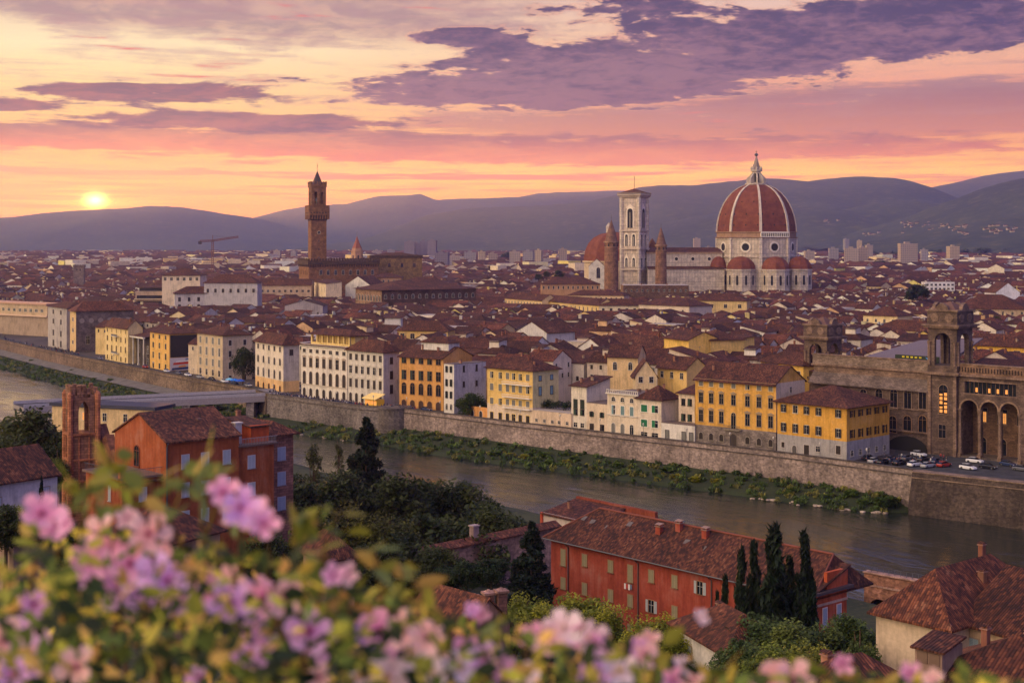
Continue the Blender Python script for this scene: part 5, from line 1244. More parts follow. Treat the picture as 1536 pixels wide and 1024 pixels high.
r = mid('very long dark stone palace with rows of small windows', 573, 714, 435, 432.6, 24, 46, 'hip', 6, lin(104,78,68), [(3,3,1.8,'arch'),(11,2.4,1.6,'closed')], 14, chim=2, mat='stone', name='palazzo', cat='palazzo', ov=1.6)
L_ = r['L']; b = MB(); b.box(-.14, -.02, .5, 45.5, -1, 8, 'stucco', lin(226,206,182)); b.box(-.1, -.02, .5, 45.5, 8, 23.5, 'stone', lin(160,126,100)); b.build('side_wall', r)  # upper stone tinted lighter to show light on the left face; pale base
for k in range(9): add_win(r, 3, L_, 46, 3+k*5, 16, 'arch', 2.2, 4.0, BROWN, PALE).location.x = -.15; add_win(r, 3, L_, 46, 3+k*5, 2, 'arch', 2.0, 4.0, BROWN, PALE).location.x = -.15
mid('long yellow convent range with narrow windows, left half', 757, 813, 446, 450, 18, 12, 'gable', 3.6, lin(240,206,150), [(2.0,3,1.1,'closed')], 12, chim=2)
mid('long yellow convent range with narrow windows, right half', 813, 898, 450, 457, 17.5, 12, 'gable', 3.6, lin(240,206,140), [(2.0,3,1.1,'closed')], 14, chim=1)
mid('cream house joined to the right end of the long yellow range', 899, 958, 457, 457, 17.5, 13, 'gable', 3.6, lin(240,222,184), [(2.2,2.6,1.6,'closed')], 5, chim=2)
mid('grey-white gabled house right of the long yellow range', 958, 1034, 456, 459, 18, 22, 'hip', 4.4, lin(226,206,184), [(2.5,2,1.4,'plain')], 4, chim=1)
mid('cream block with rooftop gables before the round brick tower', 853, 936, 442, 443, 20, 14, 'hip', 3.2, lin(238,206,164), [(1.6,2,1.2,'closed')], 11, chim=2)
mid('low dark stone range at the foot of the slimmer round tower', 935, 1033, 428, 428, 24, 26, 'flat', .3, lin(120,92,76), [(3,1.6,1.2,'plain')], 12, chim=2, mat='stone')
mid('broad brown roofed block left of the marble bell tower foot', 812, 900, 426, 426, 24, 24, 'hip', 5, lin(196,150,110), [(1.5,2.4,1.2,'closed')], 12, chim=2)
mid('yellow block with four dark square windows in front of the cathedral', 1036, 1120, 450, 451, 20, 16, 'hip', 4.2, lin(236,204,140), [(2.4,2.2,2,'plain')], 4, chim=2)
mid('long brown-roofed ochre house with seven shuttered windows', 906, 994, 514, 519, 17, 12, 'gable', 3.4, lin(240,190,110), [(1.8,2.4,1.4,'closed'),(5.4,2.2,1.3,'closed')], 7, chim=3)
mid('tall blank yellow house with a single small window', 996, 1033, 505, 509, 21, 13, 'gable', 2.6, lin(246,200,104), [(8,1.8,1.2,'plain')], 1, chim=1)
mid('yellow gabled house joined to the blank yellow one', 1033, 1066, 506, 510, 20.5, 14, 'hip', 3.2, lin(244,204,120), [(1.8,2,1.3,'plain')], 2, chim=1)
mid('square yellow block at the right end of the yellow group', 1070, 1098, 507, 509, 20, 12, 'shed', 1.0, lin(246,206,116), [(9,1.8,1.2,'plain')], 2, chim=0)
mid('blank cream house wall above the white tower house', 911, 957, 533, 534, 20, 13, 'gable', 3.2, lin(240,206,150), [(2,2.4,1.2,'arch')], 2, chim=2)
mid('little cream gabled house above the ornate villa', 953, 985, 562, 562, 16, 9, 'gablex', 4.4, lin(238,210,160), [(.6,1.7,1.2,'half')], 2, chim=1)
mid('small yellow house with dark brown shed roof near the ochre palazzo', 986, 1030, 548, 552, 18, 9, 'gable', 3.0, lin(240,200,120), [(1.6,1.8,1.2,'plain')], 3, chim=1)
mid('white house with blank gable in the middle rooftops', 866, 905, 521, 523, 17, 15, 'gablex', 3.6, WHITE, [(3,1.5,1,'plain')], 1, chim=1)
mid('cream house left of the white blank gable', 828, 864, 524, 524, 16.5, 10, 'hip', 3.2, lin(242,210,150), [(1.5,1.8,1.2,'plain')], 3, chim=1)
mid('pale grey house with broad blank gable wall', 776, 820, 495, 498, 19, 16, 'gablex', 4.0, lin(214,208,204), [(2,1.2,1,'round')], 1, chim=0)
mid('long roofed yellow house behind the orange palazzo', 596, 672, 495, 496, 18, 12, 'hip', 4.0, lin(240,200,124), [(1.4,2.2,1.8,'plain')], 5, chim=2)
mid('blank white plaster house among the roofs behind the seven-bay palazzo', 577, 601, 476, 476, 20, 12, 'shed', 1.5, WHITE, [], 0, chim=1)
mid('grey-roofed warehouse among the roofs left of centre', 427, 484, 458, 458, 18, 22, 'gablex', 3.4, lin(180,168,166), [(4,1.5,1.2,'plain')], 4, chim=0, rt=(.6,.75,.9))
mid('very large dark red hipped roof building behind the right library tower', 1428, 1540, 462, 464, 17, 30, 'hip', 8, lin(196,170,140), [(1.5,2,1.2,'plain')], 8, chim=1, name='market_hall', cat='hall')
mid('cream gabled house left of the right library tower', 1295, 1346, 472, 474, 17, 16, 'hip', 4.5, lin(242,214,160), [(2,1.6,1.2,'plain')], 4, chim=1)
mid('wide cream house with brown roof behind the library courtyard', 1312, 1396, 493, 497, 16, 13, 'hip', 4.2, lin(240,214,160), [(1.6,2,1.2,'half')], 6, chim=2)
mid('long yellow block with dark windows behind the library portico', 1452, 1580, 515, 521, 19, 13, 'gable', 3.6, lin(244,190,80), [(1.8,2.2,2.2,'plain')], 6, chim=2)
mid('white modern block with balconies at far right', 1388, 1432, 423, 423, 22, 12, 'flat', .3, lin(240,236,236), [(1.5,1.6,2,'plain'),(5,1.6,2,'plain')], 7, chim=0)
mid('white barn-like gabled house at the right edge', 1494, 1530, 438, 438, 19, 26, 'gablex', 7, lin(232,230,236), [], 0, chim=0)
mid('yellow house with hipped roof directly left of the library wing', 1141, 1205, 541, 548, 17.5, 11, 'hip', 3.6, lin(244,196,96), [(2,2.4,1.3,'closed')], 5, chim=1)
mid('white stepped wall house between the yellow corner house and library', 1207, 1246, 552, 562, 16, 8, 'shed', 1.2, lin(222,214,214), [(3,1.5,1,'plain')], 2, chim=1)
# ------------------------------------------------------------------ the roofscape
rnd = random.Random(11)
WALLC = [lin(236,222,200), lin(240,214,168), lin(232,220,206), lin(228,206,176), lin(242,206,140), lin(214,196,176), lin(244,236,224), lin(226,184,140), lin(200,184,168), lin(244,214,120)]
WNAME = ['cream', 'sandy', 'white', 'beige', 'yellow', 'buff', 'bright white', 'apricot', 'grey', 'lemon']
RTINT = [(.82,.78,.78),(1.0,.88,.85),(.62,.6,.6),(.75,.68,.68),(1.2,1.02,.95),(.55,.53,.55)]
LMK = [(at(1135,1300),1300,50), (at(1025,1300),1300,30),(at(975,1300),1300,30),(at(1065,1300),1300,30), (at(921,1340),1340,34), (at(951,1290),1290,18), (at(895,1290),1290,16),(at(1090,1285),1285,34),(at(1180,1290),1290,34),
       (at(917,1240),1240,9), (at(992,1240),1240,8), (at(480,1200),1200,22), (at(500,1215),1215,30), (at(535,1235),1235,30),(at(595,1265),1265,34), (at(455,1205),1205,26),(at(535,1500),1500,9),(at(119,1400),1400,8),(at(319,1800),1800,6)]
def lot_ok(x, y, r):
    for zx, zy, zr in NZ.get((int(x//40), int(y//40)), ()):
        if (x-zx)**2+(y-zy)**2 < (zr+r*.6)**2: return False
    for zx, zy, zr in LMK:
        if (x-zx)**2+(y-zy)**2 < (zr+r*.3)**2: return False
    return True
NZ = {}
for k_ in range(-8,84,8):
    for D_ in range(740,930,14): keep(at(k_,D_), D_, 8) if D_ < 900-.6*abs(k_-20) else None
for z in ZONES:
    for i in (-1,0,1):
        for j in (-1,0,1): NZ.setdefault((int(z[0]//40)+i, int(z[1]//40)+j), []).append(z)
cand = []; gaps = []
BL = [p for p in BANK]
def bank_d(x, y): return -seg_dist(x, y, BL)
def gen(Dmin, Dmax, cell, hmin, hmax, th, skip=.05):
    c, s = math.cos(th), math.sin(th); n = int(Dmax*1.1/cell)+1
    for i in range(-n, n+1):
        for j in range(-n//2, n+1):
            u = i*cell*1.12+rnd.uniform(-.10,.10)*cell; v = j*cell*.86+rnd.uniform(-.08,.08)*cell
            if (i % 5 == 0): continue_street = rnd.random() < .5
            x = u*c-v*s; y = u*s+v*c
            x += 16*math.sin(y*.006+1)+7*math.sin(y*.017); y += 12*math.sin(x*.008)
            if y < Dmin or y > Dmax or abs(x/y) > .378: continue
            bd = bank_d(x, y) if y < 3000 else 99
            if bd < 17: continue
            if rnd.random() < skip: gaps.append((x, y)); continue
            sz = cell*rnd.uniform(.75,1.12)*(1.9 if rnd.random() < .07 else 1)
            if not lot_ok(x, y, sz*.5): continue
            loc_h = hmin+(hmax-hmin)*((.5+.5*mnoise.noise(Vector((x*.012, y*.012, 2))))*.35+.65*rnd.random())
            o = th+(PI/2 if rnd.random() < .38 else 0)+rnd.uniform(-.07,.07)+.3*math.sin(x*.004+y*.0025)
            cand.append((y, x, y, sz, cell*rnd.uniform(.72,.90), loc_h, o))
th0 = math.atan2(-.75,.66)
gen(380, 640, 14.0, 11, 18.5, th0, .05)
gen(640, 850, 14.5, 9, 15.5, th0+.05, .05)
gen(850, 1300, 16.0, 8.5, 15, th0+.1, .05)
gen(1300, 2100, 20, 9, 18, th0+.35, .07)
gen(2100, 3600, 30, 9, 22, th0-.2, .16)
gen(3600, 6200, 50, 8, 24, th0+.2, .3)
cand.sort()
print('houses', len(cand))
NIND = 225
def facing(o, x, y):
    out = []
    d = Vector((-x, -y)).normalized()
    for s, a in ((0, o-PI/2), (1, o), (2, o+PI/2), (3, o+PI)):
        out.append((math.cos(a)*d.x+math.sin(a)*d.y, s))
    out.sort(reverse=True); return out
def pick(x, y):
    k = rnd.random()
    ci = rnd.choices(range(10), [20,16,14,12,10,8,12,5,5,5])[0]
    kind = rnd.choices(['gable','hip','gablex','shed','flat'], [40,24,14,11,9])[0]
    return ci, kind, rnd.choice(RTINT)
def anchor(px):
    best = None
    for x0, x1, k in RIV:
        d = 0 if x0 <= px <= x1 else min(abs(px-x0), abs(px-x1))
        if best is None or d < best[0]: best = (d, k)
    return best[1]
ind = []
for n_, (k_, x, y, L, Dp, h, o) in enumerate(cand[:NIND]):
    ci, kind, rt = pick(x, y); rise = min(L if kind == 'gablex' else Dp, L if kind == 'hip' else 99)*rnd.uniform(.2,.28)
    if kind == 'flat': rise = .3
    c, s = math.cos(o), math.sin(o); p = (x-(L/2)*c+(Dp/2)*s, y-(L/2)*s-(Dp/2)*c)
    if kind == 'shed' and facing(o, x, y)[0][1] in (2,): kind = 'gable'
    nch = rnd.choice([0,1,1,2,2]); ch = [(rnd.uniform(.15,.85)*L, rnd.uniform(.15,.85)*Dp) for _ in range(nch)]
    an = [(rnd.uniform(.2,.8)*L, rnd.uniform(.3,.7)*Dp)] if rnd.random() < .28 else []
    r = house(None, p, o, L, Dp, 0, h, WALLC[ci], kind, rise, rnd.uniform(.3,.7), None, 'town_house', 'house', 'houses in the roofscape behind the riverside row', ch, rt, 'stucco', an)
    f = facing(o, x, y); m = 0; shs = rnd.choice([BROWN, DKGREEN, GREY, BROWN]); st = rnd.choice(['closed','half','plain','closed'])
    for q, (dt, side) in enumerate(f[:2]):
        if dt < .25: continue
        wl = L if side in (0,2) else Dp; k = max(1, min(5, int(wl/3.2))); k = rnd.randint(max(1,k-1), k)
        rows = 1 if y > 560 else 2
        if q == 1 and rnd.random() < .35: continue
        for row in range(rows):
            for w in range(k):
                if rnd.random() < .12: continue
                add_win(r, side, L, Dp, wl*(w+.5)/k, h-2.8-row*3.3, st, 1.0, 1.5, shs); m += 1
    if rnd.random() < .22 and kind in ('gable','hip','flat') and L > 9:   # roof terrace room
        b = MB(); x0 = L*rnd.uniform(.15,.45); w = L*.34; zt_ = h+rise+1.2; b.box(x0, x0+w, Dp*.3, Dp*.75, h-.5, zt_, 'stucco', WALLC[ci]); roof_geo(b, w, Dp*.45, zt_, .9, 'shed' , .35, rt, x0=x0, y0=Dp*.3); b.build('roof_room', r)
    ind.append((r, x, y, ci, kind, L, nch, bool(an), h))
# labels: every house by look, riverside neighbour in front of it and place in its row
grp = {}
for t in ind:
    r, x, y, ci, kind = t[:5]; px = 768+x/y*F; grp.setdefault((anchor(px), WNAME[ci], kind), []).append((px, y, t))
KN = {'gable':'ridge-roofed', 'hip':'hip-roofed', 'gablex':'gable-fronted', 'shed':'lean-to roofed', 'flat':'flat-roofed'}
ORD = ['first','second','third','fourth','fifth','sixth','seventh','eighth','ninth']
for (an, cn, kind), ms in grp.items():
    ms.sort(key=lambda q: q[1])
    for i, (px, y, t) in enumerate(ms):
        sz = 'wide' if t[5] > 14.5 else 'small' if t[5] < 11.5 else 'mid-sized'
        lab = f"{sz} {cn} {KN[kind]} house" + (f", {ORD[min(i,8)]} nearest" if len(ms) > 1 else '') + f" behind the {an}"
        if len(lab.split()) > 16: lab = lab.replace('mid-sized ', '')
        t[0]['label'] = lab
# everything farther away: one mass of roofs
W = MB()
for (k_, x, y, L, Dp, h, o) in cand[NIND:]:
    ci, kind, rt = pick(x, y)
    if y > 1500 and kind == 'gablex': kind = 'hip'
    if y > 2000 and rnd.random() < .16: kind = 'flat'; h *= rnd.uniform(1.0,1.5)
    rise = .3 if kind == 'flat' else min(Dp, L)*.24
    kw = rnd.uniform(.9,1.15); wc = tuple(min(.85, c*kw) for c in WALLC[ci])
    b = MB(); wall_geo(b, L, Dp, 0, h, rise, kind, wc, x0=-L/2, y0=-Dp/2)
    roof_geo(b, L, Dp, h, rise, kind, .6, rt, x0=-L/2, y0=-Dp/2)
    if y < 1500:
        for q, (dt, side) in enumerate(facing(o, x, y)[:2]):
            if dt < .3: continue
            wl = L if side in (0,2) else Dp; k = max(1, int(wl/3.4))
            for w in range(k):
                if rnd.random() < .2: continue
                sx, sy, sr = side_tf(side, L, Dp, wl*(w+.5)/k); c2, s2 = math.cos(sr), math.sin(sr)
                vs = [(-.5,-.04,0),(.5,-.04,0),(.5,-.04,1.5),(-.5,-.04,1.5)]
                b.add([(sx-L/2+a*c2-bb*s2, sy-Dp/2+a*s2+bb*c2, z+h-2.9) for a, bb, z in vs], [(0,1,2,3)], 'tinted', BROWN)
        for _ in range(rnd.choice([0,0,1,2])):
            cx, cy = rnd.uniform(-.4,.4)*L, rnd.uniform(-.3,.3)*Dp; sx_ = rnd.uniform(.3,1.3); b.box(cx-sx_,cx+sx_,cy-.4,cy+.4,h,h+rise+rnd.uniform(.0,.8),'stucco',tuple(c*.7 for c in wc))
    c, s = math.cos(o), math.sin(o); of = len(W.v); W.v += [(x+a*c-bb*s, y+a*s+bb*c, z) for a, bb, z in b.v]
    for f, m_, t in zip(b.f, b.m, b.t): W.f.append([of+i for i in f]); W.m.append(W.mi(b.mats[m_])); W.t.append(t)
print('mass faces', len(W.f))
tag(W.build('distant_houses'), 'dense mass of far brown-roofed houses spreading to the foothills', 'houses', kind='stuff')
# ------------------------------------------------------------------ tall blocks on the skyline
def m_farblock():
    m, nt, b = new_mat('far_block'); uv = uvn(nt)
    br = nt.nodes.new('ShaderNodeTexBrick'); br.offset = 0.0; setin(nt, br.inputs['Vector'], uv); br.inputs['Scale'].default_value = 1
    br.inputs['Brick Width'].default_value = 3.4; br.inputs['Row Height'].default_value = 3.2; br.inputs['Mortar Size'].default_value = .85; br.inputs['Mortar Smooth'].default_value = 0
    br.inputs['Color1'].default_value = (.25,.25,.28,1); br.inputs['Color2'].default_value = (.4,.4,.42,1); br.inputs['Mortar'].default_value = (1,1,1,1)
    setin(nt, b.inputs['Base Color'], mixc(nt, 1.0, tint(nt), V(nt, br.outputs[0]), 'MULTIPLY'))
m_farblock()
def tall(px0, px1, ytop, D, col, i, label):
    x0, x1 = at(px0, D), at(px1, D); z = zat(ytop+(5 if px0 > 655 or px0 < 600 else 0), D); r = empty('apartment_block', (x0, D, 0), rnd.uniform(-.2,.2), label, 'apartment block', 'tall blocks on the skyline')
    b = MB(); w = x1-x0; d = rnd.uniform(12,22); b.box(0, w, 0, d, 0, z, 'far_block', col); b.build('wall', r)
    b = MB(); b.box(-.4, w+.4, -.4, d+.4, z, z+.9, 'tinted', col); b.box(w*.3, w*.6, d*.3, d*.7, z+.9, z+4, 'tinted', tuple(c*.8 for c in col)); b.build('roof', r)
    LMK.append(((x0+x1)/2, D, w*.5))
BLK = [(606,622,363,3600),(622,631,365,3650),(630,642,362,3700),(641,654,361,3600),(696,714,374,2900),(718,728,373,3000),(733,746,376,2800),(764,780,373,2700),(784,800,372,2700),(802,812,371,2600),(652,672,380,2500),(672,690,379,2600),
 (838,850,369,2600),(1041,1051,353,4200),(1060,1070,366,3800),(1072,1079,368,3500),(1208,1222,372,3100),(1244,1258,368,3000),(1267,1288,368,2700),(1288,1302,367,2750),(1268,1274,354,4800),(1286,1293,356,4600),
 (1300,1310,363,3500),(1351,1377,361,2500),(1425,1440,365,3100),(1382,1392,370,2900),(560,572,371,3800),(582,592,370,3900),(10,17,374,4000),(410,420,371,3900),(436,444,372,3600)]
PC = [lin(160,146,142), lin(142,136,146), lin(176,158,142), lin(152,136,132)]
def where(px):
    for a, t in ((60,'far left plain'),(460,'plain left of the palace tower'),(600,'plain right of the palace tower'),(660,'dark cluster under the blue hill'),(760,'plain left of the domes'),(880,'plain beside the lower red dome'),(1080,'gap between bell tower and great dome'),(1245,'plain just right of the great dome'),(1345,'foothill edge right of the dome'),(1600,'foothill edge at far right')):
        if px < a: return t
cnt = {}
for b_ in BLK: cnt.setdefault(where(b_[0]), []).append(b_)
TW = ['first','second','third','fourth','fifth','sixth','seventh','eighth','ninth','tenth','eleventh']
for k, ms in cnt.items():
    ms.sort()
    for i, (a, b_, y, D) in enumerate(ms):
        dark = 600 < a < 655
        tall(a, b_, y, D, lin(120,112,130) if dark else PC[i%4], i, f"distant tall block, {TW[i]} from left, {k}")

# hamlets on the right-hand slopes
HILLS = [o for o in COL.objects if o.name.startswith('hills')]
hb_ = MB(); wall_geo(hb_, 16, 11, -2, 7, 3, 'gable', lin(176,160,148)); roof_geo(hb_, 16, 11, 7, 3, 'gable', .6); hm = hb_.mesh('hill_house'); rh = random.Random(5)
bpy.context.view_layer.update()
for (cx, cy, sx, sy, n_) in ((1362,337,14,3,12),(1412,341,30,4,20),(1502,344,26,5,18),(1445,349,14,3,6),(1310,352,30,4,8),(1245,332,22,3,4)):
    for _ in range(n_):
        px, py = rh.gauss(cx, sx*.55), rh.gauss(cy, sy*.6); d = Vector((at(px,1), 1, (YH-py)/F)); best = None
        for o in HILLS:
            ok, loc, nn, ix = o.ray_cast(Vector((0,0,H)), d.normalized())
            if ok and (best is None or loc.y < best.y): best = loc.copy()
        if best is None or best.y < 2500: continue
        k = rh.uniform(.45,.9); o = inst(hm, 'hill_house', None, tuple(best), rh.uniform(-.6,.6), k); tag(o, 'pale farmhouse in a scattered hamlet on the right-hand hill slopes', 'house', 'houses of the hillside hamlets')
# ------------------------------------------------------------------ near bank: houses, bridge, walls
def dirs(A, B):
    L = math.hypot(B[0]-A[0], B[1]-A[1]); ang = math.atan2(B[1]-A[1], B[0]-A[0]); return L, ang, (-math.sin(ang), math.cos(ang))
def near_win(root, side, L, Dp, u, z, w, h, shut, fr, open_=False, style=None):
    # window with its own sub-parts: frame, pane, two shutters, sill
    x, y, r = side_tf(side, L, Dp, u); e = empty('window', (x, y, z), r); e.parent = root
    key = ('nw', round(w,2), round(h,2), shut, fr, open_)
    if key not in WCACHE:
        f = MB(); t = .11
        f.box(-w/2-t,-w/2,-.07,.02,0,h,'painted',fr); f.box(w/2,w/2+t,-.07,.02,0,h,'painted',fr); f.box(-w/2-t,w/2+t,-.07,.02,h,h+t,'painted',fr)
        f.box(-.025,.025,-.05,-.015,0,h,'painted',(.5,.5,.48)); f.box(-w/2,w/2,-.045,-.012,h*.6,h*.6+.04,'painted',(.5,.5,.48))
        p = MB(); p.box(-w/2,w/2,-.012,.02,0,h,'glass')
        s = MB(); s.box(-w/2-.2,w/2+.2,-.18,.02,-.1,0,'stone',fr)
        q = MB(); W2 = w/2
        q.box(0,W2-.015,-.035,.0,.01,h-.01,'painted',shut)
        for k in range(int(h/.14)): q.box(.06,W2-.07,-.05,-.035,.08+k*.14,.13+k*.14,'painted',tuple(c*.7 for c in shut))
        WCACHE[key] = (f.mesh('frame'), p.mesh('pane'), s.mesh('sill'), q.mesh('shutter'))
    a, b, c, d = WCACHE[key]
    inst(a, 'frame', e); inst(b, 'pane', e); inst(c, 'sill', e)
    if open_:
        inst(d, 'shutter', e, (w/2+.1, -.08, 0), R(8)); inst(d, 'shutter', e, (-w/2-.1, -.08, 0), R(-8), (-1,1,1))
    else:
        inst(d, 'shutter', e, (.008, -.02, 0)); inst(d, 'shutter', e, (-.008, -.02, 0), 0, (-1,1,1))
    return e
RED = lin(164,74,56); ORR = lin(166,86,48); PSH = lin(176,182,186)
def big_red():
    A = (6.0, 218.6); B = (38.8, 181.3); L, ang, n = dirs(A, B); Dp = 11.5; ze = 10.0; z0 = -5.5
    r = empty('riverside_house', (A[0], A[1], z0), ang, 'long red house with brown tiled roof on the near river bank', 'house'); h = ze-z0
    b = MB(); b.box(0, L-5.6, 0, Dp, -4, h, 'stucco', RED); b.build('wall', r)
    b = MB(); rise = 4.4; X0, X1, Y0, Y1 = -.9, L+.2, -.9, Dp+.7; rx0, rx1 = 4.8, L-1.5
    vs = [(X0,Y0,h-.05),(X1,Y0,h-.05),(X1,Y1,h-.05),(X0,Y1,h-.05),(X0,Y0,h-.3),(X1,Y0,h-.3),(X1,Y1,h-.3),(X0,Y1,h-.3),(rx0,Dp/2,h+rise),(rx1,Dp/2,h+rise)]
    b.add(vs, [(0,1,9,8),(1,2,9),(2,3,8,9),(3,0,8),(7,6,5,4),(0,4,5,1),(1,5,6,2),(2,6,7,3),(3,7,4,0)], 'roof_tile', (.85,.8,.8))
    b.tube([(rx0,Dp/2,h+rise+.03),(rx1,Dp/2,h+rise+.03)], .17, 6, 'tinted', lin(124,66,50)); b.tube([(X0,Y0,h),(rx0,Dp/2,h+rise+.03)], .15, 6, 'tinted', lin(116,64,50)); b.tube([(X1,Y0,h),(rx1,Dp/2,h+rise+.03)], .15, 6, 'tinted', lin(116,64,50))
    ro = b.build('roof', r)
    for i, (px, yr) in enumerate(((957, .66), (974,.84), (1016,.8))):
        a = (px-768)/F; x = far_side(A, (math.cos(ang), math.sin(ang)), px)+ (yr-.5)*4; y = Dp/2*yr
        k = MB(); w_ = .55; k.box(-w_, w_, -.45, .45, -1, 1.3, 'stucco', lin(170,80,58)); k.box(-w_-.12, w_+.12, -.57, .57, 1.3, 1.45, 'tinted', lin(140,110,96)); slab(k, [(-.7,-.5,1.75),(.7,-.5,1.75),(.7,.5,1.95),(-.7,.5,1.95)], .08, 'tinted', lin(150,120,104)); k.box(-.5,-.35,-.3,.3,1.45,1.7,'stucco',lin(200,92,62)); k.box(.35,.5,-.3,.3,1.45,1.7,'stucco',lin(200,92,62))
        k.build('chimney', ro, (x, y, h+rise*y/(Dp/2))).scale = (.8,.8,.8)
    rq = random.Random(3)
    for i in range(9):   # skylights and slipped vents
        x, y = rq.uniform(3, L-5), rq.uniform(.8, Dp*.36); k = MB(); slab(k, [(-.45,-.35,.12),(.45,-.35,.12),(.45,.35,.62),(-.45,.35,.62)], .12, 'tinted', lin(104,94,90)); k.build('roof_vent', ro, (x, y, h+rise*y/(Dp/2)-.12), rq.uniform(-.2,.2))
    sg = lin(150,140,110)
    for px, zt in ((845,1),(877,1),(916,1),(945.5,1),(977,1),(1012,1),(1050,1),(1088,1),(1160,1),(1200,1)):
        u = far_side(A, (math.cos(ang), math.sin(ang)), px)
        for row in range(3):
            op = (px == 1050 and row == 0) or (px == 977 and row == 1) or (px == 1050 and row == 1)
            tall_ = 2.5 if (px in (845,945.5) and row == 0) else 1.75
            near_win(r, 0, L, Dp, u, h-3.2-row*4.3-(tall_-1.75), 1.0, tall_, PSH if op else sg, lin(150,110,80), op)
    for px in (853, 958, 1068):
        u = far_side(A, (math.cos(ang), math.sin(ang)), px); b = MB(); b.tube([(u,-.9,h-.3),(u,-.15,h-.9),(u,-.15,-2)], .09, 6, 'metal'); b.build('downpipe', r)
    b = MB(); b.tube([(X0,Y0-.05,h-.18),(X1,Y0-.05,h-.18)], .1, 6, 'metal'); b.build('gutter', r)
    # washing on the sill and small balcony at left
    u = far_side(A, (math.cos(ang), math.sin(ang)), 945.5); lz = h-4.1
    lo = empty('laundry', (A[0]+math.cos(ang)*u, A[1]+math.sin(ang)*u, z0+lz), ang, 'white and red laundry hanging under a window of the long red house', 'laundry')
    b = MB(); b.box(-.8,.8,-.5,-.46,0,.04,'metal'); b.build('rail', lo)
    for k, c in enumerate((lin(220,214,210), lin(190,60,50), lin(230,226,220), lin(110,120,140))): b = MB(); b.box(-.75+k*.4,-.42+k*.4,-.52,-.49,-.8+.15*(k%2),0,'painted',c); b.build('cloth', lo)
    # orange end wing with raised parapet
    x0, dw = L-5.6, 6.2; col = lin(206,96,56); b = MB(); b.box(x0, L+.2, -.5, dw, -4, h+.4, 'stucco', col); w = b.build('end_wing', r)
    b = MB(); b.box(x0-.5, L+.9, -1.2, dw+.6, h+.4, h+.75, 'tinted', lin(90,74,70)); b.build('cornice', w); b = MB(); b.box(x0-.05, L+.3, -.6, dw+.1, h-1.2, h-.9, 'stucco', lin(226,180,150)); b.build('string_course', w); b = MB(); b.box(x0-.05, L+.3, -.6, dw+.1, h-6.2, h-5.8, 'stucco', lin(214,170,150)); b.build('string_course', w)
    b = MB(); roof_geo(b, 5.8, dw+.5, h+.75, 2.6, 'shed', .4, x0=x0, y0=-.5); b.box(L-.2, L+.3, dw*.3, dw+.1, h+.6, h+2.9, 'stucco', col); b.build('roof', w)
    for v in (1.5, 4.5):
        for row in range(3):
            o = near_win(w, 1, L+.2, dw, v, h-3.9-row*4.6, .85, 2.3, PSH, lin(232,206,190))
    return r
big_red()
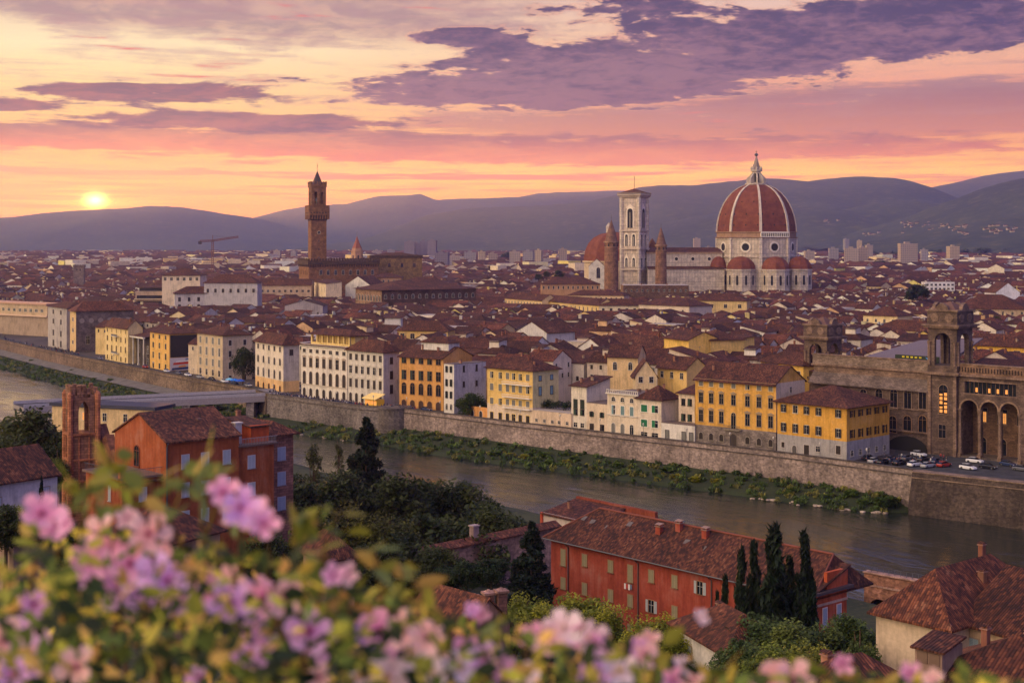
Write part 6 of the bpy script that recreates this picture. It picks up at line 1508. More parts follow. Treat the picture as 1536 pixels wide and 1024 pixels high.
def ochre():
    A = (-49.9, 205.0); d = Vector((.736,.677)); L = 12.2; ang = math.atan2(.677,.736); Dp = 15.6; z0 = 9.0; h = 26.7-z0
    r = empty('hillside_house', (A[0], A[1], z0), ang, 'burnt orange gabled house with pale blue shutters on the left hillside', 'house')
    b = MB(); wall_geo(b, L, Dp, -4, h, 3.4, 'gable', ORR); b.build('wall', r)
    b = MB(); roof_geo(b, L, Dp, h, 3.4, 'gable', .5, (1,.95,.95), .25); ro = b.build('roof', r)
    b = MB(); b.box(-.4,.4,-.3,.3,-.5,.12,'tinted',lin(120,90,76)); b.build('roof_vent', ro, (8, 4.5, h+2.0))
    sz = [(2.6,9.4),(5.9,9.4),(9.8,9.6)]
    for px in (278, 307.5, 340):
        u = far_side(A, (d.x, d.y), px)
        for row in range(3): near_win(r, 0, L, Dp, u, h-4.4-row*4.1, 1.15, 2.0, PSH, lin(190,180,176))
    for u, z, w_, hh in ((7.0, h-4.6, 1.5, 3.0),): add_win(r, 3, L, Dp, u, z, 'arch', w_, hh, BROWN, lin(120,56,30))
    b = MB(); b.tube([(.05,-.6,h-.4),(.1,-.15,h-1),(.1,-.15,-2)], .1, 6, 'metal'); b.build('downpipe', r)
    b = MB(); b.box(-.1,.1,-.4,.4,-.3,1.4,'painted',lin(220,216,210)); 
    # left lower wing with roof terrace, in front of the gable
    zt = z0+h-3.4-2.6
    w = MB(); hb = h-5.2; w.box(-6.2, -.02, 1.2, 12.5, -4, hb, 'stucco', ORR); wg = w.build('terrace_wing', r)
    b = MB(); b.box(-6.6, 0, .8, 12.9, hb, hb+.3, 'tinted', lin(120,96,84)); b.box(-7, -.02, .6, 3.6, hb-.6, hb-.35, 'roof_tile'); b.build('terrace_floor', wg)
    b = MB()
    for k in range(26): b.box(-6.4+k*.245, -6.37+k*.245, .95, .98, hb+.3, hb+1.3, 'metal')
    for k in range(40): b.box(-6.42, -6.39, .95+k*.29, .98+k*.29, hb+.3, hb+1.3, 'metal')
    b.box(-6.45, 0, .92, 1.0, hb+1.3, hb+1.36, 'metal'); b.box(-6.45, -6.37, .92, 12.6, hb+1.3, hb+1.36, 'metal'); b.build('railing', wg)
    b = MB(); b.box(-6.6,-5.8,.9,1.7,hb,hb+2.0,'stucco',lin(190,120,90)); b.build('corner_pier', wg)
    for u, row in ((-3.0,0),(-3.0,1)): near_win(wg, 0, 0, 0, u, hb-3.3-row*4.1, 1.1, 1.9, PSH, lin(190,180,176)).location = (u, 1.2, hb-3.3-row*4.1)
    e = near_win(wg, 3, 0, 12, 3.0, hb-3.4, .6, 2.2, PSH, lin(190,180,176)); e.location = (-6.2, 5.0, hb-3.4)
    # right-hand terrace wing and chimney
    w = MB(); hr = h-2.2; w.box(L+.02, L+6.4, .4, 9, -4, hr, 'stucco', ORR); w.box(L+3.2, L+6.4, 1.8, 9, hr, h+.6, 'stucco', lin(210,96,50)); wr = w.build('side_wing', r)
    b = MB(); b.box(L-.1, L+6.8, -.2, 2.0, hr, hr+.25, 'tinted', lin(100,80,72))
    for k in range(24): b.box(L+.2+k*.27, L+.25+k*.27, -.1, -.06, hr+.25, hr+1.2, 'painted', lin(150,140,136))
    b.box(L+.1, L+6.7, -.12, -.04, hr+1.2, hr+1.28, 'painted', lin(150,140,136)); b.build('balcony', wr)
    b = MB(); b.box(-.55,.55,-.5,.5,-1,3.2,'stucco',lin(226,216,204)); b.box(-.7,.7,-.65,.65,3.2,3.4,'stucco',lin(226,216,204)); b.build('chimney', wr, (L+1.6, 3.2, hr))
    b = MB(); roof_geo(b, 3.2, 7.2, h+.6, .7, 'shed', .3, x0=L+3.2, y0=1.8); b.build('roof', wr)
    for row in range(2): e = near_win(wr, 0, 0, 0, 0, 0, 1.15, 1.9, PSH, lin(190,180,176)); e.location = (L+2.4, .4, hr-3.4-row*4.1)
    # neighbouring brick house behind
    A2 = (at(326,232), 232.0); B2 = (at(405,222), 222.0); 
    L2, a2, n2 = dirs(A2, B2); r2 = house('brick house with hipped red roof behind the burnt orange house', A2, a2, L2, 4.5, 6, zat(652,222), lin(170,116,92), 'hip', 1.8, .8, None, 'brick_house', 'house', None, [(3,2)], (1.1,1,1), 'stone')
    for row in range(3): near_win(r2, 1, L2, 4.5, 2.2, zat(652,222)-6-4.2-row*3.9, 1.4, 2.0, PSH, lin(190,180,176))
ochre()
def simple_near(label, A, B, Dp, z0, ze, col, roof, rise, wins=(), swins=(), lwins=(), chim=(), ov=.7, rt=(1,1,1), name='hillside_house', w=1.0, hh=1.6, sh=PSH):
    L, ang, n = dirs(A, B); r = house(label, A, ang, L, Dp, z0, ze, col, roof, rise, ov, None, name, 'house', None, (), rt); h = ze-z0
    ro = [c for c in r.children if c.name.startswith('roof')][0]
    for x, y, k in chim: inst(chimney_mesh(k), 'chimney', ro, (x, y, roof_z(x, y, L, Dp, h, rise, roof)), 0, (.75,.75,.55))
    for u, d in wins: near_win(r, 0, L, Dp, u*L, h-d, w, hh, sh, lin(150,130,110))
    for u, d in swins: near_win(r, 1, L, Dp, u*Dp, h-d, w, hh, sh, lin(150,130,110))
    for u, d in lwins: near_win(r, 3, L, Dp, u*Dp, h-d, w, hh, sh, lin(150,130,110))
    return r, L, h
# bottom-left white house
simple_near('white farmhouse with dark tiled roof at the left edge below the ruined tower', (at(-40,180),180.0), (at(86,190),190.0), 9, 9, 24.8, lin(214,206,200), 'gable', 3.2, [(.28,4.0),(.86,3.6)], chim=[(4,6,0)], rt=(.9,.85,.85))
simple_near('low lean-to shed with tiled roof before the left white farmhouse', (at(20,172),172.0), (at(110,178),178.0), 5, 8, 19.0, lin(180,150,130), 'shed', 1.5, rt=(.8,.75,.75))
# white house, centre bottom
r, L, h = simple_near('small white house with red hipped roof below the long red house', (at(1012,158),158.0), (at(1092,146),146.0), 8, 0, zat(1000,150)+2.6, lin(222,214,204), 'hip', 2.8, [(.3,3.2)], [(.5,3.4)], chim=[(2.0,4.6,1)], rt=(1.0,.88,.85))
# bottom-right houses
A = (at(1314,130.3),130.3); B = (at(1424,124.6),124.6)
r, L, h = simple_near('cream house with weathered red hipped roof at the right edge of the near bank', A, B, 17, 3, 21.4, lin(214,190,160), 'hip', 4.0, [], [], chim=[(5.4,9.0,0),(3.6,12,2)], rt=(1.05,.92,.88), ov=.6)
A = (at(1441,127.6),127.6); B = (at(1640,116),116.0)
r, L, h = simple_near('long pale plaster house with dark roof reaching the right picture edge', A, B, 13, 2, 21.5, lin(196,168,138), 'gable', 4.0, [(.11,3.2),(.44,3.2),(.75,3.2)], chim=[(2.4,8,2),(9,9,1)], rt=(.75,.7,.7), ov=.5, w=1.0, hh=1.7, sh=lin(140,160,168))
# nearest roof with box dormer
A = (at(1262,97),97.0); B = (at(1640,85.0),85.0); L, ang, n = dirs(A, B)
ze = zat(1062, 96); r = house('nearest terracotta roofed house with a box dormer at bottom right', A, ang, L, 17, 4, ze, lin(180,150,124), 'hip', 4.6, .7, None, 'hillside_house', 'house', None, (), (.9,.82,.8))
ro = [c for c in r.children if c.name.startswith('roof')][0]; h = ze-4
b = MB(); b.box(-1.0,1.0,-1.1,1.8,-.8,1.25,'stucco',lin(170,140,120)); slab(b, [(-1.25,-1.35,1.25),(1.25,-1.35,1.25),(1.25,1.9,1.75),(-1.25,1.9,1.75)], .14)
for k in (-.45,.45): b.box(k-.38,k+.38,-1.16,-1.1,.2,1.0,'painted',lin(120,96,80))
b.build('dormer', ro, (4.6, 4.6, h+2.7))
for x, y, k in ((6.4,8.2,2),(12.2,4.2,0),(9.6,8.6,1)): inst(chimney_mesh(k), 'chimney', ro, (x, y, roof_z(x, y, L, 17, h, 4.6, 'hip')), 0, (.7,.7,.6))
b = MB(); b.box(-1.6,1.6,-1.2,2.2,-.6,1.7,'stucco',lin(200,190,184)); slab(b, [(-2.0,-1.6,1.7),(2.0,-1.6,1.7),(2.0,2.4,2.5),(-2.0,2.4,2.5)], .14); b.box(-1.2,1.2,-1.26,-1.2,.2,1.4,'glass'); b.build('roof_room', ro, (13.8, 4.4, h+2.3))
simple_near('low dark tiled roof at the very bottom of the hillside, right of centre', (at(1090,92),92.0), (at(1250,84),84.0), 12, 8, zat(1075,90), lin(180,150,130), 'hip', 3.6, chim=[(3,6,0)], rt=(1.1,.95,.95))
simple_near('small house with ribbed red roof beside the stone gate posts', (at(612,152),152.0), (at(700,145),145.0), 6, 0, zat(935,148), lin(170,130,110), 'gable', 3.0, chim=[], rt=(1.1,1,1))
simple_near('dark tiled house half hidden under the grove trees', (at(455,190),190.0), (at(490,184),184.0), 4, 6, zat(834,186), lin(170,130,110), 'hip', 3.0, rt=(.9,.85,.9))
simple_near('low tiled house glimpsed behind the flowering shrub at left', (at(150,165),165.0), (at(250,160),160.0), 9, 9, zat(815,160), lin(190,150,120), 'hip', 3.2, rt=(1.1,1,1))
# small building behind the red house by the water
A = (at(815,268),268.0); B = (at(885,258),258.0); L, ang, n = dirs(A, B)
r = house('small white house with orange roof parapet at the water edge behind the long red house', A, ang, L, 9, -5, zat(774,264), lin(226,206,190), 'shed', 1.8, .4, None, 'riverside_house', 'house', None, [(3,4)], (1,.9,.9))
b = MB(); b.box(-.3, L+8, 8.6, 9.3, 0, zat(752,268)+5, 'stucco', lin(150,74,52)); b.box(-.6,.0,-.3,9.2,0,zat(768,268)+5,'stucco',lin(206,84,50)); b.build('parapet', r)
for k in (.3,.7): near_win(r, 0, L, 9, L*k, 5.2, 1.0, 1.6, BROWN, PALE)
# stone wall with tiled coping
A = (at(606,222),222.0); B = (at(838,246),246.0); L, ang, n = dirs(A, B)
w = empty('garden_wall', (A[0], A[1], -6), ang, 'long rubble stone garden wall with red tile coping beside the grove', 'wall')
zl = zat(836,222)+6; zr = zat(789,246)+6
b = MB(); b.add([(0,0,-3),(L,0,-3),(L,2.2,-3),(0,2.2,-3),(0,0,zl),(L,0,zr),(L,2.2,zr),(0,2.2,zl)], [(0,3,2,1),(4,5,6,7),(0,1,5,4),(1,2,6,5),(2,3,7,6),(3,0,4,7)], 'rubble', lin(176,140,120)); b.build('masonry', w)
b = MB(); slab(b, [(-.3,-.5,zl+.1),(L+.3,-.5,zr+.1),(L+.3,1.1,zr+.9),(-.3,1.1,zl+.9)], .2, t=(1.2,1.1,1.05)); slab(b, [(L+.3,2.7,zr+.1),(-.3,2.7,zl+.1),(-.3,1.1,zl+.9),(L+.3,1.1,zr+.9)], .2, t=(1.2,1.1,1.05)); b.build('coping', w)
b = MB(); b.box(-.6,.6,-.5,.5,-1,1.9,'stucco',lin(190,160,150)); b.box(-.75,.75,-.65,.65,1.9,2.1,'tinted',lin(170,150,140)); b.build('chimney', w, (L*.46, 1.2, (zl+zr)/2+.6))
b = MB(); b.box(L*.12, L*.12+.9, -.6, 0, -3, zl, 'stone', lin(150,110,84)); b.build('buttress', w)
# gate posts
for k, (px, D, yt) in enumerate(((692,168,900),(712,168,893),(733,169,887),(752,169,884))):
    z1 = zat(yt, D); o = empty('gate_post', (at(px, D), D, z1-4.5), R(20), None, 'post', 'brick posts in a row below the garden wall'); o['label'] = ('leftmost','second','third','rightmost')[k]+' capped brick post in the row below the garden wall'
    b = MB(); b.box(-.55,.55,-.55,.55,-3,4.2,'stone',lin(140,100,90)); b.build('shaft', o); b = MB(); b.box(-.75,.75,-.75,.75,4.2,4.5,'stone',lin(170,130,116)); b.lathe([(.7,4.5),(.1,4.8)],4,(0,0),'stone',lin(170,130,116),rot=PI/4); b.build('cap', o)
# near embankment wall with arches at right
D0 = 236; A = (at(1296,240),240.0); B = (at(1440,228),228.0); L, ang, n = dirs(A, B)
w = empty('embankment_wall', (A[0], A[1], -8), ang, 'brick retaining wall with arches between the orange end wing and right houses', 'wall'); z1 = zat(862, 238)+8
b = MB(); b.box(0, L, 0, 1.2, 3.6, z1, 'rubble', lin(170,120,96)); nb = 3
for k in range(nb): arch_bay(b, L*k/nb, L*(k+1)/nb, -2, 3.6, L/nb*.7, 1.6, 0, 1.2, 'rubble', lin(140,98,80))
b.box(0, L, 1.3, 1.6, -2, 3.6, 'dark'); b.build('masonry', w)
b = MB(); b.box(-.1, L+.1, -.25, 1.4, z1, z1+.22, 'stone', lin(190,150,130)); b.box(0, L, -.16, 0, z1-2.1, z1-1.8, 'stone', lin(190,150,130)); b.build('coping', w)
b = MB()
for k in range(16): b.box(L*k/16, L*k/16+.07, .5, .57, z1+.2, z1+1.1, 'metal')
b.box(0, L, .5, .57, z1+1.1, z1+1.16, 'metal'); b.build('railing', w)
# ruined brick bell tower
def ruin():
    D = 230; s = D/F; cx = at(122, D); z0 = 9.0; zz = lambda y: zat(y, D)-z0; w = 2.15
    r = empty('ruined_bell_tower', (cx, D, z0), R(28), 'ruined red brick bell tower with pointed openings on the left hillside', 'bell tower'); C = lin(150,108,84)
    b = MB(); b.box(-w, w, -w, w, -3, zz(650), 'stone', C)
    zs, zt = zz(615), zz(598)
    for q in range(4):
        bb = MB(); 
        bb.box(-w, -.85, -w, -w+.6, zz(650), zs, 'stone', C); bb.box(.85, w, -w, -w+.6, zz(650), zs, 'stone', C)
        pts = [(-w, zs), (-.85, zs), (-.75, zs+.6), (-.45, zs+1.2), (0, zs+1.75), (.45, zs+1.2), (.75, zs+.6), (.85, zs), (w, zs), (w, zt+.6), (.7,zt+.9),(0, zt+1.7), (-.7,zt+.9), (-w, zt+.6)]
        bb.prism(pts, -w, -w+.6, 'stone', C, axis='y')
        c, s2 = math.cos(q*PI/2), math.sin(q*PI/2); b.add([(x*c-y*s2, x*s2+y*c, z) for x, y, z in bb.v], bb.f, 'stone', C)
    b.build('shaft', r)
    rr = random.Random(5); b = MB()
    for q in range(4):
        for k in range(5):
            x = -w+rr.uniform(0,.3)+k*.85; hh = rr.uniform(.4,1.5); b.box(x, x+.6, -w, -w+.6, zt+.4, zt+.9+hh, 'stone', C, rot=(0,0,q*PI/2))
    b.box(-.4,.4,-.4,.4,zt,zz(577)-.3,'stone',C); b.box(-.6,.6,-.6,.6,zz(577)-.3,zz(577),'stone',C); b.build('broken_crown', r)
    for sx in (-1,1):
        for sy in (-1,1):
            b = MB(); b.lathe([(.55,-3),(.5,zz(690)),(.42,zz(615)),(.46,zz(600)),(.5,zz(590)),(.2,zz(585))], 8, (sx*w, sy*w), 'stone', lin(186,120,84)); b.build('corner_buttress', r)
    b = MB()
    for y in (650, 688, 720): b.box(-w-.3, w+.3, -w-.3, w+.3, zz(y), zz(y)+.3, 'stone', lin(186,120,84))
    b.build('string_course', r)
    for q in range(4):
        for x in (-.8, .8):
            bb = MB(); bb.box(x-.12, x+.12, -w-.16, -w, zz(740), zz(652), 'stone', lin(186,120,84)); c, s2 = math.cos(q*PI/2), math.sin(q*PI/2); bb.v = [(X*c-Y*s2, X*s2+Y*c, Z) for X, Y, Z in bb.v]; bb.build('pilaster', r)
    # attached rubble wall
    A = (at(147,231),231.0); B = (at(185,222),222.0); L, ang, n = dirs(A, B); g = empty('ruined_wall', (A[0], A[1], 6), ang, 'broken rubble wall between the ruined bell tower and burnt orange house', 'wall')
    b = MB(); pts = [(0,-2),(L+2,-2),(L+2,14),(L+1,15.3),(L*.8,15),(L*.62,16.6),(L*.5,16.1),(L*.3,18.4),(L*.18,17.6),(0,19.8)]; b.prism(pts, 0, 1.4, 'rubble', lin(150,98,74), axis='y'); b.build('masonry', g)
ruin()
# bridge
def bridge():
    P = [(at(412,529),529.0),(at(330,520),520.0),(at(205,507),507.0),(at(60,492),492.0),(at(20,487),487.0)]
    r = empty('bridge', (P[0][0], P[0][1], 0), 0, 'flat grey concrete road bridge crossing the river at left', 'bridge')
    def ribbon(y0, y1, z0, z1, mat, t):
        b = MB(); vs = []; m = len(P)
        for i, p in enumerate(P):
            a = Vector(P[max(0,i-1)]); c = Vector(P[min(m-1,i+1)]); d = (c-a).normalized(); nn = Vector((-d.y, d.x)); nn = nn if nn.y < 0 else -nn   # toward the camera
            for yy, z in ((y0,z0),(y1,z0),(y1,z1),(y0,z1)): vs.append((p[0]+nn.x*yy-P[0][0], p[1]+nn.y*yy-P[0][1], z))
        fs = [(4*i+k, 4*i+(k+1)%4, 4*i+4+(k+1)%4, 4*i+4+k) for i in range(m-1) for k in range(4)]+[(3,2,1,0),(4*m-4,4*m-3,4*m-2,4*m-1)]
        b.add(vs, fs, mat, t); return b
    ribbon(0, 13, -1.1, .25, 'tinted', lin(150,140,136)).build('deck', r)
    ribbon(.2, 12.8, .254, .262, 'asphalt', (1,1,1)).build('roadway', r)
    ribbon(12.6, 13.2, -1.9, .2, 'tinted', lin(168,156,150)).build('edge_beam', r); ribbon(-.2, .3, -1.9, .2, 'tinted', lin(168,156,150)).build('edge_beam', r)
    ribbon(13.0, 13.15, .25, 1.3, 'tinted', lin(190,182,180)).build('parapet', r); ribbon(-.1, .05, .25, 1.3, 'tinted', lin(190,182,180)).build('parapet', r)
    for k, (px, D) in enumerate(((380,519),(285,509))):
        b = MB(); b.box(-1.4,1.4,-7,7,-13,-1.1,'rubble',lin(150,136,126)); b.build('pier', r, (at(px,D)-P[0][0], D-P[0][1], 0), R(0))
    rb = random.Random(2)
    for k in range(9):
        b = MB()
    return P
BP = bridge()
# flat building below the bridge, left
A = (at(78,408),408.0); B = (at(232,396),396.0); L, ang, n = dirs(A, B)
r = house('flat yellowish house with dark roof terrace behind the ruined bell tower', A, ang, L, 9, -5, zat(612,402), lin(240,206,150), 'flat', .3, .2, None, 'riverside_house', 'house'); h = zat(612,402)+5
b = MB(); b.box(-.5, L+.5, -.6, 9.5, h+.12, h+1.0, 'tinted', lin(60,60,74)); b.build('parapet', r)
for k, st in enumerate(('plain','lit','plain','plain','plain')): add_win(r, 0, L, 9, L*(.12+.2*k), h-3.6, st, 1.2, 2.2, BROWN, PALE)
# curved viaduct building at far left
def viaduct():
    r = empty('curved_building', (at(30,880), 880, 0), 0, 'long curved cream building over a wide arch at the far left', 'building'); N = 16; pts = []
    for k in range(N+1):
        t = k/N; px = -60+t*132; D = 905-60*t**1.6-14*math.sin(PI*t); pts.append((at(px, D)-at(30,880), D-880))
    def rib(z0, z1, o0, o1, mat, t):
        b = MB(); m = len(pts); vs = []
        for i, p in enumerate(pts):
            a = Vector(pts[max(0,i-1)]); c = Vector(pts[min(m-1,i+1)]); d = (c-a).normalized(); nn = Vector((d.y, -d.x))
            for o, z in ((o0,z0),(o1,z0),(o1,z1),(o0,z1)): vs.append((p[0]+nn.x*o, p[1]+nn.y*o, z))
        fs = [(4*i+(k+1)%4, 4*i+k, 4*i+4+k, 4*i+4+(k+1)%4) for i in range(m-1) for k in range(4)]+[(0,1,2,3),(4*m-1,4*m-2,4*m-3,4*m-4)]
        b.add(vs, fs, mat, t); return b
    zt = zat(452, 875)
    rib(0, zt-7.5, 0, -10, 'stucco', lin(176,154,132)).build('lower_wall', r); rib(zt-7.5, zt-1, .4, -10, 'stucco', lin(206,180,146)).build('upper_storey', r)
    rib(zt-1, zt, 1.2, -10.5, 'tinted', lin(190,150,126)).build('cornice', r); rib(zt-8.2, zt-7.4, 1.2, .1, 'tinted', lin(206,176,150)).build('string_course', r)
    for k in range(2, N):
        p = pts[k]; a = Vector(pts[k-1]); c = Vector(pts[min(N,k+1)]); an = math.atan2(c.y-a.y, c.x-a.x); nn = Vector((math.sin(an), -math.cos(an)))
        inst(win_mesh('plain', 2.6, 1.8, BROWN, PALE), 'window', r, (p[0]+nn.x*.42, p[1]+nn.y*.42, zt-5.4), an)
    p = pts[5]; b = MB(); b.prism([(-9,0),(9,0)]+[(9*math.cos(PI*j/12), 9*math.sin(PI*j/12)*.95) for j in range(1,12)], -.3, .1, 'stucco', lin(150,116,90), axis='y'); an = math.atan2(pts[6][1]-pts[4][1], pts[6][0]-pts[4][0]); b.build('arch', r, (p[0]+math.sin(an)*.2, p[1]-math.cos(an)*.2, 0), an)
viaduct()
# ------------------------------------------------------------------ vegetation
def leaf_cloud(b, clumps, nper, size, rnd, cols, up=.0, mat='leaf', flat=.6):
    V_ = b.v; Fc = b.f; M_ = b.m; T_ = b.t; mi = b.mi(mat)
    for (cx, cy, cz, r, rz) in clumps:
        base = rnd.choice(cols); k0 = rnd.uniform(.75,1.2)
        for _ in range(nper):
            # point biased to the shell of the clump
            th = rnd.uniform(0, 2*PI); u = rnd.uniform(-1,1); rr = rnd.random()**.4; sq = math.sqrt(1-u*u)
            x = cx+r*rr*sq*math.cos(th); y = cy+r*rr*sq*math.sin(th); z = cz+rz*rr*u
            s = size*rnd.uniform(.6,1.35)
            a = rnd.uniform(0,2*PI); tilt = rnd.gauss(0,.6)
            dx, dy = math.cos(a)*s, math.sin(a)*s
            # leaf quad: long axis (dx,dy,dz), short axis perpendicular
            dz = s*(up+tilt*.7); ex, ey = -math.sin(a)*s*flat, math.cos(a)*s*flat; ez = s*rnd.uniform(-.4,.4)
            o = len(V_); V_.extend([(x-dx,y-dy,z-dz),(x+ex,y+ey,z+ez),(x+dx,y+dy,z+dz),(x-ex,y-ey,z-ez)]); Fc.append([o,o+1,o+2,o+3]); M_.append(mi)
            k = k0*rnd.uniform(.7,1.3); T_.append((base[0]*k, base[1]*k, base[2]*k))
G1 = [(.070,.088,.026),(.052,.070,.022),(.088,.102,.028),(.040,.056,.018)]
def broad(seed, n=26, nper=260, size=.30, shape=(1,1,.8), cols=G1, sparse=False):
    rnd = random.Random(seed); b = MB(); cl = []
    for k in range(n):
        th = rnd.uniform(0,2*PI); u = rnd.uniform(-.55,1); rr = rnd.uniform(.5,1.0)*(1-.15*abs(u)); sq = math.sqrt(max(0,1-u*u))
        r = rnd.uniform(.22,.42) if not sparse else rnd.uniform(.12,.26)
        cl.append((rr*sq*math.cos(th)*shape[0]*.78, rr*sq*math.sin(th)*shape[1]*.78, rr*u*shape[2]*.78, r, r*.8))
    if not sparse: cl += [(0,0,0,.6*shape[0],.55*shape[2]), (.1,-.1,.25,.5*shape[0],.4*shape[2])]
    leaf_cloud(b, cl, nper, size*.16, rnd, cols)
    t = MB(); t.tube([(0,0,-2.0),(.02,.01,-1.0),(0,.02,-.2),(.02,0,.5)], [.085,.065,.05,.015], 7, 'bark', lin(90,72,58))
    for k in range(9 if not sparse else 14):
        c = cl[k]; z0 = rnd.uniform(-.9,-.2); t.tube([(0,0,z0),(c[0]*.5,c[1]*.5,(z0+c[2])*.55),(c[0]*.95,c[1]*.95,c[2])], [.035,.022,.008], 5, 'bark', lin(90,72,58))
    return b.mesh('crown'), t.mesh('trunk')
def cypress(seed, nper=170):
    rnd = random.Random(seed); b = MB(); cl = []
    for k in range(34):
        z = k/33; rad = .5*(1-z**1.7)**.75*min(1, .55+z*3.0)
        for j in range(3 if z < .8 else 1):
            a = rnd.uniform(0,2*PI); q = rad*rnd.uniform(.25,.72); cl.append((q*math.cos(a), q*math.sin(a), z*6.0, max(.08,rad*.45), .30))
    leaf_cloud(b, cl, nper//2, .085, rnd, [(.020,.034,.014),(.026,.042,.018),(.016,.026,.012)], up=1.6, flat=.35)
    t = MB(); t.tube([(0,0,-1.5),(0,0,4.6)], [.09,.02], 6, 'bark', lin(80,64,52)); return b.mesh('crown'), t.mesh('trunk')
def conifer(seed):
    rnd = random.Random(seed); b = MB(); cl = []
    for k in range(30):
        z = k/29; rad = ((1-z)**.62*.95+.05)*min(1,.7+z*2)
        for j in range(9 if z < .7 else 4):
            a = rnd.uniform(0,2*PI); q = rad*rnd.uniform(.35,.95); cl.append((q*math.cos(a), q*math.sin(a), z*3.6-.1*q, max(.07,.22*rad+.05), .13))
    leaf_cloud(b, cl, 100, .062, rnd, [(.022,.036,.018),(.030,.046,.022),(.018,.028,.014)], up=-.2, flat=.4)
    t = MB(); t.tube([(0,0,-1.0),(0,0,3.5)], [.09,.01], 6, 'bark', lin(80,64,52)); return b.mesh('crown'), t.mesh('trunk')
PROTO = {'a': broad(1), 'b': broad(2), 'c': broad(3, 34, 220), 'd': broad(8, 22, 230, shape=(.8,.8,1.3)), 's': broad(5, 30, 80, .26, (.6,.6,1.5), sparse=True), 'y': broad(6, 30, 200, .26), 'cy': cypress(1), 'cz': cypress(2), 'co': conifer(3)}
LOW = {'a': broad(21, 16, 70, .55), 'b': broad(22, 18, 60, .55)}
def tree(kind, px, D, ytop, hw, label, cat='tree', name='broadleaf_tree', col=(1,1,1), rz=0, group=None, protos=PROTO, zs=None, sy=None, base=None):
    # crown half-width in photo pixels; top of crown at row ytop
    cr, tr = protos[kind]; s = D/F; R0 = hw*s*(1.0 if kind in ('cy','cz') else 1.18); X = at(px, D); zt_ = zat(ytop, D)
    kz = {'cy': 6.15, 'cz': 6.15, 'co': 3.65}.get(kind)
    if kz:
        zb = base if base is not None else hillz(X, D)+.6; sz = (zt_-zb)/kz; sc = (R0/.5 if kind != 'co' else R0, R0/.5 if kind != 'co' else R0, sz); cz = zb
    else:
        sz = (zs or 1.25)*R0; top = {'d': 1.25, 's': 1.35}.get(kind, .92); cz = zt_-top*sz; sc = (R0, R0, sz)
    r = empty(name, (X, D, cz), rz, label, cat, group)
    inst(cr, 'crown', r, (0,0,0), 0, sc, col); o = inst(tr, 'trunk', r, (0,0,0), 0, sc)
    g = (base if base is not None else hillz(X, D)) if not kz else None
    if g is not None:
        need = cz-g
        if need > 2.0*sz and need < 3.2*sz: o.scale = (sc[0], sc[1], need/2.0*1.02)
        elif need >= 3.2*sz:
            for ch in r.children:
                if ch.name.startswith('crown'): ch.scale = (sc[0], sc[1], sc[2]*1.5); ch.location.z = -.45*sz
            o.scale = (sc[0], sc[1], need/2.0*1.02)
    return r
OL = (1.35,1.15,.8); YG = (4.6,3.9,1.2); DK = (.95,.95,.72); LG = (1.3,1.35,1.0)
T = tree
# left dark tree group
T('c', 42, 262, 592, 58, 'big dark tree at the left edge in front of the river', col=DK, rz=1)
T('a', 92, 258, 640, 30, 'smaller dark tree between the left big tree and ruined tower', col=DK, rz=2)
T('b', 12, 250, 640, 40, 'dark tree below the big one at the left edge', col=DK, rz=3)
T('b', 86, 225, 676, 17, 'light green bush tree left of the ruined tower foot', col=LG, rz=4)
T('co', 62, 178, 716, 10, 'small dark conifer before the left white farmhouse', name='conifer', col=(.9,1,1))
T('b', 8, 172, 740, 40, 'dark shrubby tree in the bottom left behind the flowers', col=DK, rz=5)
T('a', 100, 168, 770, 40, 'dark round tree behind the pink flowers at left', col=DK, rz=2)
# central grove
GV = [('s',470,300,644,26,'thin airy poplar at the river edge, left of the tall fir',OL),('s',508,296,652,15,'slim sparse poplar just left of the tall fir',OL),('d',430,262,688,26,'dark rounded tree beside the orange house end',DK),
 ('a',452,250,705,44,'broad dark tree at the left end of the grove',DK),('b',512,258,692,38,'dark tree at the left foot of the tall fir',DK),('c',596,262,700,40,'dark tree at the right foot of the tall fir',DK),('a',640,268,706,36,'dark green tree with its top against the river',(.8,.85,.8)),
 ('b',694,270,707,42,'tall dark crown at the top right of the grove',DK),('c',735,258,742,46,'large dark tree at the right end of the grove by the water',(.8,.85,.8)),('y',520,232,742,44,'olive yellow crowned tree in the middle of the grove',(1.9,1.5,.8)),
 ('y',584,228,758,36,'yellowish tree right of the olive yellow crowned one',(1.6,1.35,.75)),('a',650,240,752,46,'mid green tree in the centre right of the grove',(.95,1,.8)),('b',702,236,772,44,'olive green tree above the stone garden wall',(1,1,.8)),
 ('c',610,222,790,44,'dark tree in the lower grove near the garden wall end',(.8,.85,.75)),('a',556,214,800,40,'dark tree at the lower left of the garden wall',DK),('b',420,236,742,34,'dark tree in front of the orange side wing',DK),('a',760,262,768,26,'last small tree of the grove at the water',(.8,.85,.8)),
 ('c',470,206,770,40,'olive tree in the lower left grove behind shrub leaves',(1.2,1.1,.75)),('b',400,200,792,30,'small dark tree below the burnt orange house',DK),('a',590,200,838,34,'mid green tree at the foot of the garden wall buttress',(1.1,1.1,.8)),('c',548,196,842,34,'dark tree between shrub leaves and the garden wall',(1.0,1.0,.75)),('b',730,252,748,36,'rounded green tree crown filling the right end of the grove',(1.1,1.1,.8)),('b',660,214,812,30,'dark tree squeezed behind the stone garden wall',DK)]
for i, (k, px, D, y, hw, lab, c) in enumerate(GV): T(k, px, D, y-(0 if k == 's' else 10), hw*(1.0 if k == 's' else 1.35), lab, col=c, rz=i*1.3, name='poplar' if k == 's' else 'broadleaf_tree', zs=1.35 if k != 's' else 1.6)
T('co', 549, 272, 630, 48, 'tall dark fir rising above the grove against the river', name='fir_tree', col=(.8,.85,.75), base=-8)
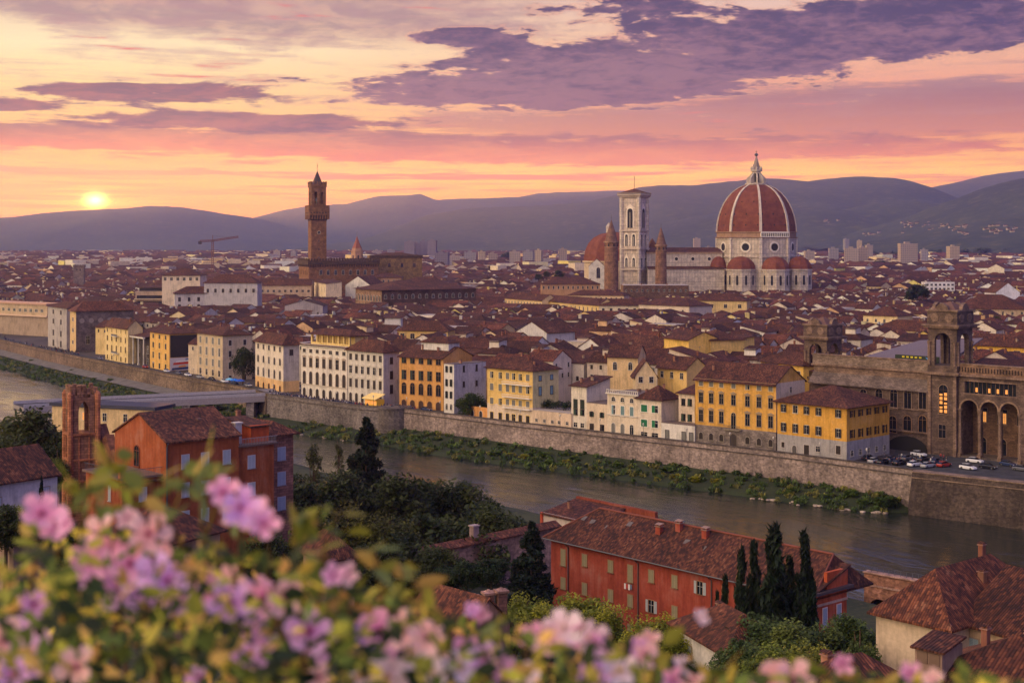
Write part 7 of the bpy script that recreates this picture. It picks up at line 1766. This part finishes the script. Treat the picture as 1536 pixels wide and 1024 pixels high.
T('co', 797, 204, 786, 50, 'dense dark conifer at the left corner of the long red house', name='conifer', col=(.85,.95,.95), base=-7)
for i, (px, D, y, hw, lab) in enumerate(((665,205,838,26,'dark laurel clump left below the stone garden wall'),(700,203,830,26,'middle dark laurel clump below the stone garden wall'),(738,202,826,26,'right dark laurel clump below the stone garden wall'))): T('ab'[i%2], px, D, y, hw, lab, col=(.55,.75,.8), rz=i, name='laurel_bush', cat='bush', zs=1.2)
# yellow-green trees before the red house
YT = [(790,172,878,30,'yellow-green tree at the left of the row before the red house'),(826,168,892,30,'second yellow-green tree from left before the red house'),(868,170,872,34,'bushy yellow-green tree in front of the red wall'),(905,166,892,30,'rightmost yellow-green tree before the red wall'),(770,160,905,30,'low yellow-green bush above the pale flowers'),(985,160,908,30,'yellow-green tree left of the small white house'),(1020,156,930,26,'olive bush tree touching the small white house'),(955,152,935,26,'low olive bush in front of the red house centre')]
for i, (px, D, y, hw, lab) in enumerate(YT): T('y', px, D, y-4, hw*1.5, lab, col=YG if i % 2 else (3.8,3.4,1.1), rz=i*.9)
CY = [(1088,174,866,20,'smallest cypress at the left end of the row'),(1113,172,826,26,'second cypress from the left in the row'),(1131,174,816,27,'third cypress from the left in the row'),(1162,170,792,46,'tallest broad cypress in the middle of the row'),(1184,173,838,30,'short cypress right of the tallest one'),(1206,170,803,34,'rightmost slender cypress of the row before the orange wing'),(1076,172,890,13,'tiny dark cypress tip left of the smallest cypress')]
for i, (px, D, y, hw, lab) in enumerate(CY): T('cy' if i % 2 else 'cz', px, D, y, hw, lab, name='cypress', col=(.85,.95,.85), rz=i, group='cypresses before the long red house', base=-6)
BT = [(1130,150,905,34,'dark green tree under the middle cypresses',(.8,.95,.8)),(1178,146,915,34,'green tree below the tallest cypress',LG),(1232,158,918,36,'grey-green tree before the orange end wing',(.9,1,.8)),(1275,160,910,30,'tree between the orange wing and the cream house',(.8,.95,.75)),(1110,135,945,32,'lower dark tree right of the small white house',(.8,.95,.8)),
 (1160,128,952,36,'yellow-green tree at the bottom centre right',(1.6,1.6,.8)),(1215,125,950,36,'bright yellow-green tree above the lowest dark roof',(1.9,1.7,.75)),(1262,120,968,30,'green tree at the left end of the nearest roof',LG),(1290,128,945,24,'small green tree under the cream house wall',(.9,1,.8)),(1080,120,985,30,'low green tree at the bottom edge before the white house',(1.0,1.1,.8)),(1175,112,985,34,'dark bush right of the flowering shrub bottom',(.7,.8,.7))]
for i, (px, D, y, hw, lab, c) in enumerate(BT): T('abyc'[i%4], px, D, y-3, hw*1.35, lab, col=tuple(q*1.8 for q in c), rz=i*1.7)
# street and courtyard trees in the town
p = hit(offs(BANK, 9), 364); T('a', 364, p[1], 509, 17, 'big dark street tree between two palazzi on the promenade', col=(.6,.75,.6), base=0, zs=2.0)
p = hit(offs(BANK, 8), 708); T('b', 708, p[1], 580, 23, 'round green tree beside the white riverside house', col=(.9,1.1,.6), base=0, zs=1.15)
tc = [(1376,422,15,1040),(1366,430,10,1000),(1398,500,9,700),(1214,528,14,470),(1232,537,10,455),(1320,388,9,2400),(820,404,6,1500),(838,401,8,1600),(808,408,6,1450),(700,492,10,640),(722,497,8,620),(950,466,8,900),(284,460,8,900),(26,478,9,905),(8,480,10,900),(1420,455,8,800),(1180,512,9,560),(1495,470,10,760),(655,500,7,600),(1100,470,8,900),(760,375,9,3000),(60,384,14,3600),(30,386,16,3500),(130,385,18,3400),(180,383,14,3600),(235,385,14,3300),(300,382,10,3600),(1310,372,16,4200),(1350,371,18,4200),(1400,368,22,4200),(1440,367,20,4300),(1475,366,22,4300),(1510,366,20,4300),(1385,428,9,1000),(460,468,8,850),(590,500,8,610)]
TWO = ['first','second','third','fourth','fifth','sixth','seventh','eighth','ninth','tenth','eleventh','twelfth','thirteenth','fourteenth','fifteenth','sixteenth','seventeenth','eighteenth','nineteenth','twentieth','twenty-first','twenty-second','twenty-third','twenty-fourth','twenty-fifth']
rows_ = {}
for t in tc: rows_.setdefault('foothill edge' if t[3] > 2000 and t[0] > 1200 else 'far plain' if t[3] > 2000 else 'rooftops', []).append(t)
for k, ts in rows_.items():
    ts.sort()
    for i, (px, y, hw, D) in enumerate(ts): T('ab'[i%2], px, D, y, hw, f"{TWO[i]} dark tree from the left among the {k}" if k != 'foothill edge' else f"{TWO[i]} dark park tree from left along the foothill edge", col=(.6,.75,.6), rz=i, group='dark trees among the '+k, protos=LOW, base=0, zs=.8)
gq = sorted([(y, x) for x, y in gaps if 470 < y < 760 and bank_d(x, y) > 30])[:40:2][:16]
gq.sort(key=lambda q: q[1]/q[0])
for i, (y, x) in enumerate(gq):
    T('ab'[i%2], 768+x/y*F, y, YH+(H-rnd.uniform(11,16))*F/y, rnd.uniform(8,13), f"{TWO[i]} courtyard tree from the left squeezed between the near town roofs", col=(.75,.9,.7), rz=i, group='courtyard trees between the near roofs', protos=LOW, base=0, zs=1.0)
# bank plants: grass and reeds as one mass, bushes one by one
rnd = random.Random(9); gb = MB(); gcol = [(.085,.13,.026),(.12,.18,.034),(.055,.09,.020),(.24,.23,.045),(.08,.13,.026)]
for i, (p, w, h) in enumerate(BROWS[:-1]):
    if w < 1.5: continue
    px = 768+p[0]/p[1]*F
    if px < -40 or px > 1400: continue
    a = Vector(BLINE[max(0,i-1)]); c = Vector(BLINE[min(len(BLINE)-1,i+1)]); d = (c-a).normalized(); n = Vector((-d.y, d.x))
    if 395 < px < 560 and rnd.random() < .5: continue
    for _ in range(13):
        t = rnd.uniform(.03,.99); q = rnd.uniform(-2.5,2.5); z = WZ+h*(1-t)**1.2+.3; r = rnd.uniform(.5,1.25)
        if px < 310 and t < .42: continue
        leaf_cloud(gb, [(p[0]+n.x*w*t+d.x*q, p[1]+n.y*w*t+d.y*q, z+r*.35, r, r*(.5+.3*t))], 40, .30, rnd, gcol, up=.9)
tag(gb.build('bank_undergrowth'), 'dense green grass and weeds along the foot of the far embankment', 'undergrowth', kind='stuff')
bl = []
for k in range(46):
    px = rnd.uniform(625, 1345) if k < 32 else rnd.uniform(30, 330); bl.append((px, 0))
for px in (805,826,876,1052,1060,1075,1098): bl.append((px, 1))
bl.append((1351, 2)); bl += [(330,3),(348,3),(360,3)]
bl.sort(); yb = [0,0]; 
for i, (px, yl) in enumerate(bl):
    j = min(range(len(BROWS)), key=lambda q: abs(768+BROWS[q][0][0]/BROWS[q][0][1]*F-px)); p, w, h = BROWS[j]
    a = Vector(BLINE[max(0,j-1)]); c = Vector(BLINE[min(len(BLINE)-1,j+1)]); d = (c-a).normalized(); n = Vector((-d.y, d.x)); t = rnd.uniform(.15,.8) if yl == 0 else .55
    if yl == 2: t = .5; w = max(w, 5)
    x, y = p[0]+n.x*w*t, p[1]+n.y*w*t; r = rnd.uniform(.9,1.9) if yl == 0 else (1.7 if yl == 1 else 3.0 if yl == 2 else 2.2)
    z = WZ+h*(1-t)**1.2; side = 'left of the bridge' if px < 395 else 'right of the bastion'
    yb[px > 395] += 1
    lab = {0: f"low green bush, number {yb[px>395]} from the left on the bank {side}", 1: f"yellow flowering bush, number {yb[px>395]} of the bushes on the bank", 2: 'large round dark green bush where the bank meets the bastion wall', 3: f"upright dark shrub, number {yb[0]} of the bank bushes near the bridge"}[yl]
    cr = LOW['ab'[i%2]][0]; e = empty('bush', (x, y, z), i, lab, 'bush', 'bushes on the green river bank')
    inst(cr, 'foliage', e, (0,0,r*.4), 0, (r*1.2, r*1.2, r*(.75 if yl != 3 else 1.5)), {0:(1.5,1.9,.8),1:(4.2,3.2,.6),2:(.8,1.1,.6),3:(.6,.8,.6)}[yl])
# rocks at the waterline, right part of the bank
rnd = random.Random(12); rk = []
for k in range(3):
    b = MB(); n = 7; 
    bm = bmesh.new(); bmesh.ops.create_icosphere(bm, subdivisions=1, radius=1)
    rr = random.Random(k)
    for v in bm.verts: v.co *= rr.uniform(.65,1.15)
    b.add([tuple(v.co) for v in bm.verts], [[v.index for v in f.verts] for f in bm.faces], 'rubble', lin(190,170,146)); bm.free(); rk.append(b.mesh('rock'))
ri = 0
for j, (p, w, h) in enumerate(BROWS):
    px = 768+p[0]/p[1]*F
    if not (1170 < px < 1362 or 420 < px < 560): continue
    a = Vector(BLINE[max(0,j-1)]); c = Vector(BLINE[min(len(BLINE)-1,j+1)]); d = (c-a).normalized(); n = Vector((-d.y, d.x))
    for _ in range(4 if px > 1170 else 2):
        t = rnd.uniform(.84,1.04); q = rnd.uniform(-2.5,2.5); s = rnd.uniform(.3,.85)
        o = inst(rnd.choice(rk), 'rock', None, (p[0]+n.x*w*t+d.x*q, p[1]+n.y*w*t+d.y*q, WZ+rnd.uniform(0,.3)), rnd.uniform(0,6), (s*rnd.uniform(.8,1.8), s, s*.5)); tag(o, 'pale boulder at the waterline of the far bank, among many alike', 'rock', 'pale boulders along the waterline')
# ------------------------------------------------------------------ people on the promenade
def person_mesh(seed, pose):
    sk = {'walk': [(0,0,.95),(0,0,1.2),(0,0,1.42),(0,.01,1.52),(0,.02,1.66), (.11,-.06,.92),(.12,-.14,.5),(.12,-.02,.05),(.12,-.14,.03), (-.11,.04,.92),(-.12,.10,.5),(-.12,.28,.08),(-.12,.18,.03), (.19,0,1.38),(.24,.1,1.12),(.24,-.02,.9),(-.19,0,1.38),(-.24,-.1,1.12),(-.23,-.18,.9)],
          'stand': [(0,0,.95),(0,0,1.2),(0,0,1.42),(0,.01,1.52),(0,.02,1.66), (.1,0,.92),(.11,-.02,.5),(.12,.02,.05),(.13,-.12,.03), (-.1,0,.92),(-.11,-.02,.5),(-.12,.02,.05),(-.13,-.12,.03), (.19,0,1.38),(.25,.02,1.12),(.22,-.08,.9),(-.19,0,1.38),(-.25,.02,1.12),(-.16,-.18,1.05)]}[pose]
    E = [(0,1),(1,2),(2,3),(3,4),(0,5),(5,6),(6,7),(7,8),(0,9),(9,10),(10,11),(11,12),(2,13),(13,14),(14,15),(2,16),(16,17),(17,18)]
    rad = [.15,.14,.15,.06,.10,.095,.07,.05,.045,.095,.07,.05,.045,.07,.05,.038,.07,.05,.038]
    me = bpy.data.meshes.new('person'); me.from_pydata(sk, E, []); o = bpy.data.objects.new('tmp', me); COL.objects.link(o)
    m = o.modifiers.new('s', 'SKIN'); sv = me.skin_vertices[0].data
    for i, r in enumerate(rad): sv[i].radius = (r, r*.8 if i < 3 else r)
    sv[0].use_root = True; sb = o.modifiers.new('u', 'SUBSURF'); sb.levels = 1
    dg = bpy.context.evaluated_depsgraph_get(); dg.update(); out = bpy.data.meshes.new_from_object(o.evaluated_get(dg)); bpy.data.objects.remove(o)
    out.materials.clear(); out.materials.append(MATS['skin']); out.materials.append(MATS['cloth_obj']); out.materials.append(MATS['trousers'])
    for f in out.polygons:
        z = f.center.z; x = abs(f.center.x); f.material_index = 0 if (z > 1.48 or (x > .2 and z < 1.0)) else (1 if z > .9 else 2); f.use_smooth = True
    h = MB(); h.lathe([(.03,1.60),(.105,1.62),(.112,1.69),(.08,1.76),(.01,1.78)], 8, (0,.035), 'bark', lin(50,36,28)); 
    return out, h.mesh('hair')
m_plain('trousers', (.03,.035,.05), .9)
PM = [person_mesh(1,'walk'), person_mesh(2,'stand')]
rnd = random.Random(21); shirts = [((.03,.045,.12),'dark blue'),((.02,.022,.03),'black'),((.10,.11,.16),'slate'),((.5,.5,.5),'white'),((.30,.05,.04),'red'),((.04,.06,.10),'navy')]
def crowd(n, x0, x1, o0, o1, where, grp):
    for i in range(n):
        px = rnd.uniform(x0, x1); p = hit(offs(BANK, rnd.uniform(o0, o1)), px)
        if not p: continue
        k = rnd.randrange(2); c, nm = rnd.choices(shirts, [40,25,15,10,4,20])[0]; r = empty('person', (p[0], p[1], .01), rnd.uniform(0,6.28), f"person in a {nm} top {where}", 'person', grp)
        s = rnd.uniform(.95,1.08); inst(PM[k][0], 'body', r, (0,0,0), 0, s, c); inst(PM[k][1], 'hair', r, (0,0,0), 0, s)
OFB = {}
crowd(145, 402, 545, 1.0, 5.5, 'in the dense promenade crowd by the white palazzi', 'crowd on the promenade by the white palazzi')
crowd(30, 548, 625, 1.2, 6.5, 'strolling near the yellow kiosk', 'people near the yellow kiosk')
crowd(50, 82, 122, 1.2, 9, 'at the promenade bend by the grey block', 'crowd at the promenade bend')
crowd(46, 4, 80, 1.2, 6, 'on the far left promenade', 'people on the far left promenade')
def crowd_box(n, px0, px1, y0, y1, where, grp):
    for i in range(n):
        px, py = rnd.uniform(px0, px1), rnd.uniform(y0, y1); x, y = gp(px, py); c, nm = rnd.choice(shirts); r = empty('person', (x, y, .016), rnd.uniform(0,6.28), f"person in a {nm} top {where}", 'person', grp); k = rnd.randrange(2)
        inst(PM[k][0], 'body', r, (0,0,0), 0, 1, c); inst(PM[k][1], 'hair', r)
crowd_box(22, 1322, 1420, 688, 698, 'among the parked cars beside the yellow corner house', 'people among the parked cars')
# ------------------------------------------------------------------ cars and street lamps
def car_parts():
    L, W = 4.2, 1.72
    def loft(secs, mat, t=(1,1,1)):
        b = MB(); vs = []; n = len(secs[0])
        for s in secs: vs += s
        fs = [(i*n+k, i*n+(k+1)%n, (i+1)*n+(k+1)%n, (i+1)*n+k) for i in range(len(secs)-1) for k in range(n)]
        fs += [tuple(range(n))[::-1], tuple(range((len(secs)-1)*n, len(secs)*n))]; b.add(vs, fs, mat, t); return b
    def sec(x, w, z0, z1, r=.1): return [(x,-w+r,z0),(x,w-r,z0),(x,w,z0+r),(x,w,z1-r),(x,w-r,z1),(x,-w+r,z1),(x,-w,z1-r),(x,-w,z0+r)]
    body = loft([sec(-2.1,.7,.35,.72),sec(-2.0,.82,.25,.9),(sec(-1.2,.86,.2,.98)),sec(0,.87,.2,.96),sec(1.1,.86,.2,.93),sec(1.85,.82,.25,.78),sec(2.1,.7,.32,.6)], 'paint_obj')
    cab = loft([sec(-1.85,.66,.85,.96,.04),sec(-1.35,.64,.9,1.32,.06),sec(-.5,.62,.9,1.44,.06),sec(.3,.62,.9,1.40,.06),sec(1.05,.66,.88,.98,.04)], 'glass')
    roof = loft([sec(-1.3,.58,1.33,1.40,.03),sec(-.5,.6,1.42,1.48,.03),sec(.25,.58,1.38,1.44,.03)], 'paint_obj')
    wh = MB(); wh.lathe([(.31,-.1),(.33,-.06),(.33,.06),(.31,.1)], 16, (0,0), 'rubber'); wh.lathe([(.19,-.11),(.19,.11)], 12, (0,0), 'metal'); wh.v = [(x, z, y) for x, y, z in wh.v]
    hl = MB(); hl.box(-.06,.06,-.16,.16,-.07,.07,'painted',(.8,.8,.75)); tl = MB(); tl.box(-.05,.05,-.14,.14,-.09,.09,'painted',(.4,.02,.02))
    return body.mesh('body'), cab.mesh('windows'), roof.mesh('car_roof'), wh.mesh('wheel'), hl.mesh('headlight'), tl.mesh('tail_light')
CP = car_parts()
def car(x, y, rz, c, label, grp='cars parked on the square by the library'):
    r = empty('parked_car', (x, y, .02), rz, label, 'car', grp)
    inst(CP[0], 'body', r, (0,0,.0), 0, 1, c); inst(CP[1], 'window_glass', r); inst(CP[2], 'roof_panel', r, (0,0,0), 0, 1, c)
    for sx in (-1.3,1.3):
        for sy in (-.8,.8): inst(CP[3], 'wheel', r, (sx, sy, .33))
    for sy in (-.6,.6): inst(CP[4], 'headlight', r, (2.02, sy, .62)); inst(CP[5], 'tail_light', r, (-2.04, sy, .7))
CC = {'white':(.75,.75,.75),'black':(.015,.015,.018),'silver':(.35,.36,.38),'dark blue':(.02,.035,.09),'grey':(.12,.12,.13),'red':(.35,.03,.02)}
dr = math.atan2(-.75,.66)
cars = [(1303,690,'black','at the left corner of the yellow corner house'),(1312,694,'silver','second from left beside the yellow corner house'),(1325,696,'black','third from left beside the yellow corner house'),(1337,691,'dark blue','behind the people beside the yellow corner house'),(1349,697,'black','in the middle of the dark row'),(1360,690,'grey','towards the library in the dark row'),
 (1372,699,'white','nearest the wall in the dark row'),(1384,692,'black','under the library wing'),(1392,701,'silver','right of the people by the wall'),(1404,695,'dark blue','at the right end of the dark row'),(1416,700,'red','at the right end of the dark row'),(1462,694,'white','alone in the open square before the portico'),(1452,704,'white','close to the parapet right of centre'),(1482,703,'black','close to the parapet right of the white one'),(1512,699,'dark blue','before the third portico arch'),(1532,706,'grey','at the right picture edge'),(1378,684,'white','deep in the square under the library wing')]
for i, (px, py, c, w) in enumerate(cars):
    x, y = gp(px, py); car(x, y, dr+(0 if i > 10 else PI/2)+.1*math.sin(i*3), CC[c], f"{c} car {w}")
lw = hit(offs(BANK, 4.5), 1)
i = 0
for px, c, w in ((218,'red','before the white-columned house'),(250,'white','before the yellow hoarding house'),(268,'grey','under the painted banner'),(282,'white','at the right end of the banner'),(300,'silver','before the beige palazzo left end'),(318,'black','before the beige palazzo middle'),(337,'white','before the beige palazzo right end'),(352,'dark blue','left of the street tree'),(372,'silver','at the bridge head by the street tree'),(150,'grey','at the promenade bend before the cream house'),(598,'grey','by the orange palazzo left corner'),(640,'dark blue','before the orange palazzo right end')):
    p = hit(offs(BANK, 6.6), px); q = hit(offs(BANK, 6.6), px+6); car(p[0], p[1], math.atan2(q[1]-p[1], q[0]-p[0]), CC[c], f"{c} car {w}", 'cars parked along the embankment street')
for k, (px, c) in enumerate(((345,'light blue'),(352,'bright blue'),(360,'blue'))):
    p = hit(offs(BANK, 3.4+k*.3), px); r = empty('market_umbrella', (p[0], p[1], .02), k, f"{c} street umbrella, {('left','middle','right')[k]} one of three by the bridge head", 'umbrella', 'blue umbrellas by the bridge head')
    b = MB(); b.lathe([(2.0,2.2),(1.1,2.65),(.05,2.95)], 8, (0,0), 'painted', (lin(120,190,220), lin(30,120,220), lin(40,90,190))[k]); b.build('canopy', r); b = MB(); b.tube([(0,0,0),(0,0,2.9)], .05, 6, 'metal'); b.build('pole', r)
lp = MB(); lp.lathe([(.14,0),(.12,.4),(.06,.6),(.05,3.8)], 8, (0,0), 'metal'); LPm = lp.mesh('pole'); lh = MB(); lh.lathe([(.08,3.8),(.2,4.0),(.24,4.4),(.05,4.6)], 8, (0,0), 'painted', (.6,.55,.45)); LHm = lh.mesh('lamp_head')
for k, px in enumerate((1380,1300,1230,1160,1095,1030,965,900,840,780,720,660,610,560,505,450,410,350,290,230,170)):
    p = hit(offs(BANK, 1.3), px); r = empty('street_lamp', (p[0], p[1], .13), 0, f"small iron street lamp, {TWO[k]} from the right along the embankment", 'street lamp', 'lamps along the embankment'); inst(LPm, 'pole', r); inst(LHm, 'lamp_head', r)
# hedge on the garden building
A_ = hit(offs(BANK, 6), 800); B_ = hit(offs(BANK, 6), 856); b = MB(); cl = []
for k in range(26): t = k/25; cl.append((A_[0]+(B_[0]-A_[0])*t+2+rnd.uniform(-.5,1.5), A_[1]+(B_[1]-A_[1])*t+2+rnd.uniform(0,2), zat(606,A_[1])+rnd.uniform(-.6,.7), 1.3, 1.1))
leaf_cloud(b, cl, 160, .2, rnd, [(.04,.07,.02),(.03,.05,.015)]); o = b.build('hedge'); tag(o, 'dense green hedge on top of the low garden building', 'hedge')
# ------------------------------------------------------------------ foreground flowering shrub
def shrub():
    rnd = random.Random(77); root = empty('flowering_shrub', (0, 1.9, 53.35), 0, 'blurred shrub with pink and lilac blossoms filling the bottom left foreground', 'shrub')
    def pt(px, py, D): return Vector((at(px, D), D, zat(py, D)))-Vector((0, 1.9, 53.35))
    env = [(-40,850),(20,850),(60,825),(120,805),(160,800),(215,805),(250,815),(300,825),(340,825),(380,840),(430,850),(470,855),(520,870),(560,885),(600,890),(640,915),(690,930),(740,935),(800,945),(870,955),(940,975),(1000,995),(1060,1010),(1150,1015),(1220,1005),(1300,1012),(1380,1020),(1450,1024),(1560,1030)]
    ex = [e[0] for e in env]; ey = [e[1] for e in env]
    def leaf_at(b, c, L, wd, rnd, col, mat='leaf'):
        a = Vector((rnd.gauss(0,1), rnd.gauss(0,.8), rnd.gauss(.25,.7))).normalized(); u = a.cross(Vector((rnd.gauss(0,1), rnd.gauss(0,1), rnd.gauss(0,1)))).normalized(); w = a.cross(u)
        P = [c, c+a*L*.3+u*wd*.5+w*wd*.12, c+a*L*.65+u*wd*.42+w*wd*.1, c+a*L, c+a*L*.65-u*wd*.42+w*wd*.1, c+a*L*.3-u*wd*.5+w*wd*.12, c+a*L*.5]
        b.add([tuple(p) for p in P], [(0,1,6),(1,2,6),(2,3,6),(3,4,6),(4,5,6),(5,0,6)], mat, col)
    b = MB()
    cols = [(.15,.20,.03),(.38,.40,.05),(.05,.08,.02),(.66,.56,.08),(.04,.06,.02),(.70,.46,.12),(.15,.22,.04),(.02,.035,.015)]
    for i in range(9500):
        px = rnd.uniform(-40, 1570); top = np.interp(px, ex, ey); D = rnd.uniform(1.4, 2.7)
        v = rnd.random(); py = top+(1090-top)*v**1.15
        if px > 620 and rnd.random() < .35+.25*(px > 1000): continue
        if py < top+50 and rnd.random() < .45: continue
        L = rnd.uniform(.012,.034); c = rnd.choice(cols); k = rnd.uniform(.6,1.4)
        leaf_at(b, pt(px, py, D), L, L*rnd.uniform(.35,.6), rnd, (c[0]*k, c[1]*k, c[2]*k))
    b.build('foliage', root)
    # sprigs that stand clear of the mass
    b = MB(); tb = MB()
    for (px, py, D) in ((135,700,1.8),(150,665,1.9),(170,655,1.9),(105,700,1.8),(225,690,1.7),(280,690,1.8),(300,665,1.9),(315,690,1.8),(365,742,1.8),(395,745,1.9),(440,765,1.8),(475,745,1.8),(510,740,1.8),(560,800,1.7),(615,830,1.8),(590,870,1.8),(640,870,1.9),(1175,985,1.7),(1240,975,1.8),(1255,985,1.8),(985,935,1.8),(1320,1000,1.8),(1460,1005,1.8),(1075,985,1.8),(715,930,1.8),(490,800,1.7),(330,780,1.7),(60,760,1.8),(200,720,1.8)):
        py += 26
        tb = MB(); tb.tube([tuple(pt(px, py, D)), tuple(pt(px+rnd.uniform(-30,30), py+70, D)), tuple(pt(px+rnd.uniform(-50,50), py+190, D+.1))], [.0015,.0025,.004], 5, 'bark', lin(110,90,50)); tb.build('twig', root)
        for k in range(6):
            c = rnd.choice([(.26,.30,.04),(.34,.32,.05),(.16,.22,.05),(.40,.30,.07),(.20,.26,.08)]); leaf_at(b, pt(px+rnd.uniform(-14,14), py+k*8+rnd.uniform(-8,8), D), rnd.uniform(.028,.048), rnd.uniform(.013,.022), rnd, c)
    b.build('sprig_leaves', root); tb = MB()
    for k in range(46):
        px = rnd.uniform(-20,1560); top = np.interp(px, ex, ey); D = rnd.uniform(1.6,2.6); q = [pt(px, top+30, D), pt(px+rnd.uniform(-40,40), top+150, D), Vector((at(px*.9+60, D)*.9, (D-1.9)*.5, .3))]
        tb.tube([tuple(v) for v in q], [.002,.004,.009], 5, 'bark', lin(90,70,50))
    tb.build('branches', root)
    # blossoms: five petals and a dark throat
    def flower(kind):
        rr = random.Random(kind); p = MB(); base, tip = [((.66,.22,.48),(.94,.54,.68)),((.58,.24,.62),(.84,.54,.84)),((.90,.48,.48),(.97,.68,.62)),((.90,.68,.70),(.96,.84,.83))][kind]
        for k in range(5):
            a = k*2*PI/5+rr.uniform(-.12,.12); ca, sa = math.cos(a), math.sin(a); Lp = rr.uniform(.85,1.1); cup = rr.uniform(.2,.9); rows = [(.1,.07,0),(.35,.22,.10),(.65,.36,.25),(.88,.32,.38),(1.0,.14,.45)]
            vs = []
            for d, w, z in rows:
                for s in (-1, -.35, .35, 1):
                    x, y = d*Lp, w*s; zz_ = z*cup*1.6+ .06*(1-abs(s))*-1+rr.uniform(-.02,.02); vs.append((x*ca-y*sa, x*sa+y*ca, zz_))
            for i in range(4):
                t = tuple(base[j]+(tip[j]-base[j])*min(1,(i+.6)/3) for j in range(3))
                p.add([vs[4*i+q] for q in range(4)]+[vs[4*i+4+q] for q in range(4)], [(q, q+1, q+5, q+4) for q in range(3)], 'petal', t)
        c = MB(); c.lathe([(.10,-.05),(.14,.05),(.05,.22),(.01,.30)], 7, (0,0), 'petal', (.45,.10,.22) if kind < 3 else (.7,.5,.2)); return p.mesh('petals'), c.mesh('stamen')
    FM = [flower(k) for k in range(4)]
    fl = [(62,770,0,40),(85,792,0,30),(50,905,1,30),(30,960,1,46),(60,985,1,44),(5,960,1,40),(115,1000,1,40),(20,1010,1,34),(100,785,2,24),(150,800,2,34),(190,776,2,20),(222,800,2,40),(135,842,0,40),(165,835,0,40),(195,845,0,38),(225,838,0,44),(185,880,1,50),(215,885,1,46),(120,865,1,28),(250,870,0,36),(262,905,1,34),(235,860,0,40),(275,852,0,22),
     (335,738,0,30),(360,760,0,36),(380,775,0,36),(395,785,0,30),(352,772,2,26),(340,880,2,40),(320,890,0,34),(345,905,1,44),(375,905,1,46),(395,895,0,40),(425,895,2,34),(400,915,1,34),(310,880,0,22),(380,975,1,44),(370,985,1,30),(465,945,1,44),(480,960,1,40),(455,955,0,34),(568,945,0,40),(585,960,1,40),(550,955,1,34),(610,945,2,36),(640,955,2,34),(600,960,0,40),
     (545,1010,3,36),(600,1000,3,44),(620,990,3,48),(580,1015,3,40),(640,1005,3,36),(700,980,0,34),(690,1000,3,36),(725,985,1,26),(745,995,1,28),(650,1015,3,40),(760,1015,0,34),(845,940,3,36),(860,950,2,32),(825,955,2,28),(885,955,3,34),(895,965,0,24),(800,955,0,26),(840,965,0,24),(910,995,2,24),(955,970,0,20),(965,980,1,26),(975,960,2,22),(905,975,2,22),(930,1005,3,34),(890,1010,1,30),(1025,1000,3,22),(1050,925,3,16),(1010,1020,0,24),(1150,1020,2,40),(1190,1018,2,36),(1262,995,0,20),(1365,1010,0,22),(1400,1018,2,18),(500,862,0,22),(520,860,2,20),(515,875,0,20),(720,920,0,16),(710,915,3,16),(1040,1020,2,20),(790,1012,3,24),(480,1015,2,24),(300,1015,1,26)]
    for i, (px, py, kd, hw) in enumerate(fl[:96]):
        D = rnd.uniform(1.55,1.8); s = hw*D/F*1.0; e = empty('flower', tuple(pt(px, py, D)), 0); e.parent = root
        e.rotation_euler = (rnd.uniform(.7,1.5), rnd.uniform(-.5,.5), rnd.uniform(-.5,.5)); kd = kd if rnd.random() > .15 else (kd+1) % 3
        inst(FM[kd][0], 'petals', e, (0,0,0), rnd.uniform(0,1.2), s*.84); inst(FM[kd][1], 'stamen', e, (0,0,0), 0, s)
shrub()
# ------------------------------------------------------------------ haze
def haze():
    b = MB(); b.box(-16000, 16000, -60, 18200, -13, 1000, 'dark'); o = b.build('haze'); o['kind'] = 'stuff'
    m = bpy.data.materials.new('haze_air'); m.use_nodes = True; nt = m.node_tree; nt.nodes.clear()
    v = nt.nodes.new('ShaderNodeVolumePrincipled'); out = nt.nodes.new('ShaderNodeOutputMaterial')
    v.inputs['Density'].default_value = HAZE; v.inputs['Color'].default_value = (.28,.33,1.0,1); v.inputs['Absorption Color'].default_value = (1,1,1,1); v.inputs['Anisotropy'].default_value = .55
    nt.links.new(v.outputs[0], out.inputs['Volume']); o.data.materials.clear(); o.data.materials.append(m)
HAZE = 7.5e-5
haze()
